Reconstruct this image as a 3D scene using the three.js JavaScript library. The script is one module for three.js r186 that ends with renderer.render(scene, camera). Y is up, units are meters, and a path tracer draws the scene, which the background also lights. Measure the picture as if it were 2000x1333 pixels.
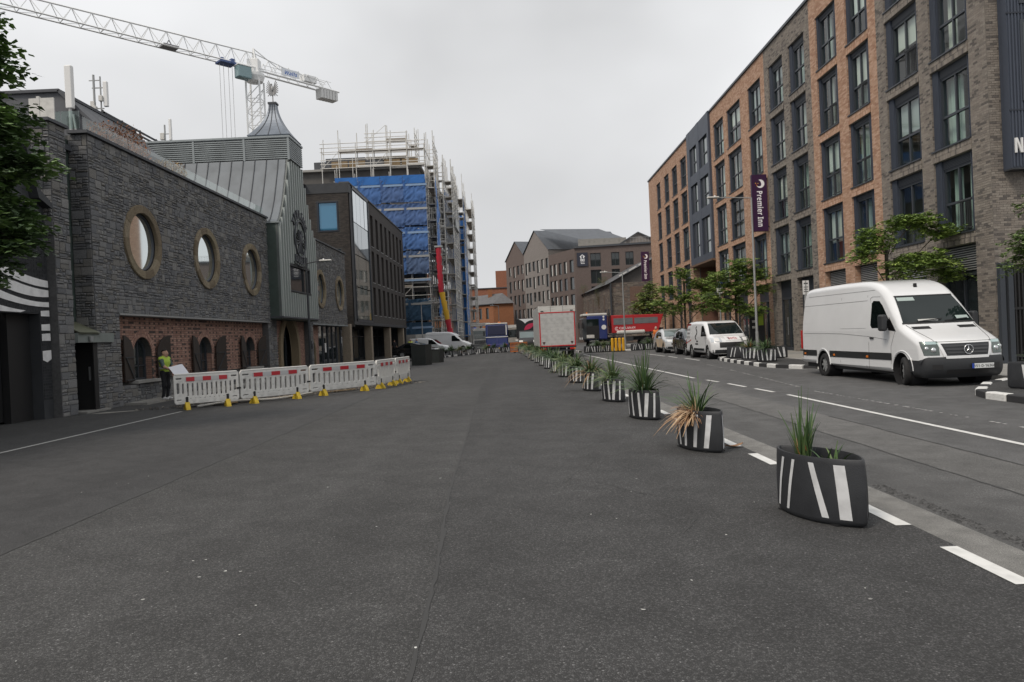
import * as THREE from 'three';
import { mergeGeometries, toCreasedNormals } from 'three/addons/utils/BufferGeometryUtils.js';
import { RoundedBoxGeometry } from 'three/addons/geometries/RoundedBoxGeometry.js';
import { MarchingCubes } from 'three/addons/objects/MarchingCubes.js';
import { FontLoader } from 'three/addons/loaders/FontLoader.js';
import { TextGeometry } from 'three/addons/geometries/TextGeometry.js';

// ---------- camera ----------
const scene = new THREE.Scene();
const camera = new THREE.PerspectiveCamera(49.37, 1024 / 682, 0.1, 900);
camera.position.set(0, 1.65, 0);
camera.rotation.set(-0.0072, 0.0024, -0.045, 'YXZ');

// ---------- overcast sky ----------
function mulberry(a) { return () => { a |= 0; a = a + 0x6D2B79F5 | 0; let t = Math.imul(a ^ a >>> 15, 1 | a); t = t + Math.imul(t ^ t >>> 7, 61 | t) ^ t; return ((t ^ t >>> 14) >>> 0) / 4294967296; }; }
const rnd = mulberry(20240611);
const rr = (a, b) => a + (b - a) * rnd();
const pick = (a) => a[Math.floor(rnd() * a.length)];
function hash(ix, iy, s) { let h = Math.imul(ix, 374761393) ^ Math.imul(iy, 668265263) ^ Math.imul(s, 2147483647 ^ 0x5bd1e995); h = Math.imul(h ^ h >>> 13, 1274126177); return ((h ^ h >>> 16) >>> 0) / 4294967296; }
function vnoise(x, y, per, s) { // periodic value noise
  const ix = Math.floor(x), iy = Math.floor(y), fx = x - ix, fy = y - iy;
  const u = fx * fx * (3 - 2 * fx), v = fy * fy * (3 - 2 * fy);
  const m = (i) => ((i % per) + per) % per;
  const a = hash(m(ix), m(iy), s), b = hash(m(ix + 1), m(iy), s), c = hash(m(ix), m(iy + 1), s), d = hash(m(ix + 1), m(iy + 1), s);
  return a + (b - a) * u + (c - a) * v + (a - b - c + d) * u * v;
}
function fbm(x, y, per, oct, s) { let t = 0, a = 0.5, n = 0; for (let i = 0; i < oct; i++) { t += a * vnoise(x, y, per, s + i); n += a; x *= 2; y *= 2; per *= 2; a *= 0.5; } return t / n; }
{
  const w = 1024, h = 512, d = new Float32Array(w * h * 4);
  for (let j = 0; j < h; j++) for (let i = 0; i < w; i++) {
    const el = (j / (h - 1) - 0.5) * Math.PI, up = Math.max(0, Math.sin(el));
    const n = fbm(i / w * 14 + .6 * fbm(i / w * 7, j / h * 5, 7, 3, 14), j / h * 12, 14, 6, 3) - 0.5, n2 = fbm(i / w * 5, j / h * 6, 5, 4, 9) - 0.5;
    let L = 0.505 + 0.12 * Math.pow(up, 0.7) + 0.34 * n * (0.5 + up) + 0.36 * n2;
    const k = (j * w + i) * 4;
    d[k] = L * 0.99; d[k + 1] = L * 1.0; d[k + 2] = L * 1.018; d[k + 3] = 1;
  }
  const t = new THREE.DataTexture(d, w, h, THREE.RGBAFormat, THREE.FloatType);
  t.mapping = THREE.EquirectangularReflectionMapping; t.magFilter = t.minFilter = THREE.LinearFilter; t.wrapS = THREE.RepeatWrapping; t.needsUpdate = true;
  scene.background = t; scene.environment = t;
}
// ---------- soft sun behind cloud, high on the left ----------
const sun = new THREE.DirectionalLight(0xfff3e4, 1.4);
sun.position.set(-70, 120, 30); sun.target.position.set(0, 0, -40); scene.add(sun, sun.target);
sun.castShadow = true; sun.shadow.radius = 30; sun.shadow.mapSize.set(2048, 2048);
Object.assign(sun.shadow.camera, { left: -90, right: 90, top: 110, bottom: -110, near: 1, far: 400 });

const renderer = new THREE.WebGLRenderer({ antialias: true });
renderer.setSize(1024, 682);
renderer.toneMapping = THREE.LinearToneMapping;
renderer.toneMappingExposure = 1.5;
renderer.shadowMap.enabled = true; renderer.shadowMap.type = THREE.PCFSoftShadowMap;

// ---------- helpers ----------
const names = {};
function numbered(n) { if (!(n in names)) { names[n] = 0; return n; } names[n]++; return n + '_' + String(names[n]).padStart(3, '0'); }
function thing(name, label, category, pos = [0, 0, 0], turn = 0, group) {
  const o = new THREE.Group(); o.name = numbered(name); o.position.set(...pos); o.rotation.y = turn; scene.add(o);
  o.userData = { label, category }; if (group) o.userData.group = group; return o;
}
function setting(name, label) { const o = new THREE.Group(); o.name = numbered(name); o.userData = { kind: 'structure', label: label || name.replace(/_/g, ' ') }; scene.add(o); return o; }
function add(parent, name, geo, mat) { const m = new THREE.Mesh(geo, mat); m.name = name; m.castShadow = m.receiveShadow = true; parent.add(m); return m; }
function tag(o, label, category, group) { o.userData.label = label; o.userData.category = category; if (group) o.userData.group = group; return o; }
function stuff(o) { o.userData.kind = 'stuff'; return o; }
function copyThing(o, pos, turn, label) { const c = o.clone(); c.name = numbered(o.name.replace(/_\d{3}$/, '')); c.userData = { ...o.userData }; if (label) c.userData.label = label; c.position.set(...pos); c.rotation.y = turn; scene.add(c); return c; }
const V = (x, y, z) => new THREE.Vector3(x, y, z);
function bb(x0, x1, y0, y1, z0, z1) { const g = new THREE.BoxGeometry(Math.abs(x1 - x0), Math.abs(y1 - y0), Math.abs(z1 - z0)); g.translate((x0 + x1) / 2, (y0 + y1) / 2, (z0 + z1) / 2); return g; }
function bx(w, h, d, x = 0, y = 0, z = 0) { const g = new THREE.BoxGeometry(w, h, d); g.translate(x, y, z); return g; }
function rbox(w, h, d, r, x = 0, y = 0, z = 0, seg = 2) { const g = new RoundedBoxGeometry(w, h, d, seg, r); g.translate(x, y, z); return g; }
function cyl(r0, r1, h, x = 0, y = 0, z = 0, n = 12) { const g = new THREE.CylinderGeometry(r1, r0, h, n); g.translate(x, y, z); return g; }
const UPV = V(0, 1, 0);
function bar(a, b, t, round = 0) { // straight bar from a to b, square or round
  const A = V(...a), B = V(...b), L = A.distanceTo(B);
  const g = round ? new THREE.CylinderGeometry(t, t, L, round, 1, round > 6 ? false : true) : new THREE.BoxGeometry(t, L, t);
  g.applyQuaternion(new THREE.Quaternion().setFromUnitVectors(UPV, B.clone().sub(A).normalize()));
  g.translate((A.x + B.x) / 2, (A.y + B.y) / 2, (A.z + B.z) / 2); return g;
}
function tube(pts, r, seg = 24, rad = 8) { return new THREE.TubeGeometry(new THREE.CatmullRomCurve3(pts.map((p) => V(...p))), seg, r, rad); }
function mg(list) { return mergeGeometries(list.map((g) => { const q = g.index ? g.toNonIndexed() : g; for (const k of Object.keys(q.attributes)) if (!['position', 'normal', 'uv'].includes(k)) q.deleteAttribute(k); return q; })); }
function wuv(g, s = 1, ou = 0, ov = 0) { // box-projected uv in metres
  if (g.index) g = g.toNonIndexed();
  const p = g.attributes.position, n = g.attributes.normal, u = new Float32Array(p.count * 2);
  for (let i = 0; i < p.count; i++) {
    const ax = Math.abs(n.getX(i)), ay = Math.abs(n.getY(i)), az = Math.abs(n.getZ(i));
    let a, b; if (ay > ax && ay > az) { a = p.getX(i); b = p.getZ(i); } else if (ax > az) { a = p.getZ(i); b = p.getY(i); } else { a = p.getX(i); b = p.getY(i); }
    u[2 * i] = a * s + ou; u[2 * i + 1] = b * s + ov;
  }
  g.setAttribute('uv', new THREE.BufferAttribute(u, 2)); return g;
}
function frame(O, U, N) { return new THREE.Matrix4().makeBasis(V(...U), V(0, 1, 0), V(...N)).setPosition(...O); }
const faceEast = (x) => frame([x, 0, 0], [0, 0, -1], [1, 0, 0]);   // wall on the left of the street; u = depth
const faceWest = (x) => frame([x, 0, 0], [0, 0, 1], [-1, 0, 0]);   // wall on the right; u = -depth
const faceSouth = (z) => frame([0, 0, z], [1, 0, 0], [0, 0, 1]);   // wall facing the camera; u = x
class QB { // quad collector with vertex colours
  constructor() { this.p = []; this.c = []; this.u = []; }
  tri(a, b, c, col) { for (const v of [a, b, c]) { this.p.push(v[0], v[1], v[2]); this.c.push(col[0], col[1], col[2]); } }
  quad(a, b, c, d, col) { this.tri(a, b, c, col); this.tri(a, c, d, col); }
  brick(u0, u1, v0, v1, d, col, j = 0) {
    const e = () => (rnd() - 0.5) * j; const d1 = d + e();
    const A = [u0, v0, d1], B = [u1, v0, d1 + e() * .5], C = [u1, v1, d1 + e() * .5], D = [u0, v1, d1];
    const a = [u0, v0, 0], b = [u1, v0, 0], c = [u1, v1, 0], e4 = [u0, v1, 0];
    this.quad(A, B, C, D, col); this.quad(a, b, B, A, col); this.quad(b, c, C, B, col); this.quad(c, e4, D, C, col); this.quad(e4, a, A, D, col);
  }
  rock(u0, u1, v0, v1, d, col) {
    const m = Math.min(.02, (v1 - v0) * .18), J = () => rr(-m, m) * .6;
    const a = [u0 + J() * .3, v0 + J() * .3, 0], b = [u1 + J() * .3, v0 + J() * .3, 0], c = [u1 + J() * .3, v1 + J() * .3, 0], e = [u0 + J() * .3, v1 + J() * .3, 0];
    const f = (x, y) => [x, y, d * rr(.45, 1.1)];
    const A = f(u0 + m + J(), v0 + m + J()), B = f(u1 - m + J(), v0 + m + J()), C = f(u1 - m + J(), v1 - m + J()), D = f(u0 + m + J(), v1 - m + J());
    const M = [(u0 + u1) / 2 + rr(-.3, .3) * (u1 - u0), (v0 + v1) / 2 + J(), d * rr(.8, 1.5)];
    this.tri(A, B, M, col); this.tri(B, C, M, col); this.tri(C, D, M, col); this.tri(D, A, M, col);
    this.quad(a, b, B, A, col); this.quad(b, c, C, B, col); this.quad(c, e, D, C, col); this.quad(e, a, A, D, col);
  }
  build(mtx) {
    const g = new THREE.BufferGeometry();
    g.setAttribute('position', new THREE.Float32BufferAttribute(this.p, 3));
    g.setAttribute('color', new THREE.Float32BufferAttribute(this.c, 3));
    if (mtx) g.applyMatrix4(mtx);
    g.computeVertexNormals(); return wuv(g, 1);
  }
}
// ---------- textures ----------
const enc = (l) => Math.round(255 * (l <= 0.0031308 ? 12.92 * l : 1.055 * Math.pow(l, 1 / 2.4) - 0.055));
function dataTex(n, f, srgb) { // f(i,j) -> grey or [r,g,b], linear 0..1
  const d = new Uint8Array(n * n * 4);
  for (let j = 0; j < n; j++) for (let i = 0; i < n; i++) {
    let v = f(i, j); if (!Array.isArray(v)) v = [v, v, v]; const k = (j * n + i) * 4;
    for (let q = 0; q < 3; q++) { const x = Math.min(1, Math.max(0, v[q])); d[k + q] = srgb ? enc(x) : Math.round(x * 255); } d[k + 3] = 255;
  }
  const t = new THREE.DataTexture(d, n, n, THREE.RGBAFormat); t.wrapS = t.wrapT = THREE.RepeatWrapping; t.magFilter = THREE.LinearFilter; t.minFilter = THREE.LinearMipmapLinearFilter; t.generateMipmaps = true;
  if (srgb) t.colorSpace = THREE.SRGBColorSpace; t.needsUpdate = true; return t;
}
function rep(t, x, y = x) { const c = t.clone(); c.repeat.set(x, y); c.needsUpdate = true; return c; }
function canvasTex(w, h, draw) { const c = document.createElement('canvas'); c.width = w; c.height = h; const x = c.getContext('2d'); draw(x, w, h); const t = new THREE.CanvasTexture(c); t.colorSpace = THREE.SRGBColorSpace; t.anisotropy = 8; return t; }
// grain that multiplies a base colour (mean about 0.85) and a matching relief
const grainC = dataTex(512, (i, j) => 0.62 + 0.5 * fbm(i / 512 * 24, j / 512 * 24, 24, 5, 11) * (0.8 + 0.4 * hash(i, j, 5)), true);
const grainB = dataTex(512, (i, j) => fbm(i / 512 * 40, j / 512 * 40, 40, 4, 21), false);
const blotch = dataTex(512, (i, j) => { const a = fbm(i / 512 * 6, j / 512 * 6, 6, 6, 31); return 0.7 + 0.45 * a + 0.06 * (hash(i, j, 8) - .5); }, true);
// asphalt: stone chips about 9 mm in bitumen, tile 2.4 m
function chips(n, cells, seed, lo, hi, bright) {
  const cs = n / cells, col = new Float32Array(n * n), hgt = new Float32Array(n * n);
  for (let j = 0; j < n; j++) for (let i = 0; i < n; i++) {
    const cx = Math.floor(i / cs), cy = Math.floor(j / cs); let b1 = 9, b2 = 9, id = 0;
    for (let y = -1; y <= 1; y++) for (let x = -1; x <= 1; x++) {
      const X = cx + x, Y = cy + y, mx = (X + cells) % cells, my = (Y + cells) % cells;
      const dx = X + hash(mx, my, seed) - i / cs, dy = Y + hash(mx, my, seed + 1) - j / cs, d = dx * dx + dy * dy;
      if (d < b1) { b2 = b1; b1 = d; id = my * cells + mx; } else if (d < b2) b2 = d;
    }
    const edge = Math.min(1, (Math.sqrt(b2) - Math.sqrt(b1)) * 2.6), h = hash(id, 7, seed), top = hash(id, 3, seed);
    let v = lo + (hi - lo) * h * h; if (h > .994) v = bright;
    const mott = 0.72 + 0.56 * fbm(i / n * 8, j / n * 8, 8, 5, seed + 40);
    col[j * n + i] = (lo * .55 + (v - lo * .55) * edge) * mott; hgt[j * n + i] = edge * (0.35 + 0.65 * top);
  }
  return [dataTex(n, (i, j) => { const v = col[j * n + i]; return [v, v * .995, v * .985]; }, true), dataTex(n, (i, j) => hgt[j * n + i], false)];
}
const [aspC, aspB] = chips(1024, 200, 60, .04, .13, .22);
const [oldC, oldB] = chips(1024, 256, 75, .1, .21, .3);
// ---------- materials ----------
const LC = (r, g = r, b = r) => new THREE.Color().setRGB(r, g, b);
function mat(c, roughness = .8, o = {}) { return new THREE.MeshStandardMaterial({ color: Array.isArray(c) ? LC(...c) : LC(c), roughness, ...o }); }
const grainRep = rep(grainC, .8), grainBRep = rep(grainB, 1.2);
const G1 = { map: grainRep, bumpMap: grainBRep, bumpScale: .004 };
const M = {
  stone: mat(1, .93, { vertexColors: true, map: rep(grainC, 1.4), bumpMap: rep(grainB, 2.2), bumpScale: .012 }),
  brick: mat(1, .92, { vertexColors: true, map: rep(grainC, 2.2), bumpMap: rep(grainB, 3), bumpScale: .004 }),
  mortarGrey: mat([.075, .074, .072], .95, G1), mortarPale: mat([.3, .28, .255], .95, G1), mortarStone: mat([.1, .1, .102], .95, G1),
  zinc: mat([.28, .31, .32], .5, { metalness: .2, map: rep(blotch, .35) }), zincDark: mat([.2, .225, .215], .55, { metalness: .1, map: rep(blotch, .5) }),
  zincGreen: mat([.07, .095, .085], .5, { metalness: .3, map: rep(blotch, .5) }),
  slate: mat([.07, .075, .085], .7, { map: rep(blotch, .4) }),
  charcoal: mat([.04, .043, .048], .7, { map: rep(blotch, .6), bumpMap: grainBRep, bumpScale: .003 }), black: mat([.012, .012, .013], .6), coreGrey: mat([.16, .155, .15], .95), rubber: mat([.02, .02, .021], .85, { bumpMap: rep(grainB, 6), bumpScale: .001 }),  // the mid-grey is a plain fill for building cores
  navy: mat([.06, .072, .098], .5, { metalness: .2, map: rep(blotch, .5) }), navyDark: mat([.025, .03, .042], .5, { metalness: .2 }), frame: mat([.045, .052, .063], .45, { metalness: .2 }),
  steel: mat([.4, .41, .42], .4, { metalness: .7 }), galv: mat([.36, .37, .37], .55, { metalness: .45, map: rep(blotch, 1) }), white: mat([.72, .72, .71], .55), whiteDirty: mat([.6, .59, .56], .6, { map: rep(blotch, .9) }),
  glassDark: new THREE.MeshPhysicalMaterial({ color: LC(.018, .024, .026), roughness: .04, specularIntensity: 1, ior: 1.55, clearcoat: .6, clearcoatRoughness: .02 }),
  glassGreen: new THREE.MeshPhysicalMaterial({ color: LC(.05, .075, .07), roughness: .05, ior: 1.55, clearcoat: .6, clearcoatRoughness: .02 }),
  glassBlue: new THREE.MeshPhysicalMaterial({ color: LC(.06, .2, .33), roughness: .03, ior: 1.9, metalness: .35 }),
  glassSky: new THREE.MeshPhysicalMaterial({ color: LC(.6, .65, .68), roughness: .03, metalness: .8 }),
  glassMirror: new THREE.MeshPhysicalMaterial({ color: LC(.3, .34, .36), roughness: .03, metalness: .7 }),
  pane: new THREE.MeshPhysicalMaterial({ color: LC(.86, .95, .92), roughness: .015, transmission: 1, thickness: 0, ior: 1.5 }),
  timber: mat([.15, .09, .055], .7, { map: grainRep }), sandstone: mat([.3, .235, .15], .9, { map: rep(grainC, 2.5), bumpMap: rep(grainB, 4), bumpScale: .02 }),
  column: mat([.3, .25, .19], .8, { map: grainRep }), concrete: mat([.3, .295, .28], .9, { map: rep(blotch, .7), bumpMap: grainBRep, bumpScale: .003 }),
  paint: mat([.66, .66, .64], .75, { map: rep(blotch, 1.7) }), paintWorn: mat([.36, .36, .35], .8, { map: rep(grainC, 3) }),
  yellow: mat([.62, .42, .015], .6), red: mat([.5, .02, .025], .5), orange: mat([.65, .17, .02], .6),
};
function smooth(g, a = .6) { return toCreasedNormals(g, a); }
const font = await new FontLoader().loadAsync('fonts/droid/droid_sans_bold.typeface.json');
// ================= ground, road, pavements =================
function lut(t) { return (d) => { if (d <= t[0][0]) return t[0][1]; for (let i = 1; i < t.length; i++) if (d <= t[i][0]) { const k = (d - t[i - 1][0]) / (t[i][0] - t[i - 1][0]); return t[i - 1][1] + k * (t[i][1] - t[i - 1][1]); } return t[t.length - 1][1]; }; }
const edgeX = lut([[0, 3.13], [7, 3.1], [12, 3.02], [20, 2.85], [28, 2.5], [40, 2.05], [58, 1.6], [84, 1.0], [100, .8]]);
const lineX = lut([[5, 6.35], [17, 6.3], [22, 6.05], [25, 5.75], [57, 5.2], [90, 4.6]]);
const seam2 = lut([[0, -.55], [4.6, -.6], [8, -.76], [13, -.88], [25, -1.19], [60, -1.5], [90, -1.7]]);
function sheet(fl, fr, d0, d1, y, tint, o = {}) { // ground strip between two edges, mottled by large stains
  const q = new QB(), nx = o.nx || 16, st = o.step || .35, amp = o.amp ?? .3; const F = (v) => typeof v === 'function' ? v : () => v; fl = F(fl); fr = F(fr);
  const n = Math.ceil((d1 - d0) / st), P = [], C = [];
  for (let j = 0; j <= n; j++) { const d = d0 + (d1 - d0) * j / n, a = fl(d), b = fr(d); P.push([]); C.push([]);
    for (let i = 0; i <= nx; i++) { const x = a + (b - a) * i / nx; P[j].push([x, y, -d]); const m = 1 + amp * 1.6 * (fbm(x * .55 + 40, d * .3 + 40, 512, 5, o.seed || 5) - .5) + amp * 1.1 * (fbm(x * 2.2 + 60, d * .12 + 20, 512, 3, (o.seed || 5) + 50) - .5); C[j].push([tint[0] * m, tint[1] * m, tint[2] * m]); } }
  const g = new THREE.BufferGeometry(), p = [], c = [], u = [];
  for (let j = 0; j < n; j++) for (let i = 0; i < nx; i++) for (const [a, b] of [[0, 0], [0, 1], [1, 1], [0, 0], [1, 1], [1, 0]]) { const v = P[j + a][i + b]; p.push(...v); c.push(...C[j + a][i + b]); u.push(v[0] + (o.ou || 0), v[2] + (o.ov || 0)); }
  g.setAttribute('position', new THREE.Float32BufferAttribute(p, 3)); g.setAttribute('color', new THREE.Float32BufferAttribute(c, 3)); g.setAttribute('uv', new THREE.Float32BufferAttribute(u, 2)); g.computeVertexNormals(); return g;
}
const asphaltNew = mat(1, .88, { vertexColors: true, map: rep(aspC, 1 / 2.4), bumpMap: rep(aspB, 1 / 2.4), bumpScale: .006 });
const asphaltFine = mat(1, .85, { vertexColors: true, map: rep(aspC, 1 / 1.5), bumpMap: rep(aspB, 1 / 1.5), bumpScale: .002 });
const asphaltOld = mat(1, .92, { vertexColors: true, map: rep(oldC, 1 / 2.1), bumpMap: rep(oldB, 1 / 2.1), bumpScale: .002 });
const tar = mat([.042, .042, .042], .85);
const quadGeo = (pts, y) => { const q = new QB(); const a = pts.map(([x, d]) => [x, y, -d]); for (let i = 2; i < a.length; i++) q.tri(a[0], a[i - 1], a[i], [1, 1, 1]); const g = q.build(); if (g.attributes.normal.getY(0) < 0) { const q2 = new QB(); for (let i = 2; i < a.length; i++) q2.tri(a[0], a[i], a[i - 1], [1, 1, 1]); return q2.build(); } return g; };
const ground = setting('ground', 'dull grey ground running out to the horizon');
{ const g = new THREE.PlaneGeometry(1400, 1400, 1, 1); g.rotateX(-Math.PI / 2); const u = g.attributes.uv; for (let i = 0; i < u.count; i++) u.setXY(i, u.getX(i) * 1400, u.getY(i) * 1400); g.translate(0, -.03, -300); add(ground, 'ground_sheet', g, mat([.62, .61, .6], .95, { map: rep(oldC, .3) })); }
const road = setting('road', 'asphalt street with new dark surfacing on one half');
add(road, 'asphalt_lane', sheet(-4.4, seam2, -8, 95, 0, [1, 1, 1], { seed: 5, ou: .3 }), asphaltNew);
add(road, 'asphalt_lane', sheet(seam2, edgeX, -8, 95, 0, [.93, .93, .94], { seed: 8, ou: 1.1, ov: .7 }), asphaltNew);
add(road, 'asphalt_lane', sheet(-9.05, -4.4, -8, 95, 0, [.82, .82, .84], { seed: 11, ou: .9 }), asphaltFine);
add(road, 'asphalt_lane', sheet((d) => edgeX(d) + .36, 4.56, -8, 95, -.006, [.8, .8, .8], { seed: 14, amp: .3 }), asphaltOld);
add(road, 'asphalt_lane', sheet(4.56, 5.46, -8, 95, -.006, [1.05, 1.04, 1.02], { seed: 17, amp: .25 }), asphaltOld);
add(road, 'asphalt_lane', sheet(5.46, 12.1, -8, 95, -.006, [.78, .78, .79], { seed: 19, amp: .3, nx: 14 }), asphaltOld);
add(road, 'side_street', sheet(12.1, 60, 82.6, 97.5, -.006, [.8, .8, .8], { seed: 19, nx: 20, step: 1 }), asphaltOld);
add(road, 'asphalt_lane', sheet(-12, 14, 95.01, 190, -.006, [.85, .85, .85], { seed: 29, nx: 12, step: 3 }), asphaltOld);
{ // seams, wavering by a centimetre or two
  const seamStrip = (fx, d0, d1, w, sd) => { const f = (o) => (d) => (typeof fx === 'function' ? fx(d) : fx) + .05 * (fbm(d * 1.3 + 9, o, 256, 4, sd) - .5) + o; return sheet((d) => f(-w / 2)(d) - .02 * hash(Math.floor(d * 7), 1, sd), (d) => f(w / 2)(d) + .02 * hash(Math.floor(d * 7), 2, sd), d0, d1, .004, [1, 1, 1], { nx: 1, step: .14 }); };
  add(road, 'seam', seamStrip(-4.4, -4, 30, .022, 2), tar); add(road, 'seam', seamStrip(seam2, -4, 40, .008, 4), tar);
  const s = (x, d0, d1, w, sd) => { const g = seamStrip(x, d0, d1, w, sd); g.translate(0, -.006, 0); return g; };
  add(road, 'seam', s(4.56, 4, 40, .004, 6), tar); add(road, 'seam', s(5.46, 6, 13, .002, 7), tar);
  for (let k = 0; k < 9; k++) { const pts = [[rr(-8, 2.6), rr(4, 20)]]; let a = rr(1.2, 1.9); for (let i = 0; i < 26; i++) { const [x, d] = pts[i]; a += rr(-.5, .5); a = Math.max(.6, Math.min(2.5, a)); pts.push([x + Math.cos(a) * .12, d + Math.sin(a) * .12]); } const q = new QB(); for (let i = 1; i < pts.length; i++) { const [x0, d0] = pts[i - 1], [x1, d1] = pts[i], w = .004; q.quad([x0 - w, .004, -d0], [x0 + w, .004, -d0], [x1 + w, .004, -d1], [x1 - w, .004, -d1], [1, 1, 1]); } add(road, 'hairline_crack', q.build(), tar); }
  // crumbled edge of the old surface
  const q = new QB();
  for (let i = 0; i < 700; i++) { const d = rr(3.5, 7.4), x = 3.57 + rr(-.05, .06) + .02 * Math.sin(d * 5), s = rr(.008, .022), k = rr(.03, .09); const a = [x - s, -.006, -d - s], b = [x + s, -.006, -d - s * rr(.5, 1)], c = [x + s * rr(.5, 1), -.006, -d + s], e = [x - s, -.006, -d + s], t = [x + rr(-s, s) * .4, -.006 + s * rr(.5, 1), -d]; const K = [k, k, k]; q.tri(b, a, t, K); q.tri(c, b, t, K); q.tri(e, c, t, K); q.tri(a, e, t, K); }
  stuff(add(road, 'loose_chippings', q.build(), mat(1, .95, { vertexColors: true })));
}
{ // concrete channel beside the new surface
  add(road, 'concrete_channel', sheet(edgeX, (d) => edgeX(d) + .36, -8, 60, -.003, [.62, .62, .61], { nx: 2, amp: .2, seed: 23 }), mat(1, .93, { vertexColors: true, map: rep(oldC, .9), bumpMap: rep(oldB, .9), bumpScale: .001, color: LC(2.5, 2.47, 2.4) }));
}
const strip = (x0, d0, x1, d1, w, y) => { const dx = x1 - x0, dd = d1 - d0, L = Math.hypot(dx, dd), nx = dd / L * w / 2, nd = -dx / L * w / 2; return quadGeo([[x0 - nx, d0 - nd], [x0 + nx, d0 + nd], [x1 + nx, d1 + nd], [x1 - nx, d1 - nd]], y); };
// painted lines
for (let k = 0; k < 34; k++) { const d = 1.7 + 1.4 * k; if (d > 47) break; add(road, 'lane_dash', strip(edgeX(d) - .07, d, edgeX(d + .8) - .07, d + .8, .125, .005), M.paint); }
for (let d = 5; d < 17.2; d += 3.05) add(road, 'white_line', strip(lineX(d), d, lineX(d + 3.05), Math.min(17.2, d + 3.05), .1, 0), M.paint);
for (const [a, b] of [[18.0, 19.2], [19.9, 21.3], [22.1, 23.1]]) add(road, 'lane_dash', strip(lineX(a), a, lineX(b), b, .1, 0), M.paint);
for (let d = 24.2; d < 56; d += 8) add(road, 'white_line', strip(lineX(d), d, lineX(d + 8), d + 8, .11, 0), M.paint);
for (const [x0, d0, x1, d1] of [[7.29, 5, 7.29, 11.5], [7.29, 12.0, 7.14, 17.8], [7.3, 19, 8.1, 28], [8.2, 29, 8.5, 33]]) { // old line mostly worn away: separate flakes
  const L = d1 - d0, n = Math.round(L * 7), q = new QB(); for (let i = 0; i < n; i++) { if (rnd() < .3) continue; const t = i / n, x = x0 + (x1 - x0) * t, d = d0 + L * t, w = rr(.01, .05), l = rr(.04, .15); q.quad([x - w, 0, -d], [x + w * rr(.4, 1), 0, -d], [x + w, 0, -d - l], [x - w * rr(.4, 1), 0, -d - l], [1, 1, 1]); }
  add(road, 'worn_line', q.build(), M.paintWorn);
}
for (const [x0, d0, x1, d1] of [[9.2, 37, 9.3, 40.5], [9.15, 41.8, 9.15, 44.2], [9.1, 45, 9.0, 50]]) add(road, 'bay_line', strip(x0, d0, x1, d1, .11, 0), M.paint);
add(road, 'bay_line', strip(9.75, 26.7, 12, 25.3, .1, 0), M.paint);
for (let d = 4; d < 20; d += 4) add(road, 'white_line', strip(-9.05, d, -9.05, Math.min(20, d + 4), .1, .006), M.paintWorn.clone());
{ // chewing gum, paper crumbs and paint flecks
  const q = new QB(), spots = [[-3.73, 6.07], [-2.49, 5.8], [-2.58, 5.78], [-2.21, 5.48], [-2.09, 5.45], [-2.36, 5.36], [-2.66, 5.52], [-2.55, 4.93], [-1.72, 4.72], [-1.65, 4.25], [-1.3, 6.6], [-.6, 3.96], [1.29, 8.22], [1.13, 7.58], [.83, 6.98], [.83, 6.51], [1.61, 5.85], [1.09, 4.83], [2.09, 4.55], [2.03, 4.37], [.69, 4.36], [-2.21, 8.51], [-3.71, 10.46], [-4.93, 9.83], [-4.95, 9.36], [-.94, 8.77]];
  for (let i = 0; i < 45; i++) spots.push([rr(-8, 3), rr(3, 26)]);
  spots.forEach(([x, d], i) => { const s = (i < 26 ? rr(.009, .022) : rr(.004, .01)), c = rr(.25, .6), n = 5, P = []; for (let k = 0; k < n; k++) { const a = k / n * 6.28, r = s * rr(.4, 1); P.push([x + r * Math.cos(a), .003 + rr(0, .004), -d - r * Math.sin(a)]); } for (let k = 2; k < n; k++) q.tri(P[0], P[k - 1], P[k], [c, c, c * .96]); });
  stuff(add(road, 'litter_flecks', q.build(), mat(1, .8, { vertexColors: true })));
}
// left footway, flush with the street
const footway = setting('pavement', 'smooth dark footway along the stone building');
add(footway, 'asphalt_footway', sheet(-14, -9.05, -6, 60, 0, [.72, .72, .73], { seed: 33, ou: .2 }), asphaltFine);
add(footway, 'asphalt_footway', sheet(-20, -9.05, 60.01, 95, 0, [.8, .8, .8], { seed: 34 }), asphaltFine);
function slabs(x0, x1, d0, d1, y, n, m) { for (let i = 0; i < n; i++) { const a = d0 + (d1 - d0) * i / n, b = d0 + (d1 - d0) * (i + 1) / n; add(footway, 'paving_slab', wuv(bb(x0, x1, y - .08, y + rr(0, .004), -b + .006, -a - .006)), m); } }
const slabM = [M.concrete, mat([.24, .235, .22], .9, { map: rep(blotch, .9) }), mat([.27, .26, .235], .9, { map: rep(blotch, 1.1) })];
for (let i = 0; i < 26; i++) { const a = 23.2 + i * .8; add(footway, 'paving_slab', wuv(bb(-12.3, -11.55, -.05, .07 + rr(0, .004), -a - .794, -a)), pick(slabM)); }
for (let i = 0; i < 2; i++) add(footway, 'door_step', wuv(bb(-13.2, -12.05, -.05, .05, -20.8 - i * .62, -21.4 - i * .62)), slabM[1]);
add(footway, 'concrete_patch', quadGeo([[-11.9, 20.6], [-11.5, 20.5], [-10.7, 20.95], [-10.9, 21.1], [-11.6, 20.95]], .005), slabM[2]);
add(footway, 'threshold_kerb', wuv(bb(-13.2, -12.9, -.05, .05, -20, -8)), slabM[1]);
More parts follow.
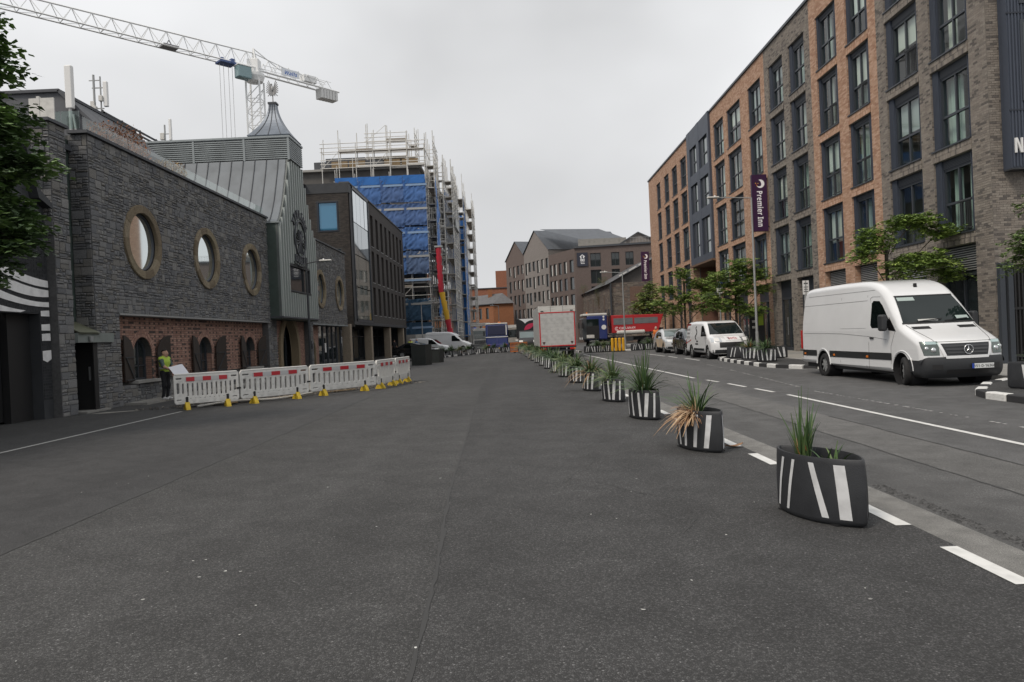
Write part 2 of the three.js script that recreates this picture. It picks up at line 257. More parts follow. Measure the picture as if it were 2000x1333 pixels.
// right footway with kerb, and two built-out corners edged in black and white
const rightWalk = setting('pavement', 'pale concrete footway in front of the brick hotel');
for (let i = 0; i < 34; i++) { const d = 4 + i * 2.32; for (let k = 0; k < 2; k++) add(rightWalk, 'paving_slab', wuv(bb(12.32 + k * 1.7, 12.32 + k * 1.7 + 1.69, -.05, .12 + rr(0, .003), -d - 2.314, -d)), pick(slabM)); add(rightWalk, 'kerb_stone', wuv(bb(12.02, 12.3, -.05, .125, -d - 2.312, -d)), slabM[0]); }
function island(poly, y, name) { const s = new THREE.Shape(poly.map(([x, d]) => new THREE.Vector2(x, d))); const g = new THREE.ExtrudeGeometry(s, { depth: y + .05, bevelEnabled: false }); g.rotateX(-Math.PI / 2); g.translate(0, -.05, 0); return wuv(g); }
const darkDeck = mat([.75, .75, .76], .9, { map: rep(aspC, .7), bumpMap: rep(aspB, .7), bumpScale: .002 });
const isl1 = [[12.0, 24.9], [11.4, 25.4], [10.35, 26.6], [9.85, 27.9], [9.7, 29.3], [9.75, 31.3], [9.9, 34.8], [10.1, 36.6], [10.9, 37.6], [12.0, 37.8]];
const isl2 = [[12.0, 6], [9.3, 6], [9.3, 14.6], [9.5, 15.2], [10.6, 16.7], [11.6, 17.5], [12.0, 17.6]];
add(rightWalk, 'built_out_corner', island(isl1, .11), darkDeck); add(rightWalk, 'built_out_corner', island(isl2, .11), darkDeck);
const kerbBlack = mat([.03, .03, .032], .7, { map: rep(blotch, 1) }), kerbWhite = mat([.68, .68, .66], .65, { map: rep(blotch, 1.5) });
function kerbRun(parent, pts, L0, L1, gap = 0) { // alternating long black and white kerb blocks along a polyline
  let k = 0; for (let i = 1; i < pts.length; i++) { const [x0, d0] = pts[i - 1], [x1, d1] = pts[i], L = Math.hypot(x1 - x0, d1 - d0), n = Math.max(1, Math.round(L / L0));
    for (let j = 0; j < n; j++, k++) { const a = j / n, b = (j + 1) / n, l = L / n - .02, g = new RoundedBoxGeometry(.2, .19, l, 1, .03); const m = add(parent, 'kerb_block', g, k % 2 ? kerbWhite : kerbBlack); m.position.set(x0 + (x1 - x0) * (a + b) / 2, .04, -(d0 + (d1 - d0) * (a + b) / 2)); m.rotation.y = Math.atan2(x1 - x0, -(d1 - d0)); } }
}
kerbRun(rightWalk, isl1.slice(1, 9), .62); kerbRun(rightWalk, isl2.slice(1, 6), .62);
// kerb islands further down the street, left and right
const leftKerb = setting('pavement', 'black and white kerb line across the far end of the new surface');
kerbRun(leftKerb, [[-8.2, 58], [-6.6, 62.5], [-5.6, 67.5], [-4.2, 71.5], [-2.6, 74.5], [-.6, 75.5]], .9);
kerbRun(leftKerb, [[6.0, 60], [7.6, 60.4], [9.6, 60.6]], .6); kerbRun(leftKerb, [[9.8, 60.6], [14, 61.5]], .9);
kerbRun(leftKerb, [[5.3, 64], [5.5, 61.5]], .5);
// ================= masonry helpers =================
const camP = camera.position;
function masonry(parent, name, pieces, F, material, opt = {}) { // pieces: {u0,u1,v0,v1,c}; nearest `single` become parts of their own, the rest one part
  const q = new QB(), N = F.clone(), tmp = V(0, 0, 0);
  for (const b of pieces) { tmp.set((b.u0 + b.u1) / 2, (b.v0 + b.v1) / 2, 0).applyMatrix4(F); b.s = (b.u1 - b.u0) * (b.v1 - b.v0) / tmp.distanceToSquared(camP) * (b.own === false ? 0 : 1); }
  const order = pieces.slice().sort((a, b) => b.s - a.s), single = new Set(order.slice(0, opt.single ?? 0));
  for (const b of pieces) if (!single.has(b)) opt.rock ? q.rock(b.u0, b.u1, b.v0, b.v1, b.d || opt.d, b.c) : q.brick(b.u0, b.u1, b.v0, b.v1, b.d || opt.d, b.c, .004);
  if (q.p.length) { const m = add(parent, name + (single.size ? '_remainder' : '_work'), q.build(F), material); stuff(m); }
  if (single.size) {
    opt.bank = opt.bank || {}; const quat = new THREE.Quaternion().setFromRotationMatrix(F);
    for (const b of single) {
      const vi = Math.floor(rnd() * 5), key = 'g' + vi + (opt.rock ? 'r' : 'b');
      if (!masonry.geos[key]) { const z = new QB(); opt.rock ? z.rock(-.5, .5, -.5, .5, 1, [1, 1, 1]) : z.brick(-.5, .5, -.5, .5, 1, [1, 1, 1], .1); masonry.geos[key] = z.build(); masonry.geos[key].deleteAttribute('color'); }
      const ck = b.c.map((x) => x.toFixed(2)).join(); // few tones, shared
      if (!masonry.mats[ck]) masonry.mats[ck] = new THREE.MeshStandardMaterial({ color: LC(...b.c), roughness: .93, map: rep(grainC, .5), bumpMap: rep(grainB, .7), bumpScale: opt.rock ? .008 : .003 });
      const m = add(parent, name, masonry.geos[key], masonry.mats[ck]);
      m.position.set((b.u0 + b.u1) / 2, (b.v0 + b.v1) / 2, 0).applyMatrix4(F); m.quaternion.copy(quat); m.scale.set(b.u1 - b.u0, b.v1 - b.v0, b.d || opt.d);
    }
  }
}
masonry.geos = {}; masonry.mats = {};
function stoneField(u0, u1, v0, v1, tones, skip, o = {}) { // bands of stacked uneven blocks
  const out = [], hmin = o.hmin || .16, hmax = o.hmax || .3, wmin = o.wmin || .15, wmax = o.wmax || .42, j = .007; let v = v0;
  while (v < v1 - .03) { let h = Math.min(rr(hmin, hmax), v1 - v); if (v1 - v - h < .1) h = v1 - v; let u = u0;
    while (u < u1 - .005) { let w = rr(wmin, wmax); if (skip && skip(u + w / 2, v + h / 2, 2)) w = Math.min(w, .16); let b = u + w; if (u1 - b < .1) b = u1; const n = h < .13 ? 1 : rnd() < .5 ? 2 : rnd() < .55 ? 3 : 1, cuts = [0]; for (let k = 1; k < n; k++) cuts.push(k / n + rr(-.12, .12)); cuts.push(1);
      for (let k = 1; k < cuts.length; k++) { const p = v + h * cuts[k - 1], q = v + h * cuts[k], mid = n > 1 && b - u > .26 && rnd() < .5 ? u + (b - u) * rr(.35, .65) : 0; for (const [a, c] of mid ? [[u, mid], [mid, b]] : [[u, b]]) { if (skip && skip((a + c) / 2, (p + q) / 2, 1)) continue; out.push({ u0: a + j, u1: c - j, v0: p + j, v1: q - j, c: pick(tones), d: rr(.01, .036) }); } } u = b; }
    v += h; }
  return out;
}
function brickField(u0, u1, v0, v1, tone, skip, o = {}) {
  const out = [], L = o.L || .225, h = o.h || .075, j = .005; let k = 0;
  for (let v = v0; v < v1 - .02; v += h, k++) { let u = u0 - (k % 2 ? L / 2 : 0);
    for (let i = 0; u < u1 - .005; i++) { const hd = o.header && k % 2 && i % 2, w = hd ? L / 2 : L; const a = Math.max(u, u0), b = Math.min(u + w, u1); u += w; if (b - a < .03) continue; if (skip && skip((a + b) / 2, v + h / 2)) continue; out.push({ u0: a + j, u1: b - j, v0: v + j, v1: Math.min(v + h, v1) - j, c: tone(k, i, hd), own: b - a > L * .9 }); } }
  return out;
}
function holedWall(outline, holes, thick) { // wall shape in (u,v) with openings; front at local z=0
  const s = new THREE.Shape(outline.map((p) => new THREE.Vector2(...p)));
  for (const h of holes) s.holes.push(h); const g = new THREE.ExtrudeGeometry(s, { depth: thick, bevelEnabled: false, curveSegments: 20 }); g.translate(0, 0, -thick); return g;
}
const circPath = (u, v, r) => { const p = new THREE.Path(); p.absarc(u, v, r, 0, Math.PI * 2, true); return p; };
const rectPath = (a, b, c, d) => { const p = new THREE.Path(); p.moveTo(a, c); p.lineTo(a, d); p.lineTo(b, d); p.lineTo(b, c); p.closePath(); return p; };
const archPath = (u, w, v0, vs) => { const p = new THREE.Path(); p.moveTo(u - w, v0); p.lineTo(u - w, vs); p.absarc(u, vs, w, Math.PI, 0, true); p.lineTo(u + w, v0); p.closePath(); return p; };
const pointPath = (u, w, v0, vs, R) => { const p = new THREE.Path(); const c = R - w, a = Math.acos(c / R); p.moveTo(u - w, v0); p.lineTo(u - w, vs); p.absarc(u + c, vs, R, Math.PI, Math.PI - a, true); p.absarc(u - c, vs, R, a, 0, true); p.lineTo(u + w, v0); p.closePath(); return p; };
const asShape = (p) => new THREE.Shape(p.getPoints(16).reverse());
const stoneTones = [[0.165, 0.169, 0.177], [0.182, 0.185, 0.190], [0.211, 0.211, 0.212], [0.142, 0.146, 0.155], [0.228, 0.225, 0.219], [0.188, 0.182, 0.171]];
// ================= stone building with round windows =================
const SX = -12.2;
const dist = thing('stone_building', 'dark rough stone building with round sandstone windows and a bell-shaped metal gable', 'building');
const E = faceEast(SX), roundsA = [24.67, 29.82, 34.9], roundsB = [47.36, 52.5], RY = 5.3, RR = 1.0;
const nearRound = (cs) => (u, v, f) => cs.some((c) => Math.hypot(u - c, v - RY) < (f === 2 ? 1.5 : 1.12));
const gW = (g, F) => { g.applyMatrix4(F); return wuv(g); };
add(dist, 'wall', gW(holedWall([[21.7, 0], [23.0, 0], [23.0, 2.88], [37.0, 2.88], [37.0, 0], [37.5, 0], [37.5, 8.1], [21.7, 8.1]], roundsA.map((c) => circPath(c, RY, RR + .06)), .45), E), M.mortarStone);
add(dist, 'wall', gW(holedWall([[44.1, 0], [45.2, 0], [45.2, 2.92], [54.7, 2.92], [54.7, 8.2], [44.1, 8.2]], roundsB.map((c) => circPath(c, RY - .12, RR + .06)), .45), E), M.mortarStone);
const skipA = nearRound(roundsA), skipB = nearRound(roundsB);
masonry(dist, 'stone', [...stoneField(21.7, 23.0, 0, 2.88, stoneTones, null), ...stoneField(21.7, 37.5, 2.9, 8.08, stoneTones, skipA), ...stoneField(37.0, 37.5, 0, 2.88, stoneTones, null)], E, M.stone, { rock: true, d: .04, single: 260 });
masonry(dist, 'stone', [...stoneField(44.1, 54.7, 2.94, 8.18, stoneTones, skipB), ...stoneField(44.1, 45.2, 0, 2.92, stoneTones, null)], E, M.stone, { rock: true, d: .04 });
// wall end beside the door, facing the camera, and its partner on the tower side
const S1 = faceSouth(-21.68);
masonry(dist, 'stone', stoneField(-12.75, -12.2, 2.3, 8.08, stoneTones, null), S1, M.stone, { rock: true, d: .03, single: 30 });
add(dist, 'return_wall', wuv(bb(-13.4, -12.66, 0, 8.08, -22.2, -21.69)), M.mortarStone);
// pier left of the door
masonry(dist, 'stone', stoneField(19.9, 20.6, 0, 7.95, stoneTones, null), E, M.stone, { rock: true, d: .05, single: 60 });
add(dist, 'pier', wuv(bb(-13.4, -12.201, 0, 7.95, -20.6, -19.9)), M.mortarStone);
masonry(dist, 'stone', stoneField(-13.2, -12.2, 4.9, 7.95, stoneTones, null), faceSouth(-19.89), M.stone, { rock: true, d: .03, single: 20 });
add(dist, 'pier_coping', wuv(bb(-13.5, -12.12, 7.95, 8.03, -20.68, -19.75)), M.slate);
// recessed doorway between pier and wall
add(dist, 'recess_panel', wuv(bb(-13.4, -12.76, 2.5, 7.95, -21.69, -21.52)), M.zincGreen); add(dist, 'recess_side', wuv(bb(-13.5, -13.4, 0, 7.95, -21.69, -20.6)), M.zincGreen);
{ const g = bb(-13.0, -12.0, 0, .06, -21.68, -20.62); g.applyMatrix4(new THREE.Matrix4().makeShear(0, 0, 0, 0, 0, 0)); const q = new QB(); q.quad([-12.05, 2.28, -20.63], [-12.05, 2.28, -21.67], [-13.0, 2.75, -21.67], [-13.0, 2.75, -20.63], [1, 1, 1]); q.quad([-12.05, 2.24, -21.67], [-12.05, 2.24, -20.63], [-13.0, 2.7, -20.63], [-13.0, 2.7, -21.67], [1, 1, 1]); add(dist, 'door_canopy', q.build(), mat([.12, .125, .085], .6)); }
add(dist, 'door_lintel', wuv(bb(-12.3, -12.1, 2.0, 2.27, -22.46, -20.6)), M.zincDark);
{ const d = add(dist, 'door', wuv(bb(-13.4, -12.2, 0, 2.28, -21.69, -21.6)), M.black); add(d, 'handle', bb(-12.4, -12.36, .9, 1.3, -21.6, -21.56), M.steel); add(d, 'door_frame', bb(-12.24, -12.2, .05, 2.0, -21.6, -21.5), M.black); }  // black panel stands in for the dark opening of the doorway
add(dist, 'lintel_lamp', mg([cyl(.05, .07, .14, -12.05, 2.1, -21.15), bb(-12.12, -12.04, 2.12, 2.16, -21.17, -21.13)]), M.galv);
// coping, glass balustrade
function coping(d0, d1, y) { add(dist, 'coping', wuv(bb(SX - .5, SX + .1, y, y + .09, -d1, -d0)), M.slate); }
coping(21.55, 37.45, 8.1); coping(44.2, 54.8, 8.2);
add(dist, 'coping', wuv(bb(-13.4, -12.75, 8.06, 8.16, -21.5, -20.65)), M.slate);
for (let i = 0; i < 12; i++) { const a = 21.7 + i * 1.3; const pg0 = new THREE.PlaneGeometry(1.27, .4); pg0.rotateY(Math.PI / 2); pg0.translate(-12.31, 8.42, -a - .635); const p = add(dist, 'glass_balustrade', pg0, M.pane); add(p, 'clamp', bb(-12.34, -12.28, 8.19, 8.3, -a - 1.0, -a - .94), M.steel); add(p, 'clamp', bb(-12.34, -12.28, 8.19, 8.3, -a - .33, -a - .27), M.steel); }
for (let i = 0; i < 2; i++) add(dist, 'glass_balustrade', bb(-13.4 + i * .55, -12.88 + i * .55, 8.24, 8.75, -21.6, -21.58), M.pane);
add(dist, 'balustrade_post', mg([bb(-12.98, -12.9, 8.16, 8.9, -20.75, -20.67), bb(-13.2, -12.5, 8.25, 8.85, -20.72, -20.68)]), M.whiteDirty);
// roof terrace behind the parapet
add(dist, 'roof_deck', wuv(bb(-24, -12.65, 7.6, 7.75, -54, -19.9)), M.slate);
// round windows
const ringTones = [[0.500, 0.413, 0.275], [0.425, 0.338, 0.225], [0.562, 0.463, 0.325], [0.362, 0.288, 0.194]];
const ringMats = ringTones.map((c) => mat(c, .92, { map: rep(grainC, 1.5), bumpMap: rep(grainB, 3), bumpScale: .09 }));
function ringSeg(a0, a1, r0, r1, z0, z1) { const s = new THREE.Shape(); s.absarc(0, 0, r1, a0, a1, false); s.absarc(0, 0, r0, a1, a0, true); const g = new THREE.ExtrudeGeometry(s, { depth: z1 - z0, bevelEnabled: true, bevelSize: .015, bevelThickness: .02, bevelSegments: 1, curveSegments: 6 }); g.translate(0, 0, z0); return wuv(g); }
const segGeos = []; for (let i = 0; i < 12; i++) segGeos.push(ringSeg(i * Math.PI / 6 + .012, (i + 1) * Math.PI / 6 - .012, RR - .03, 1.21, -.03, .07));
function roundWindow(d, y) {
  const f = new THREE.TorusGeometry(RR - .07, .045, 8, 48); const w = add(dist, 'round_window', f, M.frame); w.position.set(SX - .1, y, -d); w.rotation.y = Math.PI / 2;
  for (const g of segGeos) { const m = add(w, 'surround_stone', g, pick(ringMats)); m.position.z = .1; }
  const rv = new THREE.CylinderGeometry(RR - .022, RR - .022, .4, 48, 1, true); rv.rotateX(Math.PI / 2); add(w, 'reveal', rv, M.charcoal).position.z = -.02;
  const gl = new THREE.CircleGeometry(RR - .05, 48); add(w, 'pane', gl, M.glassRound);
}
M.glassRound = new THREE.MeshPhysicalMaterial({ color: LC(.62, .67, .67), roughness: .03, metalness: .9 });
for (const d of roundsA) roundWindow(d, RY); for (const d of roundsB) roundWindow(d, RY - .12);
// brick recess with shuttered arches
const BX = -12.52, EB = faceEast(BX), arches = [24.95, 30.05, 35.15], AW = .66, AS = 1.5;
const inArch = (u, v) => arches.some((c) => Math.abs(u - c) < .92 && v < AS ? Math.abs(u - c) < AW : Math.hypot(u - c, v - AS) < .9) || false;
add(dist, 'brick_wall', gW(holedWall([[23.0, .1], [37.0, .1], [37.0, 2.9], [23.0, 2.9]], arches.map((c) => archPath(c, AW, .72, AS)), .3), EB), M.mortarGrey);
const redT = [[.37, .225, .175], [.42, .26, .205], [.33, .19, .145], [.3, .175, .14]], blkT = [[.08, .06, .055], [.1, .075, .066]];
masonry(dist, 'brick', brickField(23.0, 37.0, .72, 2.88, (k, i, hd) => hd && rnd() < .7 ? pick(blkT) : (k % 2 && rnd() < .12 ? pick(blkT) : pick(redT)), inArch, { header: true }), EB, M.brick, { d: .014, single: 250 });
for (const c of arches) { // arch rings of upright bricks
  const q = new QB(); for (let k = 0; k < 2; k++) for (let i = 0; i < 26; i++) { const a0 = i / 26 * Math.PI + .01, a1 = (i + 1) / 26 * Math.PI - .01, r0 = AW + k * .115 + .005, r1 = r0 + .105, P = (a, r, z) => [c + r * Math.cos(a), AS + r * Math.sin(a), z], col = pick(redT), Z = .03; q.quad(P(a0, r0, Z), P(a0, r1, Z), P(a1, r1, Z), P(a1, r0, Z), col); q.quad(P(a0, r1, 0), P(a1, r1, 0), P(a1, r1, Z), P(a0, r1, Z), col); q.quad(P(a0, r0, 0), P(a0, r0, Z), P(a1, r0, Z), P(a1, r0, 0), col); }
  // flip so that faces look out
  const g = q.build(EB); add(dist, 'brick_arch', g, mat(1, .92, { vertexColors: true, side: THREE.DoubleSide, bumpMap: rep(grainB, 3), bumpScale: .003 }));
  // brick-lined jambs
  const jq = brickField(0, .29, .72, AS, () => pick(redT), null, { L: .29 }); masonry(dist, 'jamb_brick', jq, frame([BX - .3, 0, -(c + AW)], [1, 0, 0], [0, 0, 1]), M.brick, { d: .012 });
  const s = asShape(archPath(c, AW, .72, AS)); const fr = new THREE.Shape(s.getPoints()); fr.holes.push(archPath(c, AW - .08, .8, AS));
  const fg = new THREE.ExtrudeGeometry(fr, { depth: .07, bevelEnabled: false }); fg.translate(0, 0, -.28); const w = add(dist, 'arched_window', gW(mg([fg, (() => { const b = bb(c + .12, c + .17, .75, AS + .6, -.27, -.22); return b; })(), bb(c - AW, c + AW, 1.18, 1.23, -.27, -.22)]), EB), M.frame);
  const pg = new THREE.ShapeGeometry(s); pg.translate(0, 0, -.25); add(w, 'pane', gW(pg, EB), M.glassDark);
  for (const sd of [-1, 1]) { // shutters folded back against the brick
    const sh = new THREE.Shape(); sh.moveTo(0, 0); sh.lineTo(0, .86); for (let i = 1; i <= 10; i++) { const a = i / 10 * Math.PI / 2; sh.lineTo(.62 * (1 - Math.cos(a)), .86 + .62 * Math.sin(a)); } sh.lineTo(.62, 0); sh.closePath();
    const g = new THREE.ExtrudeGeometry(sh, { depth: .04, bevelEnabled: true, bevelSize: .006, bevelThickness: .006, bevelSegments: 1 });
    if (sd < 0) { g.scale(-1, 1, 1); const ix = g.attributes.position; const ar = ix.array; for (let i = 0; i < ar.length; i += 9) for (let k = 0; k < 3; k++) { const t = ar[i + k]; ar[i + k] = ar[i + 3 + k]; ar[i + 3 + k] = t; } g.computeVertexNormals(); }
    const m = add(dist, 'shutter', wuv(g, 1), mat([.035, .026, .022], .6, { map: grainRep })); m.position.set(BX + .1, .72, -(c + sd * (AW + .16))); m.rotation.y = Math.PI / 2 - (sd > 0 ? .3 : -.04);
    add(m, 'brace', mg([bx(.56, .035, .03, sd * .3, .78, .06), bx(.56, .035, .03, sd * .3, .06, .06), (() => { const b = bx(.035, .82, .03, 0, 0, 0); b.rotateZ(sd * -.62); b.translate(sd * .3, .42, .06); return b; })()]), M.charcoal);
  }
}
add(dist, 'soffit', wuv(bb(BX - .1, SX + .02, 2.83, 2.9, -37.0, -23.0)), M.zinc); add(dist, 'drip_strip', bb(SX + .02, SX + .06, 2.84, 2.9, -37.1, -22.95), M.galv);
// stone plinth under the arches, with sill
masonry(dist, 'stone', stoneField(23.0, 37.0, 0, .62, stoneTones, null), faceEast(-12.3), M.stone, { rock: true, d: .035, single: 40 });
add(dist, 'plinth', wuv(bb(BX, -12.301, 0, .62, -37.0, -23.0)), M.mortarStone);
for (const c of arches) add(dist, 'window_sill', wuv(bb(BX - .2, -12.2, .64, .73, -(c + .95), -(c - .95))), M.concrete);
// ---- metal gable tower ----
const TX = -11.6, ET = faceEast(TX);
const lean = [[37.35, 3.15], [37.35, 7.85], [37.75, 8.12], [38.1, 8.55], [38.55, 9.25], [39.0, 10.2], [39.35, 11.0], [39.55, 11.58]];
const outline = [...lean, ...lean.slice().reverse().map(([d, y]) => [81.55 - d, y])];
{ const g = holedWall(outline, [rectPath(38.8, 42.7, 4.5, 5.95)], .12); add(dist, 'gable_face', gW(g, ET), mat([.12, .135, .13], .55, { metalness: .1, map: rep(blotch, .5) })); }
const widthAt = (u) => { const t = Math.min(u, 81.55 - u); for (let i = lean.length - 1; i > 1; i--) if (t >= lean[i - 1][0]) { if (i === lean.length - 1 && t >= lean[i][0]) return 11.58; const k = (t - lean[i - 1][0]) / (lean[i][0] - lean[i - 1][0]); return lean[i - 1][1] + k * (lean[i][1] - lean[i - 1][1]); } return 7.85; };
const ribM = mat([.36, .395, .38], .5, { metalness: .1 });
for (let u = 37.45; u < 44.2; u += .41) { const h = widthAt(u) - .03; for (const [a, b] of (u > 38.75 && u < 42.75 ? [[3.15, 4.45], [6.0, h]] : [[3.15, h]])) { const g = bb(u - .055, u + .055, a, b, 0, .1); add(dist, 'standing_rib', gW(g, ET), ribM); } }
add(dist, 'gable_base_trim', wuv(bb(TX - .6, TX + .1, 3.08, 3.16, -44.25, -37.3)), M.slate);
add(dist, 'gable_soffit', wuv(bb(-13.2, TX - .01, 3.02, 3.08, -44.2, -37.35)), M.zincGreen);
add(dist, 'gable_side', wuv(bb(SX - .3, TX - .12, 3.15, 7.9, -37.45, -37.36)), M.zincGreen); add(dist, 'gable_side', wuv(bb(SX - .3, TX - .12, 3.15, 7.9, -44.2, -44.1)), M.zincGreen);
add(dist, 'gable_side_cap', wuv(bb(SX - .2, TX + .06, 7.86, 7.94, -37.7, -37.28)), M.zinc);
{ const w = add(dist, 'gable_window', gW(mg([bb(38.8, 42.7, 5.87, 5.95, -.1, .05), bb(38.8, 42.7, 4.5, 4.58, -.1, .09), bb(38.8, 38.86, 4.5, 5.9, -.1, .05), bb(42.64, 42.7, 4.5, 5.9, -.1, .05), bb(41.6, 41.65, 4.5, 5.9, -.09, 0)]), ET), M.charcoal); const pg = new THREE.PlaneGeometry(3.8, 1.36); pg.translate(40.75, 5.22, -.07); add(w, 'pane', gW(pg, ET), M.glassDark); }
{ // flared roof slopes running back from the street, with standing seams
  const slope = (sgn) => { const q = new QB(), pr = lean.slice(1).map(([d, y]) => [sgn < 0 ? d : 81.55 - d, y]); for (let i = 1; i < pr.length; i++) { const [d0, y0] = pr[i - 1], [d1, y1] = pr[i]; const a = [TX - .05, y0, -d0], b = [TX - .05, y1, -d1], c = [-22, y1, -d1], e = [-22, y0, -d0]; q.quad(a, b, c, e, [1, 1, 1]); } return q.build(); };
  const roof = add(dist, 'roof', mg([slope(-1), slope(1)]), mat([.15, .17, .19], .6, { metalness: .1, side: THREE.DoubleSide, map: rep(blotch, .3) }));
  for (let x = TX - .5; x > -21.8; x -= .62) { const bars = []; for (let i = 2; i < lean.length; i++) bars.push(bar([x, lean[i - 1][1] + .015, -lean[i - 1][0] + .015], [x, lean[i][1] + .015, -lean[i][0] + .015], .035)); add(roof, 'standing_seam', mg(bars), M.slate); }
  // louvred ridge housing
  const hd = [39.55, 42.0], hy = [11.58, 12.85], hx0 = -22, hx1 = TX + .12;
  const h = add(dist, 'ridge_louvre', wuv(bb(hx0, hx1 - .1, hy[0], hy[1] - .1, -hd[1] + .1, -hd[0] - .1)), M.slate);
  for (let i = 0; i < 11; i++) { const y = hy[0] + .06 + i * .108; const a = bb(hx0, hx1, y, y + .06, -hd[0] - .1, -hd[0]), b = bb(hx1 - .1, hx1, y, y + .06, -hd[1], -hd[0] - .1); add(h, 'louvre_slat', wuv(mg([a, b])), M.zinc); }
  for (const x of [hx1 - .06, -13.9, -16.6, -19.3]) add(h, 'louvre_post', bb(x - .05, x + .06, hy[0] - .02, hy[1], -hd[0] - .03, -hd[0] + .02), M.zinc);
  add(h, 'louvre_cap', wuv(bb(hx0, hx1 + .04, hy[1] - .1, hy[1], -hd[1] - .04, -hd[0] + .04)), M.zinc);
  // concave spire on the street end
  const q = new QB(), cx = -12.6, cz = -40.75, prof = []; for (let i = 0; i <= 10; i++) { const t = i / 10; prof.push([.95 * Math.pow(1 - t, 1.9) + .19, 12.95 + 1.95 * t]); }
  q.quad([cx - 1.05, 12.82, cz + 1.05], [cx + 1.05, 12.82, cz + 1.05], [cx + 1.14, 12.95, cz + 1.14], [cx - 1.14, 12.95, cz + 1.14], [1, 1, 1]);
  q.quad([cx + 1.05, 12.82, cz + 1.05], [cx + 1.05, 12.82, cz - 1.05], [cx + 1.14, 12.95, cz - 1.14], [cx + 1.14, 12.95, cz + 1.14], [1, 1, 1]);
  for (let i = 1; i < prof.length; i++) { const [r0, y0] = prof[i - 1], [r1, y1] = prof[i], C = [[-1, 1], [1, 1], [1, -1], [-1, -1]]; for (let k = 0; k < 4; k++) { const a = C[k], b = C[(k + 1) % 4]; q.quad([cx + a[0] * r0, y0, cz + a[1] * r0], [cx + b[0] * r0, y0, cz + b[1] * r0], [cx + b[0] * r1, y1, cz + b[1] * r1], [cx + a[0] * r1, y1, cz + a[1] * r1], [1, 1, 1]); } }
  const sp = add(dist, 'spire', q.build(), mat([.16, .185, .22], .45, { metalness: .45, map: rep(blotch, .4), side: THREE.DoubleSide }));
  add(sp, 'spire_cap', bb(cx - .23, cx + .23, 14.88, 14.98, cz - .23, cz + .23), M.slate);
  for (const k of [-.5, 0, .5]) { const b = []; for (let i = 1; i < prof.length; i++) b.push(bar([cx + k * prof[i - 1][0] * 1.2, prof[i - 1][1], cz + prof[i - 1][0] + .012], [cx + k * prof[i][0] * 1.2, prof[i][1], cz + prof[i][0] + .012], .03)); add(sp, 'spire_seam', mg(b), M.slate); }
  // rod and winged bird finial
  const bird = [bar([cx, 14.95, cz], [cx, 15.5, cz], .05)];
  for (const k of [-1, 1]) for (let i = 0; i < 7; i++) { const p = []; for (let t = 0; t <= 6; t++) { const u = t / 6, a = .12 + i * .13 + .25 * u, R = .62 - .035 * i; p.push([cx + k * (.03 + R * u * Math.sin(a) * .8), 15.55 + R * u * Math.cos(a) * 1.15 - .03 * i, cz + .008 * i]); } bird.push(tube(p, .024, 10, 5)); }
  for (let i = 0; i < 5; i++) { const k = (i - 2) * .09; bird.push(tube([[cx, 15.7, cz], [cx + k * .7, 15.5, cz], [cx + k * 1.5, 15.36, cz]], .022, 8, 5)); }
  const sphere = new THREE.SphereGeometry(.08, 10, 8); sphere.scale(1, 2, 1); sphere.translate(cx, 15.75, cz); bird.push(sphere); const hd2 = new THREE.SphereGeometry(.055, 8, 6); hd2.translate(cx - .05, 16.0, cz); bird.push(hd2, bar([cx - .08, 16.0, cz], [cx - .17, 15.97, cz], .03), bar([cx, 15.8, cz], [cx - .04, 16.0, cz], .06));
  add(sp, 'bird_finial', mg(bird), mat([.3, .3, .3], .5, { metalness: .4 }));
}
{ // raised lettering and roundel on the gable
  const em = add(dist, 'roundel', gW((() => { const t = new THREE.TorusGeometry(.98, .06, 6, 40); t.translate(40.78, 7.45, .13); return t; })(), ET), M.slate);
  const inner = []; for (const s of [-1, 1]) for (let i = 0; i < 6; i++) { const a = .35 + i * .28, p = []; for (let t = 0; t <= 5; t++) { const k = t / 5; p.push([40.78 + s * .78 * k * Math.sin(a), 7.3 + .8 * k * Math.cos(a) - .1 * k * k, .13]); } inner.push(tube(p, .045, 8, 5)); }
  for (let i = 0; i < 5; i++) inner.push(tube([[40.78, 7.4, .13], [40.78 + (i - 2) * .12, 7.05, .13], [40.78 + (i - 2) * .24, 6.68, .13]], .04, 6, 5)); const s = new THREE.SphereGeometry(.16, 10, 8); s.scale(1, 1.9, .6); s.translate(40.78, 7.45, .12); inner.push(s); const s2 = new THREE.SphereGeometry(.1, 8, 6); s2.translate(40.68, 7.85, .13); inner.push(s2);
  add(em, 'roundel_bird', gW(mg(inner), ET), M.slate);
  const letters = (txt, r, a0, a1, size, flip) => { [...txt].forEach((ch, i) => { const a = a0 + (a1 - a0) * i / (txt.length - 1); const g = new TextGeometry(ch, { font, size, depth: .08, curveSegments: 3 }); g.computeBoundingBox(); g.translate(-(g.boundingBox.max.x) / 2, -size / 2, .08); g.rotateZ(flip ? a + Math.PI : a - 0); g.rotateZ(0); const x = -r * Math.sin(flip ? a : a), y = r * Math.cos(a); g.translate(40.78 + x, 7.45 + y, 0); add(em, 'letter', gW(g, ET), M.slate); }); };
  letters('TEELING', 1.38, .95, -.95, .44, false); 
  [...'DUBLIN'].forEach((ch, i) => { const g = new TextGeometry(ch, { font, size: .4, depth: .08, curveSegments: 3 }); g.translate(39.75 + i * .36, 6.2 - .12 * Math.cos((i - 2.5) * .5), .08); add(em, 'letter', gW(g, ET), M.slate); });
  add(em, 'ribbon', gW((() => { const p = []; for (let i = 0; i <= 10; i++) { const t = i / 10; p.push([39.5 + 2.5 * t, 6.12 - .14 * Math.sin(t * Math.PI), .1]); } return tube(p, .04, 20, 5); })(), ET), M.slate);
}
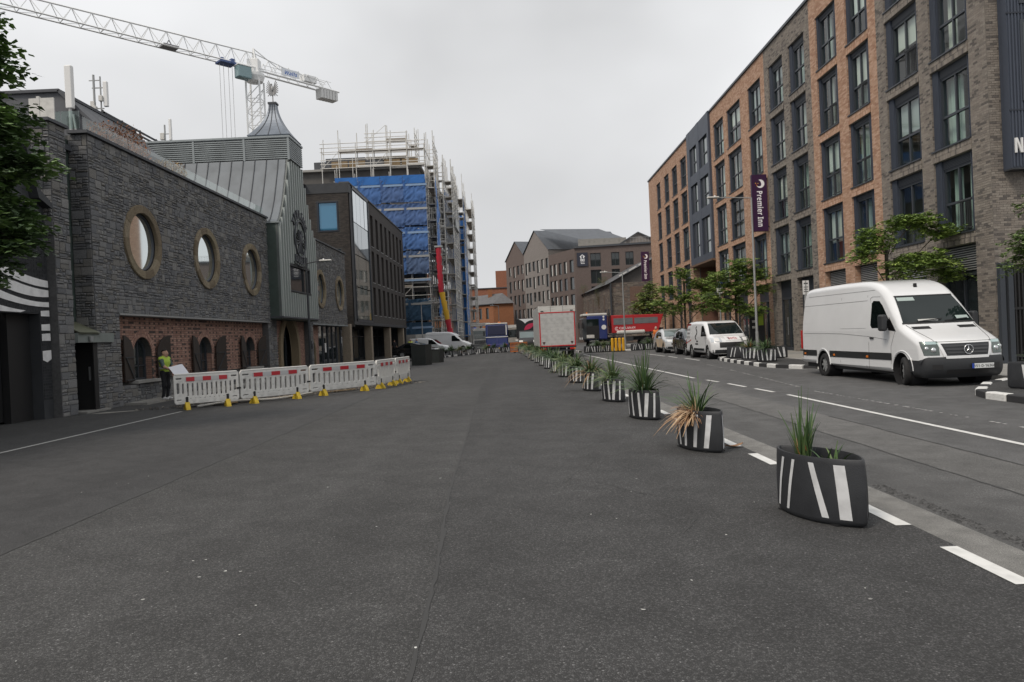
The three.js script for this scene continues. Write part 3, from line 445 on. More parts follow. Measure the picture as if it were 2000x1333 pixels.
// entrance under the gable
const EA = faceEast(-12.45);
add(dist, 'entrance_wall', gW(holedWall([[37.5, 0], [44.1, 0], [44.1, 3.05], [37.5, 3.05]], [pointPath(41.0, 1.45, 0, 1.35, 1.9)], .3), EA), M.mortarGrey);
masonry(dist, 'brick', brickField(38.6, 44.1, 0, 3.0, () => pick(redT), (u, v) => Math.abs(u - 41) < 1.9 && v < 1.4 || Math.hypot(u - 41, (v - 1.3) * 1.1) < 1.95), EA, M.brick, { d: .014 });
masonry(dist, 'stone', stoneField(37.5, 38.6, 0, 3.0, stoneTones, null), faceEast(-12.3), M.stone, { rock: true, d: .04 }); add(dist, 'pier', wuv(bb(-12.5, -12.301, 0, 3.02, -38.6, -37.5)), M.mortarStone);
{ const o = new THREE.Shape(pointPath(41, 1.78, 0, 1.35, 2.35).getPoints(18)); o.holes.push(pointPath(41, 1.42, .001, 1.35, 1.88)); const g = new THREE.ExtrudeGeometry(o, { depth: .4, bevelEnabled: true, bevelSize: .02, bevelThickness: .02, bevelSegments: 1 }); g.translate(0, 0, -.28); add(dist, 'pointed_arch', gW(g, EA), M.sandstone);
  const dr = add(dist, 'entrance_door', gW(mg([bb(39.6, 39.66, 0, 2.9, -.6, -.54), bb(40.97, 41.03, 0, 2.9, -.6, -.54), bb(42.34, 42.4, 0, 2.9, -.6, -.54), bb(39.6, 42.4, 2.1, 2.17, -.6, -.54)]), EA), M.frame); const pg = new THREE.PlaneGeometry(2.9, 3.0); pg.translate(41, 1.5, -.58); add(dr, 'pane', gW(pg, EA), M.glassDark); add(dr, 'handle', gW(mg([bb(40.85, 40.89, .85, 1.35, -.54, -.48), bb(41.1, 41.14, .85, 1.35, -.54, -.48)]), EA), M.steel); }
add(dist, 'entrance_lamp', mg([cyl(.03, .03, .25, -12.12, 1.75, -44.45), rbox(.14, .3, .14, .02, -12.12, 1.55, -44.45)]), M.charcoal);
// shop front under the second stone wall
const E2 = faceEast(-12.7);
add(dist, 'shopfront_wall', gW(holedWall([[45.2, 0], [48.2, 0], [48.2, 2.95], [45.2, 2.95]], [pointPath(46.75, .42, 0, 1.3, .62)], .25), E2), M.mortarGrey);
masonry(dist, 'brick', brickField(45.2, 48.2, 0, 2.92, () => pick(redT), (u, v) => Math.abs(u - 46.75) < .52 && v < 2.0), E2, M.brick, { d: .014 });
{ const o = new THREE.Shape(pointPath(46.75, .56, 0, 1.3, .8).getPoints(12)); o.holes.push(pointPath(46.75, .41, .001, 1.3, .61)); const g = new THREE.ExtrudeGeometry(o, { depth: .2, bevelEnabled: false }); g.translate(0, 0, -.12); add(dist, 'pointed_arch', gW(g, E2), M.sandstone); const p = new THREE.PlaneGeometry(.85, 2.1); p.translate(46.75, 1.05, -.2); add(dist, 'arched_door', gW(p, E2), M.glassDark); }
for (let i = 0; i < 5; i++) { const a = 48.25 + i * 1.28, w = add(dist, 'shop_window', gW(mg([bb(a, a + .07, 0, 2.92, -.1, 0), bb(a + 1.2, a + 1.27, 0, 2.92, -.1, 0), bb(a, a + 1.27, 2.85, 2.92, -.1, 0), bb(a, a + 1.27, 0, .1, -.1, 0)]), E2), M.frame); const p = new THREE.PlaneGeometry(1.14, 2.76); p.translate(a + .635, 1.48, -.06); add(w, 'pane', gW(p, E2), M.glassDark); if (i === 1) { const s = new THREE.PlaneGeometry(.42, .62); s.translate(a + .6, 1.4, -.03); add(w, 'poster', gW(s, E2), M.white); } }
add(dist, 'shop_soffit', wuv(bb(-12.8, SX + .04, 2.88, 2.95, -54.7, -45.2)), M.zinc);
// building core so that nothing shows through
add(dist, 'core', mg([bb(-24, -13.45, 0, 7.6, -37.5, -21.9), bb(-24, -13.3, 0, 7.9, -54.6, -37.5)]), M.coreGrey);
// ---- things on the roof terrace ----
function twigShrub(name, label, pos, r, h, n, tones, cat = 'shrub', group) {
  const t = thing(name, label, cat, pos, 0, group), q = new QB(), st = [];
  for (let i = 0; i < 9; i++) st.push(tube([[rr(-.08, .08), 0, rr(-.08, .08)], [rr(-.3, .3) * r, h * .45, rr(-.3, .3) * r], [rr(-1, 1) * r * .8, h * rr(.7, 1), rr(-1, 1) * r * .8]], .012, 6, 4)); add(t, 'stem', mg(st), M.timber);
  for (let i = 0; i < n; i++) { const a = rnd() * 6.28, k = Math.sqrt(rnd()), y = h * rr(.15, 1.05), x = r * k * Math.cos(a) * (1.1 - .35 * y / h), z = r * k * Math.sin(a), s = rr(.02, .05), c = pick(tones), d = [rr(-1, 1), rr(-1, 1), rr(-1, 1)], e = [rr(-1, 1), rr(-1, 1), rr(-1, 1)]; const P = (u, v) => [x + s * (u * d[0] + v * e[0]), y + s * (u * d[1] + v * e[1]), z + s * (u * d[2] + v * e[2])]; q.quad(P(-1, -.4), P(1, -.3), P(1, .4), P(-1, .3), c); }
  add(t, 'foliage', q.build(), mat(1, .9, { vertexColors: true, side: THREE.DoubleSide })); return t;
}
const rust = [[.22, .08, .03], [.17, .07, .035], [.26, .11, .05], [.12, .07, .03]], straw = [[.28, .17, .07], [.2, .13, .06], [.15, .13, .05], [.33, .22, .1]];
twigShrub('rooftop_shrub', 'rust-brown dried shrub behind the glass balustrade, below the plant screen', [-13.7, 7.75, -26.2], 1.1, 1.75, 3800, rust); twigShrub('rooftop_shrub', 'tall rust-brown dried shrub rising against the slatted plant screen', [-14.4, 7.75, -28.3], 1.0, 1.7, 3000, rust);
twigShrub('rooftop_shrub', 'straw-coloured dried shrub in front of the long metal ridge louvre', [-13.3, 7.75, -29.3], .75, 1.25, 2400, straw); twigShrub('rooftop_shrub', 'small faded shrub at the foot of the metal roof slope', [-13.0, 7.75, -32.9], .5, .85, 600, [[.26, .16, .11], [.2, .15, .1]]);
twigShrub('rooftop_shrub', 'reddish dried shrub behind the sloping parapet beside the blue window', [-13.4, 8.0, -46.5], .9, 1.9, 1200, rust);
const screen = thing('plant_screen', 'dark slatted plant screen on the roof behind the stone wall', 'screen', [0, 0, 0]);
for (let i = 0; i < 9; i++) { const y = 12.2 + i * .22; add(screen, 'slat', mg([bb(-23.5, -20.4, y, y + .1, -38.06, -38), bb(-20.46, -20.4, y, y + .1, -52, -38)]), M.charcoal); }
for (let i = 0; i < 8; i++) add(screen, 'post', bb(-20.56, -20.48, 7.7, 14.15, -38.1 - i * 1.9, -38.02 - i * 1.9), M.charcoal);
add(screen, 'lower_panel', wuv(bb(-23.5, -20.6, 7.7, 13.2, -52, -38.2)), M.slate);
const gab = thing('plant_room', 'grey rendered gable of the roof plant room above the stone pier', 'building', [0, 0, 0]);
{ const g = holedWall([[-24, 7.7], [-16.4, 7.7], [-16.4, 10.75], [-17.9, 12.3], [-24, 12.3]], [], 6); g.translate(0, 0, -30); add(gab, 'wall', wuv(g), mat([.11, .115, .125], .8, { map: rep(blotch, .4) })); add(gab, 'roof_edge', mg([bar([-24, 12.35, -29.95], [-17.85, 12.35, -29.95], .12), bar([-17.88, 12.35, -29.95], [-16.3, 10.7, -29.95], .12), bar([-17.88, 12.33, -29.95], [-17.88, 12.33, -36], .12)]), M.slate); }
function antenna(label, x, y, z, kind) {
  const t = thing('phone_antenna', label, 'antenna', [x, y, z]);
  if (kind === 0) { add(t, 'mast', mg([bar([0, 0, 0], [0, 1.5, 0], .08, 8), bar([.2, .1, 0], [.1, .9, 0], .05, 6)]), M.galv); add(t, 'panel_antenna', rbox(.3, 1.75, .22, .06, 0, 2.0, 0), M.white); }
  if (kind === 1) { add(t, 'mast', mg([bar([0, 0, 0], [0, 2.6, 0], .06, 8), bar([.35, .6, 0], [.35, 2.5, 0], .04, 6), bar([-.1, 1.9, 0], [.55, 1.9, 0], .05), bar([-.25, 2.3, 0], [.3, 2.3, 0], .04), bar([-.15, .8, 0], [.5, .8, 0], .05)]), M.galv); add(t, 'panel_antenna', rbox(.24, 1.35, .18, .05, .62, 1.55, 0), M.white); add(t, 'radio_unit', mg([rbox(.22, .4, .2, .02, .05, .7, .1), rbox(.2, .3, .16, .02, .4, 1.3, .1), rbox(.22, .28, .2, .02, -.08, 1.05, 0)]), M.whiteDirty); }
  if (kind === 2) { add(t, 'mast', mg([bar([0, 0, 0], [0, 1.45, 0], .05, 8), bar([.4, .3, 0], [.3, .9, 0], .03, 6), bar([0, .9, 0], [.35, .9, 0], .04)]), M.galv); add(t, 'panel_antenna', rbox(.16, 1.3, .14, .04, .34, 1.15, 0), M.white); add(t, 'radio_unit', rbox(.26, .42, .18, .03, -.15, .75, 0), M.whiteDirty); }
  if (kind === 3) { add(t, 'mast', bar([0, 0, 0], [0, 1.1, 0], .05, 8), M.galv); const d = new THREE.SphereGeometry(.28, 14, 8, 0, 6.3, 0, 1.1); d.rotateX(Math.PI / 2); d.translate(-.32, .62, 0); add(t, 'dish', d, mat([.5, .52, .55], .5, { side: THREE.DoubleSide })); add(t, 'dish_arm', bar([0, .6, 0], [-.3, .6, 0], .04), M.galv); }
  return t;
}
antenna('tall white box antenna at the end of the plant room roof', -17.35, 10.4, -29.8, 0); antenna('steel mast with radio boxes and one white panel on the plant screen', -21.7, 13.9, -39.5, 1); antenna('thin mast with small white panel at the far end of the plant screen', -20.55, 13.9, -45, 2); antenna('short mast carrying a small round dish beside the box antenna', -20.6, 12.9, -36.5, 3);
{ const t = thing('security_camera', 'pale floodlight bracket fixed to the stone pier top', 'lamp', [-12.7, 6.6, -19.7]); add(t, 'bracket', bar([0, 0, 0], [0, 0, -.22], .05), M.galv); add(t, 'housing', rbox(.5, .12, .14, .03, 0, .03, .06), M.whiteDirty); }
// ================= charcoal building with mural =================
const mural = thing('painted_building', 'charcoal painted building with black gateway and white zebra mural beside the stone pier', 'building');
const EM = faceEast(-12.42);
add(mural, 'wall', gW(holedWall([[6, 0], [10, 0], [10, 2.78], [19.48, 2.78], [19.48, 0], [19.88, 0], [19.88, 5.6], [19.3, 5.8], [18.7, 7.5], [6, 7.6]], [rectPath(17.9, 18.9, 4.4, 5.5)], .4), EM), M.charcoal);
masonry(mural, 'painted_brick', brickField(15.5, 19.85, 2.8, 5.5, () => { const k = rr(.024, .04); return [k, k * 1.07, k * 1.2]; }, (u, v) => u > 17.85 && u < 18.95 && v > 4.35), EM, M.brick, { d: .01 });
masonry(mural, 'painted_brick', brickField(19.5, 19.86, .5, 2.78, () => { const k = rr(.024, .038); return [k, k * 1.07, k * 1.2]; }, null), EM, M.brick, { d: .01 });
{ const w = add(mural, 'window', gW(mg([bb(17.88, 18.92, 4.38, 4.45, -.15, .02), bb(17.88, 18.92, 5.45, 5.52, -.15, .02)]), EM), M.black); const p = new THREE.PlaneGeometry(1, 1.1); p.translate(18.4, 4.95, -.2); add(w, 'pane', gW(p, EM), M.glassDark); }
add(mural, 'gate_leaf', bb(-13.05, -12.9, 0, 2.9, -19.7, -6), M.black);
for (let i = 0; i < 22; i++) add(mural, 'gate_slat', bb(-12.88, -12.84, .05 + i * .125, .15 + i * .125, -17.9, -10), M.black);
add(mural, 'gate_post', wuv(bb(-12.88, -12.7, 0, 2.78, -19.46, -18.6)), M.black);
{ // curving white stripes painted on, as thin raised paint
  const stripeM = mat([.78, .78, .78], .7, { map: rep(blotch, .8) }), st = (top, bot) => { const s = new THREE.Shape(); top.forEach(([u, v], i) => i ? s.lineTo(u, v) : s.moveTo(u, v)); bot.slice().reverse().forEach(([u, v]) => s.lineTo(u, v)); const g = new THREE.ExtrudeGeometry(s, { depth: .004, bevelEnabled: false }); g.translate(0, 0, .018); add(mural, 'mural_stripe', gW(g, EM), stripeM); };
  const cv = (a, b, c, n = 12) => { const o = []; for (let i = 0; i <= n; i++) { const t = i / n; o.push([(1 - t) * (1 - t) * a[0] + 2 * t * (1 - t) * b[0] + t * t * c[0], (1 - t) * (1 - t) * a[1] + 2 * t * (1 - t) * b[1] + t * t * c[1]]); } return o; };
  st(cv([16.5, 4.6], [18.2, 3.75], [19.86, 3.67]), cv([16.5, 4.35], [18.3, 3.5], [19.86, 3.49])); st(cv([16.5, 4.28], [18.3, 3.44], [19.86, 3.42]), cv([16.5, 3.95], [18.4, 3.12], [19.86, 3.24]));
  st(cv([16.5, 3.85], [18.4, 3.02], [19.86, 3.1]), cv([16.5, 3.52], [18.3, 2.92], [19.86, 2.97])); st(cv([16.2, 3.44], [17.6, 2.92], [18.9, 2.85]), cv([16.2, 2.82], [17.3, 2.82], [18.7, 2.8]));
  for (const [a, b, c] of [[2.86, 2.72, 0], [2.5, 2.34, 0], [2.25, 2.07, 0], [1.8, 1.52, .04]]) st([[19.5, a], [19.68, a + .01], [19.86, a + .02]], [[19.5, b + c], [19.68, b - c * .5], [19.86, b + c * 1.5]]);
}
add(mural, 'eave_cladding', gW(holedWall([[18.75, 7.6], [18.9, 7.65], [19.45, 6.0], [19.9, 5.75], [19.9, 5.6], [19.35, 5.8]], [], .3), faceEast(-12.2)), M.charcoal);
{ const t = thing('wall_sign', 'small white and red notice on the black gate', 'sign', [-12.82, 1.35, -17.75]); const g = new THREE.PlaneGeometry(.34, .4); g.rotateY(Math.PI / 2); add(t, 'plate', g, new THREE.MeshStandardMaterial({ map: canvasTex(128, 152, (x) => { x.fillStyle = '#d6dadb'; x.fillRect(0, 0, 128, 152); x.fillStyle = '#a8232a'; x.fillRect(0, 96, 128, 56); x.fillStyle = '#5b7f8c'; x.fillRect(12, 20, 60, 8); x.fillRect(12, 38, 80, 8); x.fillStyle = '#eee'; x.fillRect(20, 116, 80, 12); }), roughness: .6 })); }
// ================= dark brick office block =================
const off = thing('office_block', 'dark brown brick office block on pale columns with a tall glazed bay', 'building');
const OT = [[.05, .044, .04], [.062, .054, .048], [.042, .037, .035], [.072, .062, .055]];
{ // gable end facing the camera, with the blue window
  const F = faceSouth(-57);
  add(off, 'end_wall', gW(holedWall([[-24, 2.9], [-12.2, 2.9], [-12.2, 13.2], [-24, 13.2]], [rectPath(-14.62, -13.06, 10.28, 12.55), rectPath(-14.3, -12.95, 7.2, 8.9)], .3), F), M.mortarGrey);
  masonry(off, 'brick', brickField(-18.5, -12.2, 7.5, 13.2, () => pick(OT), (u, v) => (u > -14.75 && u < -12.95 && v > 10.2 && v < 12.65) || (u > -14.4 && u < -12.85 && v < 9)), F, M.brick, { d: .012 });
  masonry(off, 'brick', brickField(-16, -12.2, 2.9, 7.5, () => pick(OT), null), F, M.brick, { d: .012 });
  add(off, 'parapet', wuv(bb(-24, -12.15, 13.2, 13.95, -57.6, -56.95)), M.charcoal);
  const w = add(off, 'window', gW((() => { const s = new THREE.Shape([new THREE.Vector2(-14.65, 10.25), new THREE.Vector2(-13.03, 10.25), new THREE.Vector2(-13.03, 12.58), new THREE.Vector2(-14.65, 12.58)]); s.holes.push(rectPath(-14.52, -13.14, 10.36, 12.48)); const g = new THREE.ExtrudeGeometry(s, { depth: .2, bevelEnabled: false }); g.translate(0, 0, -.15); return g; })(), F), M.navyDark);
  const p = new THREE.PlaneGeometry(1.4, 2.14); p.translate(-13.83, 11.42, -.08); add(w, 'pane', gW(p, F), M.glassBlue);
  const b = add(off, 'window', gW(bb(-14.3, -12.95, 7.15, 7.25, -.1, .05), F), M.navyDark); const p2 = new THREE.PlaneGeometry(1.35, 1.7); p2.translate(-13.62, 8.05, -.1); add(b, 'pane', gW(p2, F), new THREE.MeshPhysicalMaterial({ color: LC(.03, .07, .1), roughness: .05 }));
  // lean-to roof seen between tower and block
  const q = new QB(); q.quad([-19.5, 15.2, -56.5], [-15.4, 13.9, -56.5], [-15.4, 13.9, -60], [-19.5, 15.2, -60], [1, 1, 1]); q.quad([-19.5, 13.9, -56.5], [-15.4, 13.9, -56.5], [-15.4, 13.92, -56.5], [-19.5, 15.2, -56.5], [1, 1, 1]); add(off, 'roof_housing', q.build(), M.slate);
}
{ // street face: glazed bay then a brick grid of tall windows
  const F = faceEast(-12.2);
  add(off, 'corner_pier', wuv(bb(-12.6, -12.2, 3.2, 13.95, -58.15, -57)), M.charcoal);
  const bayFrame = add(off, 'glazed_bay', gW(mg([bb(58.15, 58.3, 3.4, 13.9, -.2, .06), bb(64.5, 64.7, 3.4, 13.9, -.2, .06), bb(58.15, 64.7, 13.75, 13.95, -.2, .06), bb(58.15, 64.7, 3.3, 3.5, -.2, .06)]), F), M.frame);
  for (let r = 0; r < 4; r++) for (let c = 0; c < 4; c++) { const u0 = 58.3 + c * 1.55, v0 = 3.5 + r * 2.57; const p = new THREE.PlaneGeometry(1.5, 2.5); p.translate(u0 + .775, v0 + 1.28, rr(-.02, 0)); add(bayFrame, 'pane', gW(p, F), r === 3 ? M.glassSky : r === 2 ? M.glassMirror : M.glassGreen); }  // upper pane rows get paler mirror glass to imitate reflected sky
  const wins = []; for (const [v0, v1] of [[10.1, 12.9], [6.9, 9.7], [4.0, 6.5]]) for (let c = 0; c < 8; c++) { const u = 65.6 + c * 2.42; wins.push([u, u + 1.15, v0, v1]); }
  add(off, 'street_wall', gW(holedWall([[64.7, 3.2], [85, 3.2], [85, 13.95], [64.7, 13.95]], wins.map((w) => rectPath(...w)), .5), F), mat([.052, .046, .043], .85, { map: rep(grainC, .8), bumpMap: rep(grainB, 2), bumpScale: .006 }));
  for (const [a, b, c, d] of wins) { const w = add(off, 'window', gW(mg([bb(a, a + .07, c, d, -.45, -.38), bb(b - .07, b, c, d, -.45, -.38), bb(a, b, c, c + .07, -.45, -.36), bb(a, b, d - .07, d, -.45, -.38)]), F), M.frame); const p = new THREE.PlaneGeometry(b - a - .1, d - c - .1); p.translate((a + b) / 2, (c + d) / 2, -.42); add(w, 'pane', gW(p, F), M.glassDark); add(w, 'metal_sill', gW(bb(a - .02, b + .02, c - .04, c + .01, -.3, .04), F), M.galv); }
  add(off, 'coping', wuv(bb(-12.9, -12.12, 13.95, 14.05, -85.05, -57)), M.slate);
  add(off, 'end_wall', wuv(bb(-24, -12.25, 0, 13.9, -85, -84.6)), M.charcoal);
  add(off, 'deep_soffit', wuv(bb(-20, -12.15, 3.05, 3.3, -85, -57)), M.charcoal);
  for (const d of [56.0, 64.3, 73.9, 82.8]) add(off, 'column', wuv(rbox(.62, 3.1, .7, .03, -12.55, 1.53, -d)), M.column);
  for (let i = 0; i < 11; i++) { const a = 57 + i * 2.5; const fz = add(off, 'ground_window', mg([bb(-15.1, -15, 0, 3.05, -a - .05, -a + .05), bb(-15.08, -15.02, 2.2, 2.28, -a - 2.5, -a)]), M.frame); const p = new THREE.PlaneGeometry(2.4, 3.0); p.rotateY(Math.PI / 2); p.translate(-15.06, 1.5, -a - 1.25); add(fz, 'pane', p, M.glassDark); if (i === 2 || i === 4) { const s = new THREE.PlaneGeometry(.9, 1.5); s.rotateY(Math.PI / 2); s.translate(-15.0, 1.4, -a - 1.2); add(fz, 'window_poster', s, mat([.4, .5, .55], .6)); } }
  add(off, 'core', mg([bb(-24, -15.2, 0, 13.5, -84.5, -57.4), bb(-15.2, -12.8, 3.3, 13.5, -84.5, -57.4)]), M.coreGrey);
}

// ================= building under scaffold =================
const ply = mat([.26, .19, .11], .9, { map: grainRep }), deckM = mat([.33, .3, .26], .9, { map: grainRep }), tubeM = mat([.62, .61, .58], .55, { metalness: .3 });
const netM = new THREE.MeshPhysicalMaterial({ color: LC(.03, .16, .48), roughness: .9, transmission: .2, thickness: 0, side: THREE.DoubleSide, map: rep(blotch, .25) });
const netThin = new THREE.MeshPhysicalMaterial({ color: LC(.1, .24, .56), roughness: 1, side: THREE.DoubleSide, transmission: .4, thickness: 0, map: rep(blotch, .22) });
const netThins = [[.1, .2, .46, .5], [.13, .22, .42, .55], [.08, .2, .5, .42]].map(([a, b, c, t]) => new THREE.MeshPhysicalMaterial({ color: LC(a, b, c), roughness: 1, side: THREE.DoubleSide, transmission: t, thickness: 0, map: rep(blotch, .35) }));
const netDark = new THREE.MeshPhysicalMaterial({ color: LC(.04, .11, .2), roughness: 1, side: THREE.DoubleSide, transmission: .45, thickness: 0, map: rep(blotch, .22) });
const site = thing('unfinished_building', 'concrete apartment building under construction behind scaffolding and blue netting', 'building');
{ const cw = mat([.1, .095, .09], .9, { map: rep(blotch, .3) }), slab = mat([.3, .295, .28], .9);
  for (let i = 0; i < 8; i++) { const y = 3 + i * 2.85; add(site, 'floor_slab', mg([bb(-26, -10.4, y - .15, y + .1, -96, -91), bb(-26, -9.6, y - .15, y + .1, -126, -96)]), slab); }
  add(site, 'wall', wuv(bb(-26, -10.7, 0, 22.9, -125, -91.5)), cw);
  for (let i = 0; i < 7; i++) for (let k = 0; k < 9; k++) { const y = 3.9 + i * 2.85, d = 95.5 + k * 3.3; const g = new THREE.PlaneGeometry(1.5, 1.6); g.rotateY(Math.PI / 2); g.translate(-10.68, y, -d); add(site, 'dark_opening_sheet', g, M.glassDark); }  // dark sheets on the wall stand in for shaded window openings
  for (let i = 0; i < 7; i++) for (let k = 0; k < 4; k++) { const g = new THREE.PlaneGeometry(1.8, 1.6); g.translate(-19.5 + k * 2.7, 3.9 + i * 2.85, -91.48); add(site, 'dark_opening_sheet', g, M.glassDark); }
  for (let k = 0; k < 6; k++) add(site, 'roof_cladding', wuv(bb(-24 + k * 2.2, -22 + k * 2.2, 22.9, 24.4, -93.2, -93)), k % 3 ? ply : M.slate);
  add(site, 'roof_block', wuv(bb(-23, -13, 23, 25.3, -106, -95)), M.slate);
}
function scaffold(label, x0, x1, d0, d1, h, faces, o = {}) { // tube scaffold round a corner: faces 'S' towards the camera, 'E' towards the street
  const t = thing('scaffold', label, 'scaffold'), poles = [], lift = 2.0, gap = 1.0;
  const side = (S) => { const L = S ? x1 - x0 : d1 - d0, n = Math.max(1, Math.round(L / 2.1)); const P = (k, y, off) => S ? [x0 + L * k / n, y, -(d0 - off)] : [x1 + off, y, -(d0 + L * k / n)];
    for (let k = 0; k <= n; k++) for (const off of [0, gap]) { const top = h + rr(.2, 2.6); poles.push(bar(P(k, 0, off), P(k, top, off), .042 * (o.t || 1), 4)); }
    for (let y = lift; y <= h + .1; y += lift) { for (const off of [0, gap]) for (const e of (off ? [0, .5, 1.0] : [0])) poles.push(bar(P(-.1, y + e, off), P(n + .1, y + e, off), .036 * (o.t || 1), 4)); for (let k = 0; k <= n; k++) poles.push(bar(P(k, y, -.05), P(k, y, gap + .15), .036, 4));
      for (let k = 0; k < n; k += 1) if (rnd() < .8) { const a = P(k, y, .08), b = P(k + 1, y, gap - .08); add(t, 'deck_board', bb(Math.min(a[0], b[0]), Math.max(a[0], b[0]), y + .04, y + .085, Math.min(a[2], b[2]), Math.max(a[2], b[2])), deckM); if (rnd() < .5) { const c = P(k, y, gap - .02), e = P(k + 1, y, gap + .01); add(t, 'toe_board', bb(Math.min(c[0], e[0]) - .01, Math.max(c[0], e[0]) + .01, y + .08, y + .27, Math.min(c[2], e[2]) - .01, Math.max(c[2], e[2]) + .01), pick([deckM, M.whiteDirty, tubeM])); } } 
      if (Math.round(y / lift) % 2) for (let k = 0; k < n; k += 3) poles.push(bar(P(k, y, gap), P(Math.min(n, k + 1), y + lift, gap), .03, 4)); } };
  for (const f of faces) side(f === 'S'); stuff(add(t, 'tubes', mg(poles), o.m || tubeM)); return t;
}
function net(parent, pts, nu, nv, amp, m) { // sagging sheet between four corners a,b (top) c,d (bottom)
  const g = new THREE.PlaneGeometry(1, 1, nu, nv), p = g.attributes.position, [a, b, c, d] = pts.map((q) => V(...q)); const n = b.clone().sub(a).cross(d.clone().sub(a)).normalize(); const L = a.distanceTo(b), H = a.distanceTo(d);
  for (let i = 0; i < p.count; i++) { const u = p.getX(i) + .5, v = .5 - p.getY(i); const q = a.clone().lerp(b, u).lerp(d.clone().lerp(c, u), v); q.addScaledVector(n, amp * (fbm(u * L * .5 + 3, v * H * .5 + 7, 128, 3, 77) - .5) * 2 + .06 * Math.sin(u * L * 9 + 2 * fbm(u * 3, v * 8, 64, 2, 5) * 6) * amp * 4); p.setXYZ(i, q.x, q.y, q.z); const uv = g.attributes.uv; uv.setXY(i, u * L, v * H); }
  g.computeVertexNormals(); return add(parent, 'debris_net', g, m);
}
const sc1 = scaffold('scaffold wrapped in blue netting next to the dark office block', -20.5, -9.7, 90, 96, 21.6, ['S', 'E']);
{ const z = -88.9; // the sheeted face, one sheet for each bay and pair of lifts
  for (let r = 0; r < 7; r++) for (let c = 0; c < 4; c++) { const x0 = -20.5 + c * 2.7, y1 = 20.9 - r * 2.85, y0 = y1 - 2.75; if (r === 4 && c > 1) continue; const jy0 = rr(-.15, .1); net(sc1, [[x0, y1 + jy0, z], [x0 + 2.68, y1 + rr(-.12, .08), z + .03], [x0 + 2.68, y0 + rr(-.2, .15), z + .05], [x0, y0 + rr(-.2, .15), z]], 22, 18, .26, r < 4 ? pick(netThins) : netDark); }
  for (let c = 0; c < 4; c++) net(sc1, [[-20.5 + c * 2.7, 21.4, z + .1], [-17.85 + c * 2.7, 21.4, z + .1], [-17.85 + c * 2.7, 20.4, z + .1], [-20.5 + c * 2.7, 20.4, z + .1]], 10, 6, .1, netM);
  for (let r = 0; r < 7; r++) add(sc1, 'lift_band', bb(-20.6, -9.6, 20.1 - r * 2.85, 20.35 - r * 2.85, z + .02, z + .1), r % 2 ? M.galv : mat([.2, .3, .45], .7));
  net(sc1, [[-8.6, 21.3, -89], [-8.6, 17.2, -93.2], [-8.6, 5.2, -90.6], [-8.6, 4.6, -88.9]], 12, 40, .22, netM); net(sc1, [[-8.7, 17.0, -90.2], [-8.7, 15.2, -94.5], [-8.7, 4.2, -91.8], [-8.7, 4.4, -89.4]], 12, 40, .18, netM);
}
const sc2 = scaffold('bare steel scaffold with stair towers beside the red rubbish chute', -10.2, -8.2, 96.5, 107, 23.2, ['E', 'S'], { t: 1.5 });
add(sc2, 'loading_bay', mg([bb(-8.2, -6.9, 16.3, 16.5, -104, -98), bb(-7.0, -6.9, 16.5, 17.5, -104, -98)]), M.galv);
const sc3 = scaffold('tall scaffold with hanging blue strips of net at the far corner', -9.4, -7.6, 109, 116, 23.6, ['S', 'E']);
net(sc3, [[-9.3, 23.5, -107.7], [-7.4, 21, -107.7], [-7.3, 1.5, -107.7], [-8.6, 1.5, -107.7]], 8, 40, .2, netM); net(sc3, [[-6.6, 22.5, -109], [-6.6, 18, -115], [-6.6, 2, -113], [-6.6, 2, -109]], 8, 40, .25, netM);
const sc4 = scaffold('outermost open scaffold ending above the distant brick house', -8.0, -6.8, 118, 127, 22.4, ['S', 'E']);
net(sc4, [[-7.9, 21.5, -116.7], [-7.0, 20.5, -116.7], [-7.0, 1.8, -116.7], [-7.9, 1.8, -116.7]], 6, 30, .15, netM);
const sc5 = scaffold('rooftop scaffold with guard rails above the netting', -22.4, -9.9, 91.6, 97, 4.2, ['S', 'E'], { t: 1.3 }); sc5.position.y = 21.0; const sc6 = scaffold('taller rooftop scaffold tower rising behind the guard rails', -17.5, -12.5, 95, 99, 6.2, ['S', 'E'], { t: 1.3 }); sc6.position.y = 21.0;
{ const t = thing('rubbish_chute', 'red and yellow segmented rubbish chute hanging down the scaffold', 'chute'); let y = 12.0; const cols = [M.red, M.red, M.red, M.red, M.red, M.yellow, M.yellow, M.yellow, M.red, M.red]; for (let i = 0; i < 10; i++) { const h = 1.12, x = -8.45 + (i > 4 ? (i - 4) * .16 : 0) + .02 * i, g = new THREE.CylinderGeometry(.36, .27, h, 14, 1, true); g.rotateZ(i > 4 ? .12 : .02); add(t, 'chute_section', g, cols[i] === M.red ? mat([.42, .02, .04], .55, { side: THREE.DoubleSide }) : mat([.6, .36, .03], .55, { side: THREE.DoubleSide })).position.set(x, y - i * 1.08, -88.2); } add(t, 'chute_frame', bb(-8.9, -8.0, 12.5, 12.7, -88.7, -87.8), M.galv); }
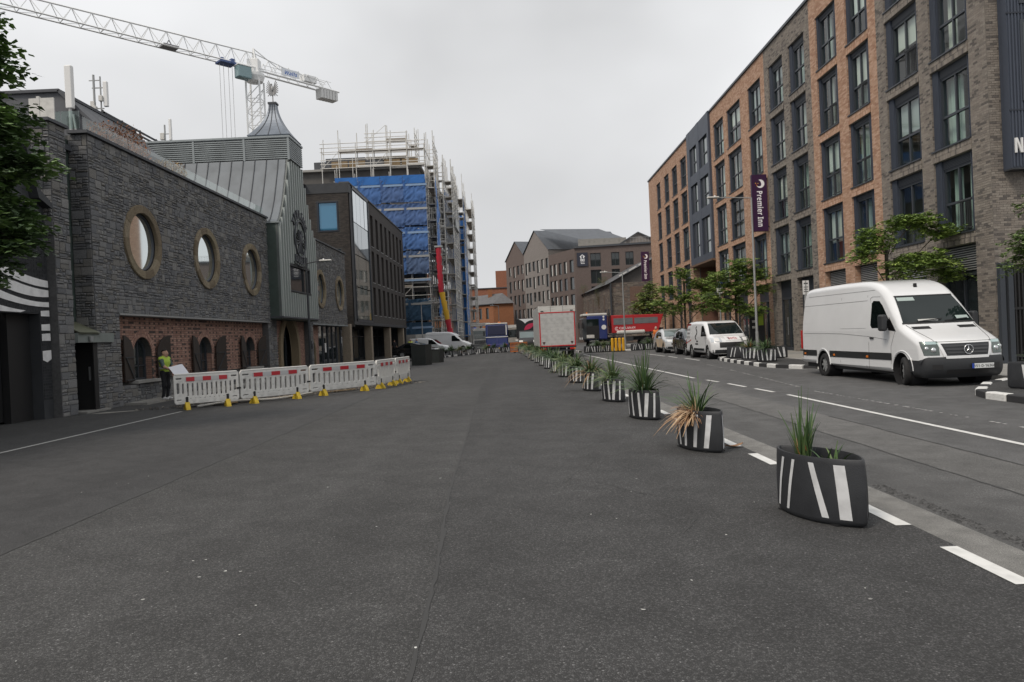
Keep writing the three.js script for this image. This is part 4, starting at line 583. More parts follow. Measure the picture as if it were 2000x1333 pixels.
// ================= tower crane =================
const cr = thing('tower_crane', 'white lattice tower crane with long jib behind the spire', 'crane', [0, 0, 0]);
{ const cw = mat([.74, .75, .75], .5), mast = [-34.9, -105], jy = 40.9;
  const mb = []; for (const [a, b] of [[-.95, -.95], [.95, -.95], [.95, .95], [-.95, .95]]) mb.push(bar([mast[0] + a, 8, mast[1] + b], [mast[0] + a, 39.2, mast[1] + b], .2));
  for (let y = 8; y < 37.5; y += 1.9) for (const [a, b, c, d] of [[-.95, .95, .95, .95], [.95, .95, .95, -.95], [-.95, .95, -.95, -.95], [-.95, -.95, .95, -.95]]) { mb.push(bar([mast[0] + a, y, mast[1] + b], [mast[0] + c, y + 1.9, mast[1] + d], .09)); mb.push(bar([mast[0] + a, y, mast[1] + b], [mast[0] + c, y, mast[1] + d], .08)); }
  add(cr, 'mast', mg(mb), cw); add(cr, 'slewing_ring', mg([cyl(1.1, 1.35, .7, mast[0], 39.4, mast[1], 16), cyl(1.35, 1.35, .4, mast[0], 39.95, mast[1], 16)]), cw);
  const tip = [-62.5, -75], dx = tip[0] - mast[0], dz = tip[1] - mast[1], L = Math.hypot(dx, dz), ux = dx / L, uz = dz / L, px = -uz, pz = ux; const J = (s, y, o = 0) => [mast[0] + ux * s + px * o, jy + y, mast[1] + uz * s + pz * o];
  const jb = [], top = (s) => 2.25 - s / L * .7; jb.push(bar(J(-1, 0, -.7), J(L, 0, -.7), .15), bar(J(-1, 0, .7), J(L, 0, .7), .15), bar(J(0, top(0)), J(L, top(L)), .16));
  for (let s = 0; s < L - 1; s += 2.2) { for (const o of [-.7, .7]) { jb.push(bar(J(s, 0, o), J(s + 1.1, top(s + 1.1)), .07), bar(J(s + 1.1, top(s + 1.1)), J(s + 2.2, 0, o), .07)); } jb.push(bar(J(s, 0, -.7), J(s, 0, .7), .06)); jb.push(bar(J(s, 0, -.7), J(s + 2.2, 0, .7), .05)); }
  add(cr, 'jib', mg(jb), cw);
  const cb = []; cb.push(bar(J(0, -.3, -.7), J(-13.6, -.6, -.7), .22), bar(J(0, -.3, .7), J(-13.6, -.6, .7), .22), bar(J(0, top(0)), J(-4.5, 1.3), .12), bar(J(-4.5, 1.3), J(-11.5, .6), .1)); for (let s = -1; s > -11; s -= 1.6) { for (const o of [-.7, .7]) cb.push(bar(J(s, -.35, o), J(s - .8, .75 + (s + 10) * .07, o), .07), bar(J(s - .8, .75 + (s + 10) * .07, o), J(s - 1.6, -.4, o), .07)); cb.push(bar(J(s, .6, -.7), J(s - 1.6, .6, -.7), .05), bar(J(s, .6, .7), J(s - 1.6, .6, .7), .05)); }
  add(cr, 'counter_jib', mg(cb), cw);
  for (let i = 0; i < 6; i++) { const g = new THREE.BoxGeometry(.42, 1.5, 1.5); const m = add(cr, 'counterweight', g, mat([.6, .6, .59], .85)); m.position.set(...J(-10.6 - i * .5, -1.25)); m.rotation.y = Math.atan2(-uz, ux); }
  { const m = add(cr, 'operator_cab', rbox(2.0, 1.7, 1.3, .2), new THREE.MeshPhysicalMaterial({ color: LC(.2, .3, .32), roughness: .1 })); m.position.set(...J(2.3, -1.35, -1.1)); m.rotation.y = Math.atan2(-uz, ux); add(m, 'cab_roof', rbox(2.1, .14, 1.4, .05, 0, .86, 0), cw); }
  { const m = add(cr, 'machinery_box', rbox(2.2, 1.0, 1.2, .05), cw); m.position.set(...J(-8.7, .45)); m.rotation.y = Math.atan2(-uz, ux); }
  { const m = add(cr, 'name_board', new THREE.BoxGeometry(2.9, 1.05, .06), cw); m.position.set(...J(-5.2, .35, -.85)); m.rotation.y = Math.atan2(-uz, ux) + Math.PI; const t = canvasTex(256, 96, (x) => { x.fillStyle = '#dfe3e8'; x.fillRect(0, 0, 256, 96); x.fillStyle = '#2a5cae'; x.font = 'bold italic 74px sans-serif'; x.textAlign = 'center'; x.textBaseline = 'middle'; x.fillText('Walls', 128, 52); }); for (const s of [1, -1]) { const p = new THREE.PlaneGeometry(2.8, 1.0); if (s < 0) p.rotateY(Math.PI); p.translate(0, 0, s * .035); add(m, 'board_print', p, new THREE.MeshStandardMaterial({ map: t, roughness: .6 })); } }
  { const m = add(cr, 'trolley', mg([rbox(2.2, .3, 1.7, .05), rbox(.5, .6, 1.9, .05, -.6, .25, 0), rbox(.4, .7, .4, .03, .5, .35, 0)]), mat([.07, .11, .25], .6)); m.position.set(...J(4.2, -.2)); m.rotation.y = Math.atan2(-uz, ux); const h = []; for (const o of [-.9, -.35, .35, .9]) { const a = J(4.2 + o, -.3); h.push(bar(a, [a[0], 10, a[2]], .045)); } add(cr, 'hoist_rope', mg(h), mat([.45, .45, .45], .6)); }
  { const m = add(cr, 'maintenance_cage', mg([rbox(2.0, .3, 1.5, .05), bar([-.5, 0, 0], [0, .9, 0], .1), bar([.5, 0, 0], [0, .9, 0], .1)]), mat([.25, .25, .26], .7)); m.position.set(...J(11.8, .1)); m.rotation.y = Math.atan2(-uz, ux); }
  add(cr, 'apex_frame', mg([bar(J(0, 0, -.6), J(0, 2.9), .2), bar(J(0, 0, .6), J(0, 2.9), .2), bar(J(0, 2.9), J(-4, .8), .12), bar(J(-.8, 0), J(0, 2.9), .16), rbox(1.6, 2.2, 1.4, .1, mast[0], jy + .2, mast[1])]), cw);
}
// ================= far buildings =================
function facadeBox(parent, F, outline, wins, wallM, o = {}) {
  add(parent, 'wall', gW(holedWall(outline, wins.map((w) => rectPath(...w)), o.t || .3), F), wallM);
  for (const [a, b, c, d] of wins) { const fw = o.fw || .1, z = o.z || -.22; const w = add(parent, 'window', gW(mg([bb(a, a + fw, c, d, z, z + .1), bb(b - fw, b, c, d, z, z + .1), bb(a + fw, b - fw, c, c + fw, z, z + .1), bb(a + fw, b - fw, d - fw, d, z, z + .1), ...(o.mull ? [bb((a + b) / 2 - .04, (a + b) / 2 + .04, c + fw, d - fw, z, z + .08)] : [])]), F), o.frame || M.charcoal); const p = new THREE.PlaneGeometry(b - a - .02, d - c - .02); p.translate((a + b) / 2, (c + d) / 2, z + .03); add(w, 'pane', gW(p, F), o.pane ? o.pane(a, c) : M.glassDark); if (o.panelChance && rnd() < o.panelChance) { add(w, 'reveal_panel', gW(bb(b - (b - a) * .45, b - fw, c + fw, d - fw, z + .04, z + .12), F), M.whiteDirty); } }
}
const kodo = thing('apartment_block', 'brown brick apartment block with gabled roofline and square house-logo sign', 'building');
{ const A = V(10.6, 0, -122), B = V(-.9, 0, -150), dir = B.clone().sub(A).normalize(), L = A.distanceTo(B); // side towards the street
  const F = frame([A.x, 0, A.z], [-dir.x, 0, -dir.z], [dir.z, 0, -dir.x]); // u runs from far end (negative) to near corner (0)
  const Fm = F.determinant() > 0 ? F : frame([A.x, 0, A.z], [-dir.x, 0, -dir.z], [-dir.z, 0, dir.x]);
  const bw = mat([.155, .12, .108], .9, { map: rep(grainC, .5), bumpMap: rep(grainB, 2), bumpScale: .01 }), pale = mat([.26, .235, .22], .9, { map: rep(grainC, .5), bumpMap: rep(grainB, 2), bumpScale: .01 });
  const st = 2.85, rows = (n, y0 = 2.0) => Array.from({ length: n }, (_, i) => y0 + i * st); const winsFor = (us, n, tall) => us.flatMap((u, k) => rows(n).map((y, r) => [u, u + 1.1, y - (tall && (k + r) % 3 === 0 ? .5 : 0), y + 1.75]));
  const near = [-4.2, -6.2, -8.1, -9.7].flatMap((u) => rows(4, 3.1).map((y) => [u, u + 1.2, y, y + 2.05])); near.push(...rows(4, 3.1).map((y) => [-2.0, -.5, y, y + 2.1]));
  facadeBox(kodo, Fm, [[-10, 0], [0, 0], [0, 15.5], [-10, 15.5]], near.filter((w) => w[0] > -9.9), bw, { panelChance: .35 });
  facadeBox(kodo, Fm, [[-21, 0], [-10, 0], [-10, 16.6], [-15.6, 20.6], [-21, 16.9]], winsFor([-11.4, -13.3, -15.2, -17.1, -19.0, -20.5].map((x) => x), 5, true), pale, { panelChance: .55 });
  facadeBox(kodo, Fm, [[-L, 0], [-21, 0], [-21, 16.9], [-25, 19.9], [-L, 16.6]], winsFor([-22.6, -24.6, -26.6, -28.8], 5, true), bw, { panelChance: .5 });
  // front towards the camera
  const W = faceSouth(-122); const fw = []; for (const y of [4.2, 7.0, 9.7, 12.45]) { fw.push([13.15, 14.9, y - 1 + .9, y + 2.15]); fw.push([16.6, 17.95, y - .05, y + 2.15]); fw.push([18.95, 20.3, y - .05, y + 2.15]); }
  facadeBox(kodo, W, [[10.6, 0], [30, 0], [30, 15.9], [10.6, 15.5]], fw, bw, { mull: true });
  add(kodo, 'roof_edge', mg([bar([10.5, 15.65, -121.9], [30, 16.05, -121.9], .3)]), M.slate);
  const roofP = (pts) => { const q = new QB(); q.quad(...pts, [1, 1, 1]); return q.build(); }; const P = (u, y, back) => { const v = V(u, 0, -back).applyMatrix4(Fm); return [v.x, y, v.z]; };
  const rm = mat([.085, .095, .11], .6, { side: THREE.DoubleSide, map: rep(blotch, .3) });
  add(kodo, 'roof', roofP([P(-15.6, 20.75, -.2), P(-9.8, 16.6, -.2), P(-9.8, 16.6, 16), P(-15.6, 20.75, 16)]), rm); add(kodo, 'roof', roofP([P(-15.6, 20.75, -.2), P(-21.2, 16.9, -.2), P(-21.2, 16.9, 16), P(-15.6, 20.75, 16)]), rm); add(kodo, 'roof', roofP([P(-25, 20.0, -.2), P(-20.8, 16.9, -.2), P(-20.8, 16.9, 14), P(-25, 20.0, 14)]), rm); add(kodo, 'roof', roofP([P(-25, 20.0, -.2), P(-L - .2, 16.5, -.2), P(-L - .2, 16.5, 14), P(-25, 20.0, 14)]), rm);
  { const q = new QB(); q.quad(P(-9.9, 16.6, .1), P(-9.9, 0, .1), P(-9.9, 0, 16), P(-9.9, 16.6, 16), [1, 1, 1]); add(kodo, 'upper_wall', q.build(), mat([.26, .235, .22], .9, { side: THREE.DoubleSide, map: rep(grainC, .5) })); }
  { // main hipped roof behind the front
    const q = new QB(); q.quad([12, 17.2, -124], [19, 17.2, -124], [16.2, 20.2, -134], [5.5, 20.6, -134], [1, 1, 1]); q.tri([19, 17.2, -124], [22, 17.2, -134], [16.2, 20.2, -134], [1, 1, 1]); add(kodo, 'roof', q.build(), rm); add(kodo, 'parapet', wuv(bb(11.5, 19.5, 15.6, 17.2, -124.4, -124)), mat([.28, .27, .25], .9, { map: rep(blotch, .4) }));
    const g = holedWall([[18.2, 15.9], [25.5, 15.9], [21.5, 17.9]], [], .3); g.translate(0, 0, -124.2); add(kodo, 'gable', wuv(g), pale); add(kodo, 'gable_edge', mg([bar([18.1, 15.95, -124], [21.5, 17.95, -124], .2), bar([21.5, 17.95, -124], [25.6, 15.95, -124], .2)]), M.slate); const rl = []; for (let i = 0; i < 18; i++) rl.push(bar([20 + i * .5, 16, -123], [20 + i * .5, 17, -123], .04)); rl.push(bar([20, 17, -123], [29, 17, -123], .05)); add(kodo, 'roof_railing', mg(rl), M.galv); }
  add(kodo, 'core', (() => { const s = new THREE.Shape([[12.5, -123.2], [29.5, -123.2], [29.5, -150], [2.5, -152]].map((p) => new THREE.Vector2(p[0], -p[1]))); const g = new THREE.ExtrudeGeometry(s, { depth: 15, bevelEnabled: false }); g.rotateX(-Math.PI / 2); return g; })(), M.coreGrey);
  const sg = add(kodo, 'sign_board', bb(10.95, 12.75, 12.5, 14.75, -121.95, -121.85), M.navyDark);
  const sp = new THREE.PlaneGeometry(1.76, 2.2); sp.translate(11.85, 13.62, -121.84); add(sg, 'sign_print', sp, new THREE.MeshStandardMaterial({ roughness: .6, map: canvasTex(256, 320, (x) => { x.fillStyle = '#2b2e3c'; x.fillRect(0, 0, 256, 320); x.strokeStyle = '#f2f2f2'; x.lineWidth = 15; x.lineJoin = 'miter'; x.beginPath(); x.moveTo(68, 96); x.lineTo(128, 50); x.lineTo(188, 96); x.stroke(); x.lineWidth = 13; x.beginPath(); x.moveTo(86, 84); x.lineTo(86, 138); x.moveTo(112, 92); x.lineTo(92, 112); x.lineTo(116, 136); x.stroke(); x.beginPath(); x.moveTo(140, 92); x.quadraticCurveTo(170, 84, 168, 108); x.lineTo(146, 112); x.lineTo(174, 136); x.stroke(); x.strokeRect(86, 156, 34, 36); x.beginPath(); x.arc(154, 174, 20, 0, 7); x.stroke(); x.fillStyle = '#f2f2f2'; x.fillRect(76, 216, 104, 10); x.fillRect(88, 252, 92, 11); x.fillRect(88, 244, 12, 8); }) }));
}
const ruin = thing('stone_warehouse', 'old rubble-stone warehouse with slate gable roof and bricked-up windows', 'building');
{ const tones = [[.2, .17, .14], [.16, .135, .115], [.24, .2, .165], [.13, .11, .1], [.19, .14, .115]], back = mat([.1, .085, .075], .95, { map: rep(grainC, .6) });
  add(ruin, 'wall', wuv(bb(13, 26, 0, 8.0, -98.6, -98)), back); masonry(ruin, 'stone', stoneField(13, 22, 0, 8.0, tones, (u, v) => u > 16.6 && u < 18.8 && v > 3.3 && v < 4.9, { hmin: .18, hmax: .32, wmin: .3, wmax: .8 }), faceSouth(-98), M.stone, { rock: true, d: .06 });
  const A = V(13, 0, -98), B = V(11.6, 0, -124), dir = A.clone().sub(B).normalize(), F = frame([13, 0, -98], [dir.x, 0, dir.z], [-dir.z, 0, dir.x]), L = A.distanceTo(B);
  add(ruin, 'side_wall', gW(holedWall([[-L, 0], [0, 0], [0, 8], [-L, 8]], [], .5), F), back); const blind = [-4.5, -9, -14, -19]; masonry(ruin, 'stone', stoneField(-L, 0, 0, 8, tones, (u, v) => blind.some((b) => Math.abs(u - b) < .6 && v > 3 && v < 6.5), { hmin: .2, hmax: .34, wmin: .35, wmax: .9 }), F, M.stone, { rock: true, d: .06 });
  for (const b of blind) { add(ruin, 'blind_window', gW(bb(b - .6, b + .6, 3, 6.5, -.2, .02), F), mat([.13, .09, .07], .95, { map: grainRep })); add(ruin, 'window_sill', gW(bb(b - .75, b + .75, 2.8, 3, 0, .15), F), M.concrete); }
  { const q = new QB(); q.quad([12.6, 7.85, -97.6], [21, 12.1, -97.6], [19.6, 12.1, -125], [11.2, 7.85, -125], [1, 1, 1]); q.quad([21, 12.1, -97.6], [30, 8, -97.6], [30, 8, -125], [19.6, 12.1, -125], [1, 1, 1]); add(ruin, 'roof', q.build(), mat([.085, .085, .09], .75, { side: THREE.DoubleSide, map: rep(blotch, .3), bumpMap: rep(grainB, 1), bumpScale: .02 })); const g = holedWall([[13.1, 8], [29.5, 8], [21, 12.0]], [], .3); g.translate(0, 0, -98.2); add(ruin, 'gable', wuv(g), mat([.1, .09, .085], .9, { map: rep(grainC, .5) })); for (let i = 0; i < 3; i++) add(ruin, 'roof_light', bar([14.2 + i * 1.3, 8.85 + i * .66, -97.55], [15.2 + i * 1.3, 9.36 + i * .66, -97.55], .16), M.whiteDirty); }
  add(ruin, 'drain_pipe', bar([13.05, 0, -97.8], [13.05, 8, -97.8], .14, 6), M.charcoal); add(ruin, 'charcoal_panel', bb(16.8, 18.7, 3.4, 4.8, -98.2, -97.93), M.charcoal); add(ruin, 'bricked_window', bb(15.6, 17.6, 5.3, 7.4, -98.1, -97.94), mat([.16, .1, .075], .95, { map: grainRep }));  // the dark rectangle is a plain charcoal panel on the stone front
  { const q = new QB(); q.quad([9.6, 6.2, -125.5], [12, 7.9, -123], [12, 7.9, -127], [9.6, 6.2, -129], [1, 1, 1]); add(ruin, 'porch_roof', q.build(), mat([.04, .045, .05], .7, { side: THREE.DoubleSide })); add(ruin, 'porch_wall', wuv(bb(9.7, 11.5, 0, 6.3, -127, -126)), M.charcoal); }
}
twigShrub('wall_plant', 'green shrub sprouting from the stone warehouse eaves', [12.7, 7.6, -103], .9, 1.5, 900, [[.08, .12, .04], [.1, .13, .05], [.06, .09, .03]]);
twigShrub('wall_plant', 'green creeper hanging down the stone warehouse wall', [12.5, 5.0, -106.5], .8, 2.8, 1300, [[.07, .1, .04], [.09, .12, .05], [.06, .08, .03]]);
twigShrub('wall_plant', 'pale green tuft at the far end of the warehouse gutter', [11.6, 7.6, -119], .8, 1.6, 700, [[.09, .12, .05], [.07, .1, .04]]);
const brickBlk = thing('brick_block', 'distant flat-roofed orange brick block with a taller lift tower', 'building');
{ const W = faceSouth(-165), ob = mat([.3, .125, .075], .9, { map: rep(grainC, .4) }); const wins = []; for (const y of [7.7, 4.6]) for (let i = 0; i < 4; i++) wins.push([-8.4 + i * 2.1, -6.9 + i * 2.1, y, y + 1.5]); facadeBox(brickBlk, W, [[-14, 0], [4, 0], [4, 12.3], [-14, 12.3]], wins, ob); add(brickBlk, 'lift_tower', wuv(bb(-3.4, 4, 12.3, 16.2, -172, -165.2)), ob); add(brickBlk, 'coping', bb(-14.1, 4, 12.3, 12.5, -165.3, -164.8), M.slate); add(brickBlk, 'core', bb(-13.9, 3.9, 0, 12, -175, -165.5), M.coreGrey); }
const oldHouse = thing('brick_house', 'old orange brick house with hipped slate roof beyond the lorries', 'building');
{ const ob = mat([.32, .135, .065], .9, { map: rep(grainC, .4) }); const A = V(-3.6, 0, -140), F = frame([-3.6, 0, -140], [.72, 0, .694], [-.694, 0, .72]); 
  const wins = []; for (const y of [5.0, 1.9]) for (const u of [-2.0, -3.9, -5.8]) wins.push([u, u + .75, y, y + 2.1]); facadeBox(oldHouse, F, [[-8.5, 0], [0, 0], [0, 7.9], [-8.5, 7.9]], wins, ob);
  add(oldHouse, 'side_wall', wuv(bb(-3.6, .2, 0, 7.9, -140.4, -140)), ob); const c = V(-8.5, 0, 0).applyMatrix4(F); const q = new QB(); q.quad([c.x, 7.8, c.z + .3], [-3.5, 7.8, -139.6], [-1.8, 10, -144], [c.x + 1.5, 9.8, c.z - 3], [1, 1, 1]); q.tri([-3.5, 7.8, -139.6], [.5, 7.8, -139.6], [-1.8, 10, -144], [1, 1, 1]); add(oldHouse, 'roof', q.build(), mat([.12, .12, .125], .8, { side: THREE.DoubleSide, map: rep(blotch, .4) })); add(oldHouse, 'gutter', bar([c.x, 7.75, c.z + .3], [-3.5, 7.75, -139.6], .2), M.charcoal); add(oldHouse, 'shop_sign', (() => { const g = bb(-6.6, -4.4, 3.2, 3.6, .1, .25); return gW(g, F); })(), mat([.05, .07, .25], .6)); add(oldHouse, 'chimney', wuv(bb(-4.6, -3.8, 9, 10.8, -145.5, -144.5)), ob); }
{ const t = thing('dockside_wall', 'low rubble wall and hoarding closing the far end of the street', 'wall'); add(t, 'hoarding_panel', wuv(bb(-9, -3.5, 0, 2.4, -131, -130.8)), mat([.07, .062, .058], .9, { map: grainRep })); add(t, 'pier', bb(-3.6, -3.2, 0, 2.6, -131.2, -130.7), M.concrete); }
// ================= brick hotel on the right =================
const hotel = thing('brick_hotel', 'five-storey hotel in bands of orange and brown brick with deep dark-framed windows', 'building');
const HX = 15.3, HW = faceWest(HX), hu = (d) => -d;
const orT = [[.5, .315, .215], [.54, .35, .245], [.46, .28, .185], [.58, .39, .285], [.41, .235, .155]], grT = [[.26, .228, .196], [.235, .205, .177], [.285, .252, .218], [.25, .22, .19], [.21, .186, .164], [.3, .268, .232], [.13, .116, .106]];
const bandY = [4.05, 7.1, 10.3, 13.38], bandH = .36, topY = 16.35, roofY = 17.55;
// bays: [near depth, far depth, kind]; piers between
const bays = [[24.4, 26.65, 'g'], [27.35, 29.7, 'g'], [31.0, 33.05, 'o'], [33.95, 36.2, 'o'], [37.6, 39.75, 'g'], [40.6, 42.85, 'g'], [44.2, 46.6, 'o'], [48.15, 51.2, 'o'], [52.0, 54.6, 'o'], [63.2, 65.5, 'o'], [66.7, 68.95, 'o'], [70.2, 72.45, 'o'], [74.2, 76.2, 'o']];
const piers = []; { let p = 23.5, pk = 'g'; for (const [a, b, k] of bays) { if (a - p > 5) { piers.push([p, 55.3, pk]); piers.push([62.1, a, k]); } else if (pk !== k) { const m = (p + a) / 2; piers.push([p, m, pk], [m, a, k]); } else piers.push([p, a, k]); p = b; pk = k; } piers.push([p, 80.3, 'o']); }
const pieces = []; // all front bricks
for (const [a, b, k] of piers) { add(hotel, 'pier', wuv(bb(HX, HX + .55, .12, roofY, -b, -a)), k === 'g' ? M.mortarPale : M.mortarPale);
  pieces.push(...brickField(hu(b), hu(a), .14, roofY, () => pick(k === 'g' ? grT : orT), null));
  masonry(hotel, 'reveal_brick', brickField(HX, HX + .5, .14, roofY, () => pick(k === 'g' ? grT : orT), null), faceSouth(-a), M.brick, { d: .008 }); }
for (const [a, b, k] of bays) { for (const y of bandY) { add(hotel, 'brick_band', wuv(bb(HX + .02, HX + .6, y, y + bandH, -b, -a)), M.mortarPale); pieces.push(...brickField(hu(b), hu(a), y, y + bandH, () => pick(k === 'g' ? grT : orT), null, { L: .075, h: .18 }).map((p) => ({ ...p, own: false, d: .03 }))); add(hotel, 'band_sill', bb(HX - .07, HX + .55, y + bandH, y + bandH + .05, -b + .01, -a - .01), M.frame); }
  add(hotel, 'brick_band', wuv(bb(HX + .02, HX + .6, topY, roofY, -b, -a)), M.mortarPale); pieces.push(...brickField(hu(b), hu(a), topY, roofY, () => pick(k === 'g' ? grT : orT), null)); }
masonry(hotel, 'brick', pieces, HW, M.brick, { d: .012, single: 280 });
add(hotel, 'roof_coping', wuv(bb(HX - .1, HX + .5, roofY, roofY + .14, -80.4, -23.4)), M.frame);
// near corner, return wall towards the camera
{ const S = faceSouth(-23.5); add(hotel, 'return_wall', wuv(bb(HX, 26, .12, roofY, -24.0, -23.505)), M.mortarPale); masonry(hotel, 'brick', brickField(HX, 19.2, .14, roofY, () => pick(grT), null), S, M.brick, { d: .012, single: 120 }); }
add(hotel, 'end_wall', wuv(bb(HX, 30, .12, roofY, -80.35, -80.0)), M.mortarPale);
masonry(hotel, 'brick', brickField(HX, 16.4, .14, roofY, () => pick(orT), null), faceSouth(-79.99), M.brick, { d: .01 });
const curtains = [mat([.42, .47, .43], .95, { side: THREE.DoubleSide }), mat([.5, .5, .46], .95, { side: THREE.DoubleSide }), mat([.33, .4, .37], .95, { side: THREE.DoubleSide })];
const foldGeo = (w, h) => { const g = new THREE.PlaneGeometry(w, h, Math.max(6, Math.round(w * 24)), 1), p = g.attributes.position; for (let i = 0; i < p.count; i++) p.setZ(i, .035 * Math.sin(p.getX(i) * 42 + Math.sin(p.getX(i) * 9) * 2)); g.computeVertexNormals(); return g; };
const blindM = [mat([.55, .54, .5], .9, { side: THREE.DoubleSide }), mat([.35, .37, .38], .9, { side: THREE.DoubleSide }), mat([.62, .62, .6], .9, { side: THREE.DoubleSide })];
const foldN = foldGeo(.42, 2.5), foldW = foldGeo(.85, 2.5);
function hotelWindow(a, b, y0, y1, k, near) { // a near, b far depth
  const X = HX, wide = b - a, sideFar = k === 'g' ? .36 : .2, sideNear = k === 'g' ? .24 : .4; const w0 = a + sideNear, w1 = b - sideFar, z = .2;
  const box = (d0, d1, v0, v1, x0, x1) => bb(X + x0, X + x1, v0, v1, -d1, -d0);
  // ribbed side panels
  for (const [p0, p1, x] of [[a, w0, .1], [w1, b, .07]]) { const pn = add(hotel, 'side_panel', box(p0 + .005, p1 - .005, y0, y1, x, x + .3), M.navy); if (near) { const r = []; for (let d = p0 + .05; d < p1 - .03; d += .075) r.push(box(d, d + .025, y0 + .01, y1 - .01, x - .022, x)); add(pn, 'panel_ribs', mg(r), M.navy); } }
  const top = y1 - (k === 'g' ? .34 : .2);
  const fr = add(hotel, 'window', mg([box(w0, w0 + .06, y0, top, z - .04, z + .06), box(w1 - .06, w1, y0, top, z - .04, z + .06), box(w0 + .06, w1 - .06, top - .06, top, z - .04, z + .06), box(w0 + .06, w1 - .06, y0, y0 + .07, z - .04, z + .06), box((w0 + w1) / 2 - .035, (w0 + w1) / 2 + .035, y0 + .07, top - .06, z - .03, z + .06), box(w0 + .06, w1 - .06, y0 + 1.05, y0 + 1.13, z - .035, z + .06)]), M.frame);
  const p = new THREE.PlaneGeometry(w1 - w0 - .1, top - y0 - .1); p.rotateY(-Math.PI / 2); p.translate(X + z + .02, (y0 + top) / 2, -(w0 + w1) / 2); add(fr, 'pane', p, M.pane);
  const hd = add(hotel, 'window_head', box(w0, w1, top, y1, z - .06, z + .1), M.navyDark); if (near) { const s = []; for (let i = 0; i < 6; i++) s.push(box(w0 + .05, w1 - .05, top + .05 + i * .05, top + .075 + i * .05, z - .085, z - .06)); add(hd, 'vent_slats', mg(s), M.frame); }
  const cm = pick(curtains); for (const [d, on] of [[w0 + .25, rnd() < .75], [w1 - .3, rnd() < .9]]) if (on) { const g = rnd() < .45 ? foldW : foldN; const c = add(fr, 'curtain', g, cm); c.position.set(X + z + .3, (y0 + top) / 2, -d); c.rotation.y = -Math.PI / 2; c.scale.y = (top - y0) / 2.5; }
  if (rnd() < .28) { const h = (top - y0) * rr(.25, .7), g = new THREE.PlaneGeometry(w1 - w0 - .16, h); g.rotateY(-Math.PI / 2); g.translate(X + z + .12, top - h / 2 - .05, -(w0 + w1) / 2); add(fr, 'roller_blind', g, pick(blindM)); }
  if (near && rnd() < .35) { const r = [box(w0 + .08, (w0 + w1) / 2, y0 + 1.05, y0 + 1.09, z - .12, z - .08), box(w0 + .08, (w0 + w1) / 2, y0 + .1, y0 + .14, z - .12, z - .08)]; for (let d = w0 + .1; d < (w0 + w1) / 2; d += .1) r.push(box(d, d + .014, y0 + .14, y0 + 1.05, z - .11, z - .095)); add(fr, 'window_guard', mg(r), M.charcoal); }
}
bays.forEach(([a, b, k], i) => { for (let f = 0; f < 4; f++) hotelWindow(a, b, bandY[f] + bandH + .05, f < 3 ? bandY[f + 1] : topY, k, i < 7);
  // ground floor: louvre transom over doors or dark glazing
  const X = HX + .25, t = add(hotel, 'ground_bay', mg([bb(X, X + .1, .12, 4.05, -a - .12, -a), bb(X, X + .1, .12, 4.05, -b, -b + .12), bb(X, X + .1, 3.0, 3.12, -b + .12, -a - .12), bb(X, X + .1, .12, .3, -b + .12, -a - .12), bb(X, X + .1, .3, 3.0, -(a + b) / 2 - .04, -(a + b) / 2 + .04)]), M.frame);
  const p = new THREE.PlaneGeometry(b - a - .2, 2.75); p.rotateY(-Math.PI / 2); p.translate(X + .06, 1.65, -(a + b) / 2); add(t, 'pane', p, M.glassDark); const lb = add(t, 'transom_panel', bb(X + .02, X + .12, 3.12, 4.05, -b + .12, -a - .12), M.navyDark);
  if (i < 5 && i !== 4) for (let s = 0; s < 11; s++) { const y = 3.17 + s * .078; const g = bb(X - .05, X + .02, y, y + .035, -b + .14, -a - .14); add(hotel, 'louvre_slat', g, M.galv); }
  if (i >= 4 && i < 8) add(t, 'door_pull', bb(X - .08, X - .04, 1.0, 2.0, -(a + b) / 2 - .14, -(a + b) / 2 - .1), M.steel); });
// projecting navy box with two columns of windows
{ const bx0 = add(hotel, 'projecting_box', mg([bb(HX - .18, HX + .4, 6.75, 17.7, -55.75, -55.3), bb(HX - .18, HX + .4, 6.75, 17.7, -62.1, -61.2), bb(HX - .18, HX + .4, 6.75, 17.7, -59.0, -58.2), bb(HX - .18, HX + .4, 6.75, 7.3, -58.2, -55.75), bb(HX - .18, HX + .4, 6.75, 7.3, -61.2, -59.0), ...[10.1, 13.2, 16.2].flatMap((y) => [bb(HX - .17, HX + .4, y, y + (y > 16 ? 1.49 : .8), -58.2, -55.75), bb(HX - .17, HX + .4, y, y + (y > 16 ? 1.49 : .8), -61.2, -59.0)])]), M.navy);
  for (const [a, b] of [[55.75, 58.2], [59, 61.2]]) for (const [y0, y1] of [[7.3, 10.1], [10.9, 13.2], [14, 16.2]]) { const w = add(hotel, 'window', mg([bb(HX - .05, HX + .05, y0, y1, -a - .07, -a), bb(HX - .05, HX + .05, y0, y1, -b, -b + .9), bb(HX - .05, HX + .05, y0 + .9, y0 + 1, -b + .9, -a - .07)]), M.frame); const p = new THREE.PlaneGeometry(b - a - .1, y1 - y0); p.rotateY(-Math.PI / 2); p.translate(HX + .01, (y0 + y1) / 2, -(a + b) / 2); add(w, 'pane', p, M.glassGreen); }
  add(hotel, 'passage_soffit', wuv(bb(HX - .3, HX + 8, 6.6, 6.75, -62.1, -55.3)), M.timber); add(hotel, 'passage_wall', wuv(bb(HX + .6, HX + 8, .12, 6.6, -62.4, -62.0)), mat([.2, .1, .07], .9, { map: grainRep })); add(hotel, 'passage_dark_sheet', bb(HX + 2, HX + 2.1, .12, 6.6, -62, -55.4), M.charcoal); }  // charcoal sheet added across the open passage to stand for its dark depth
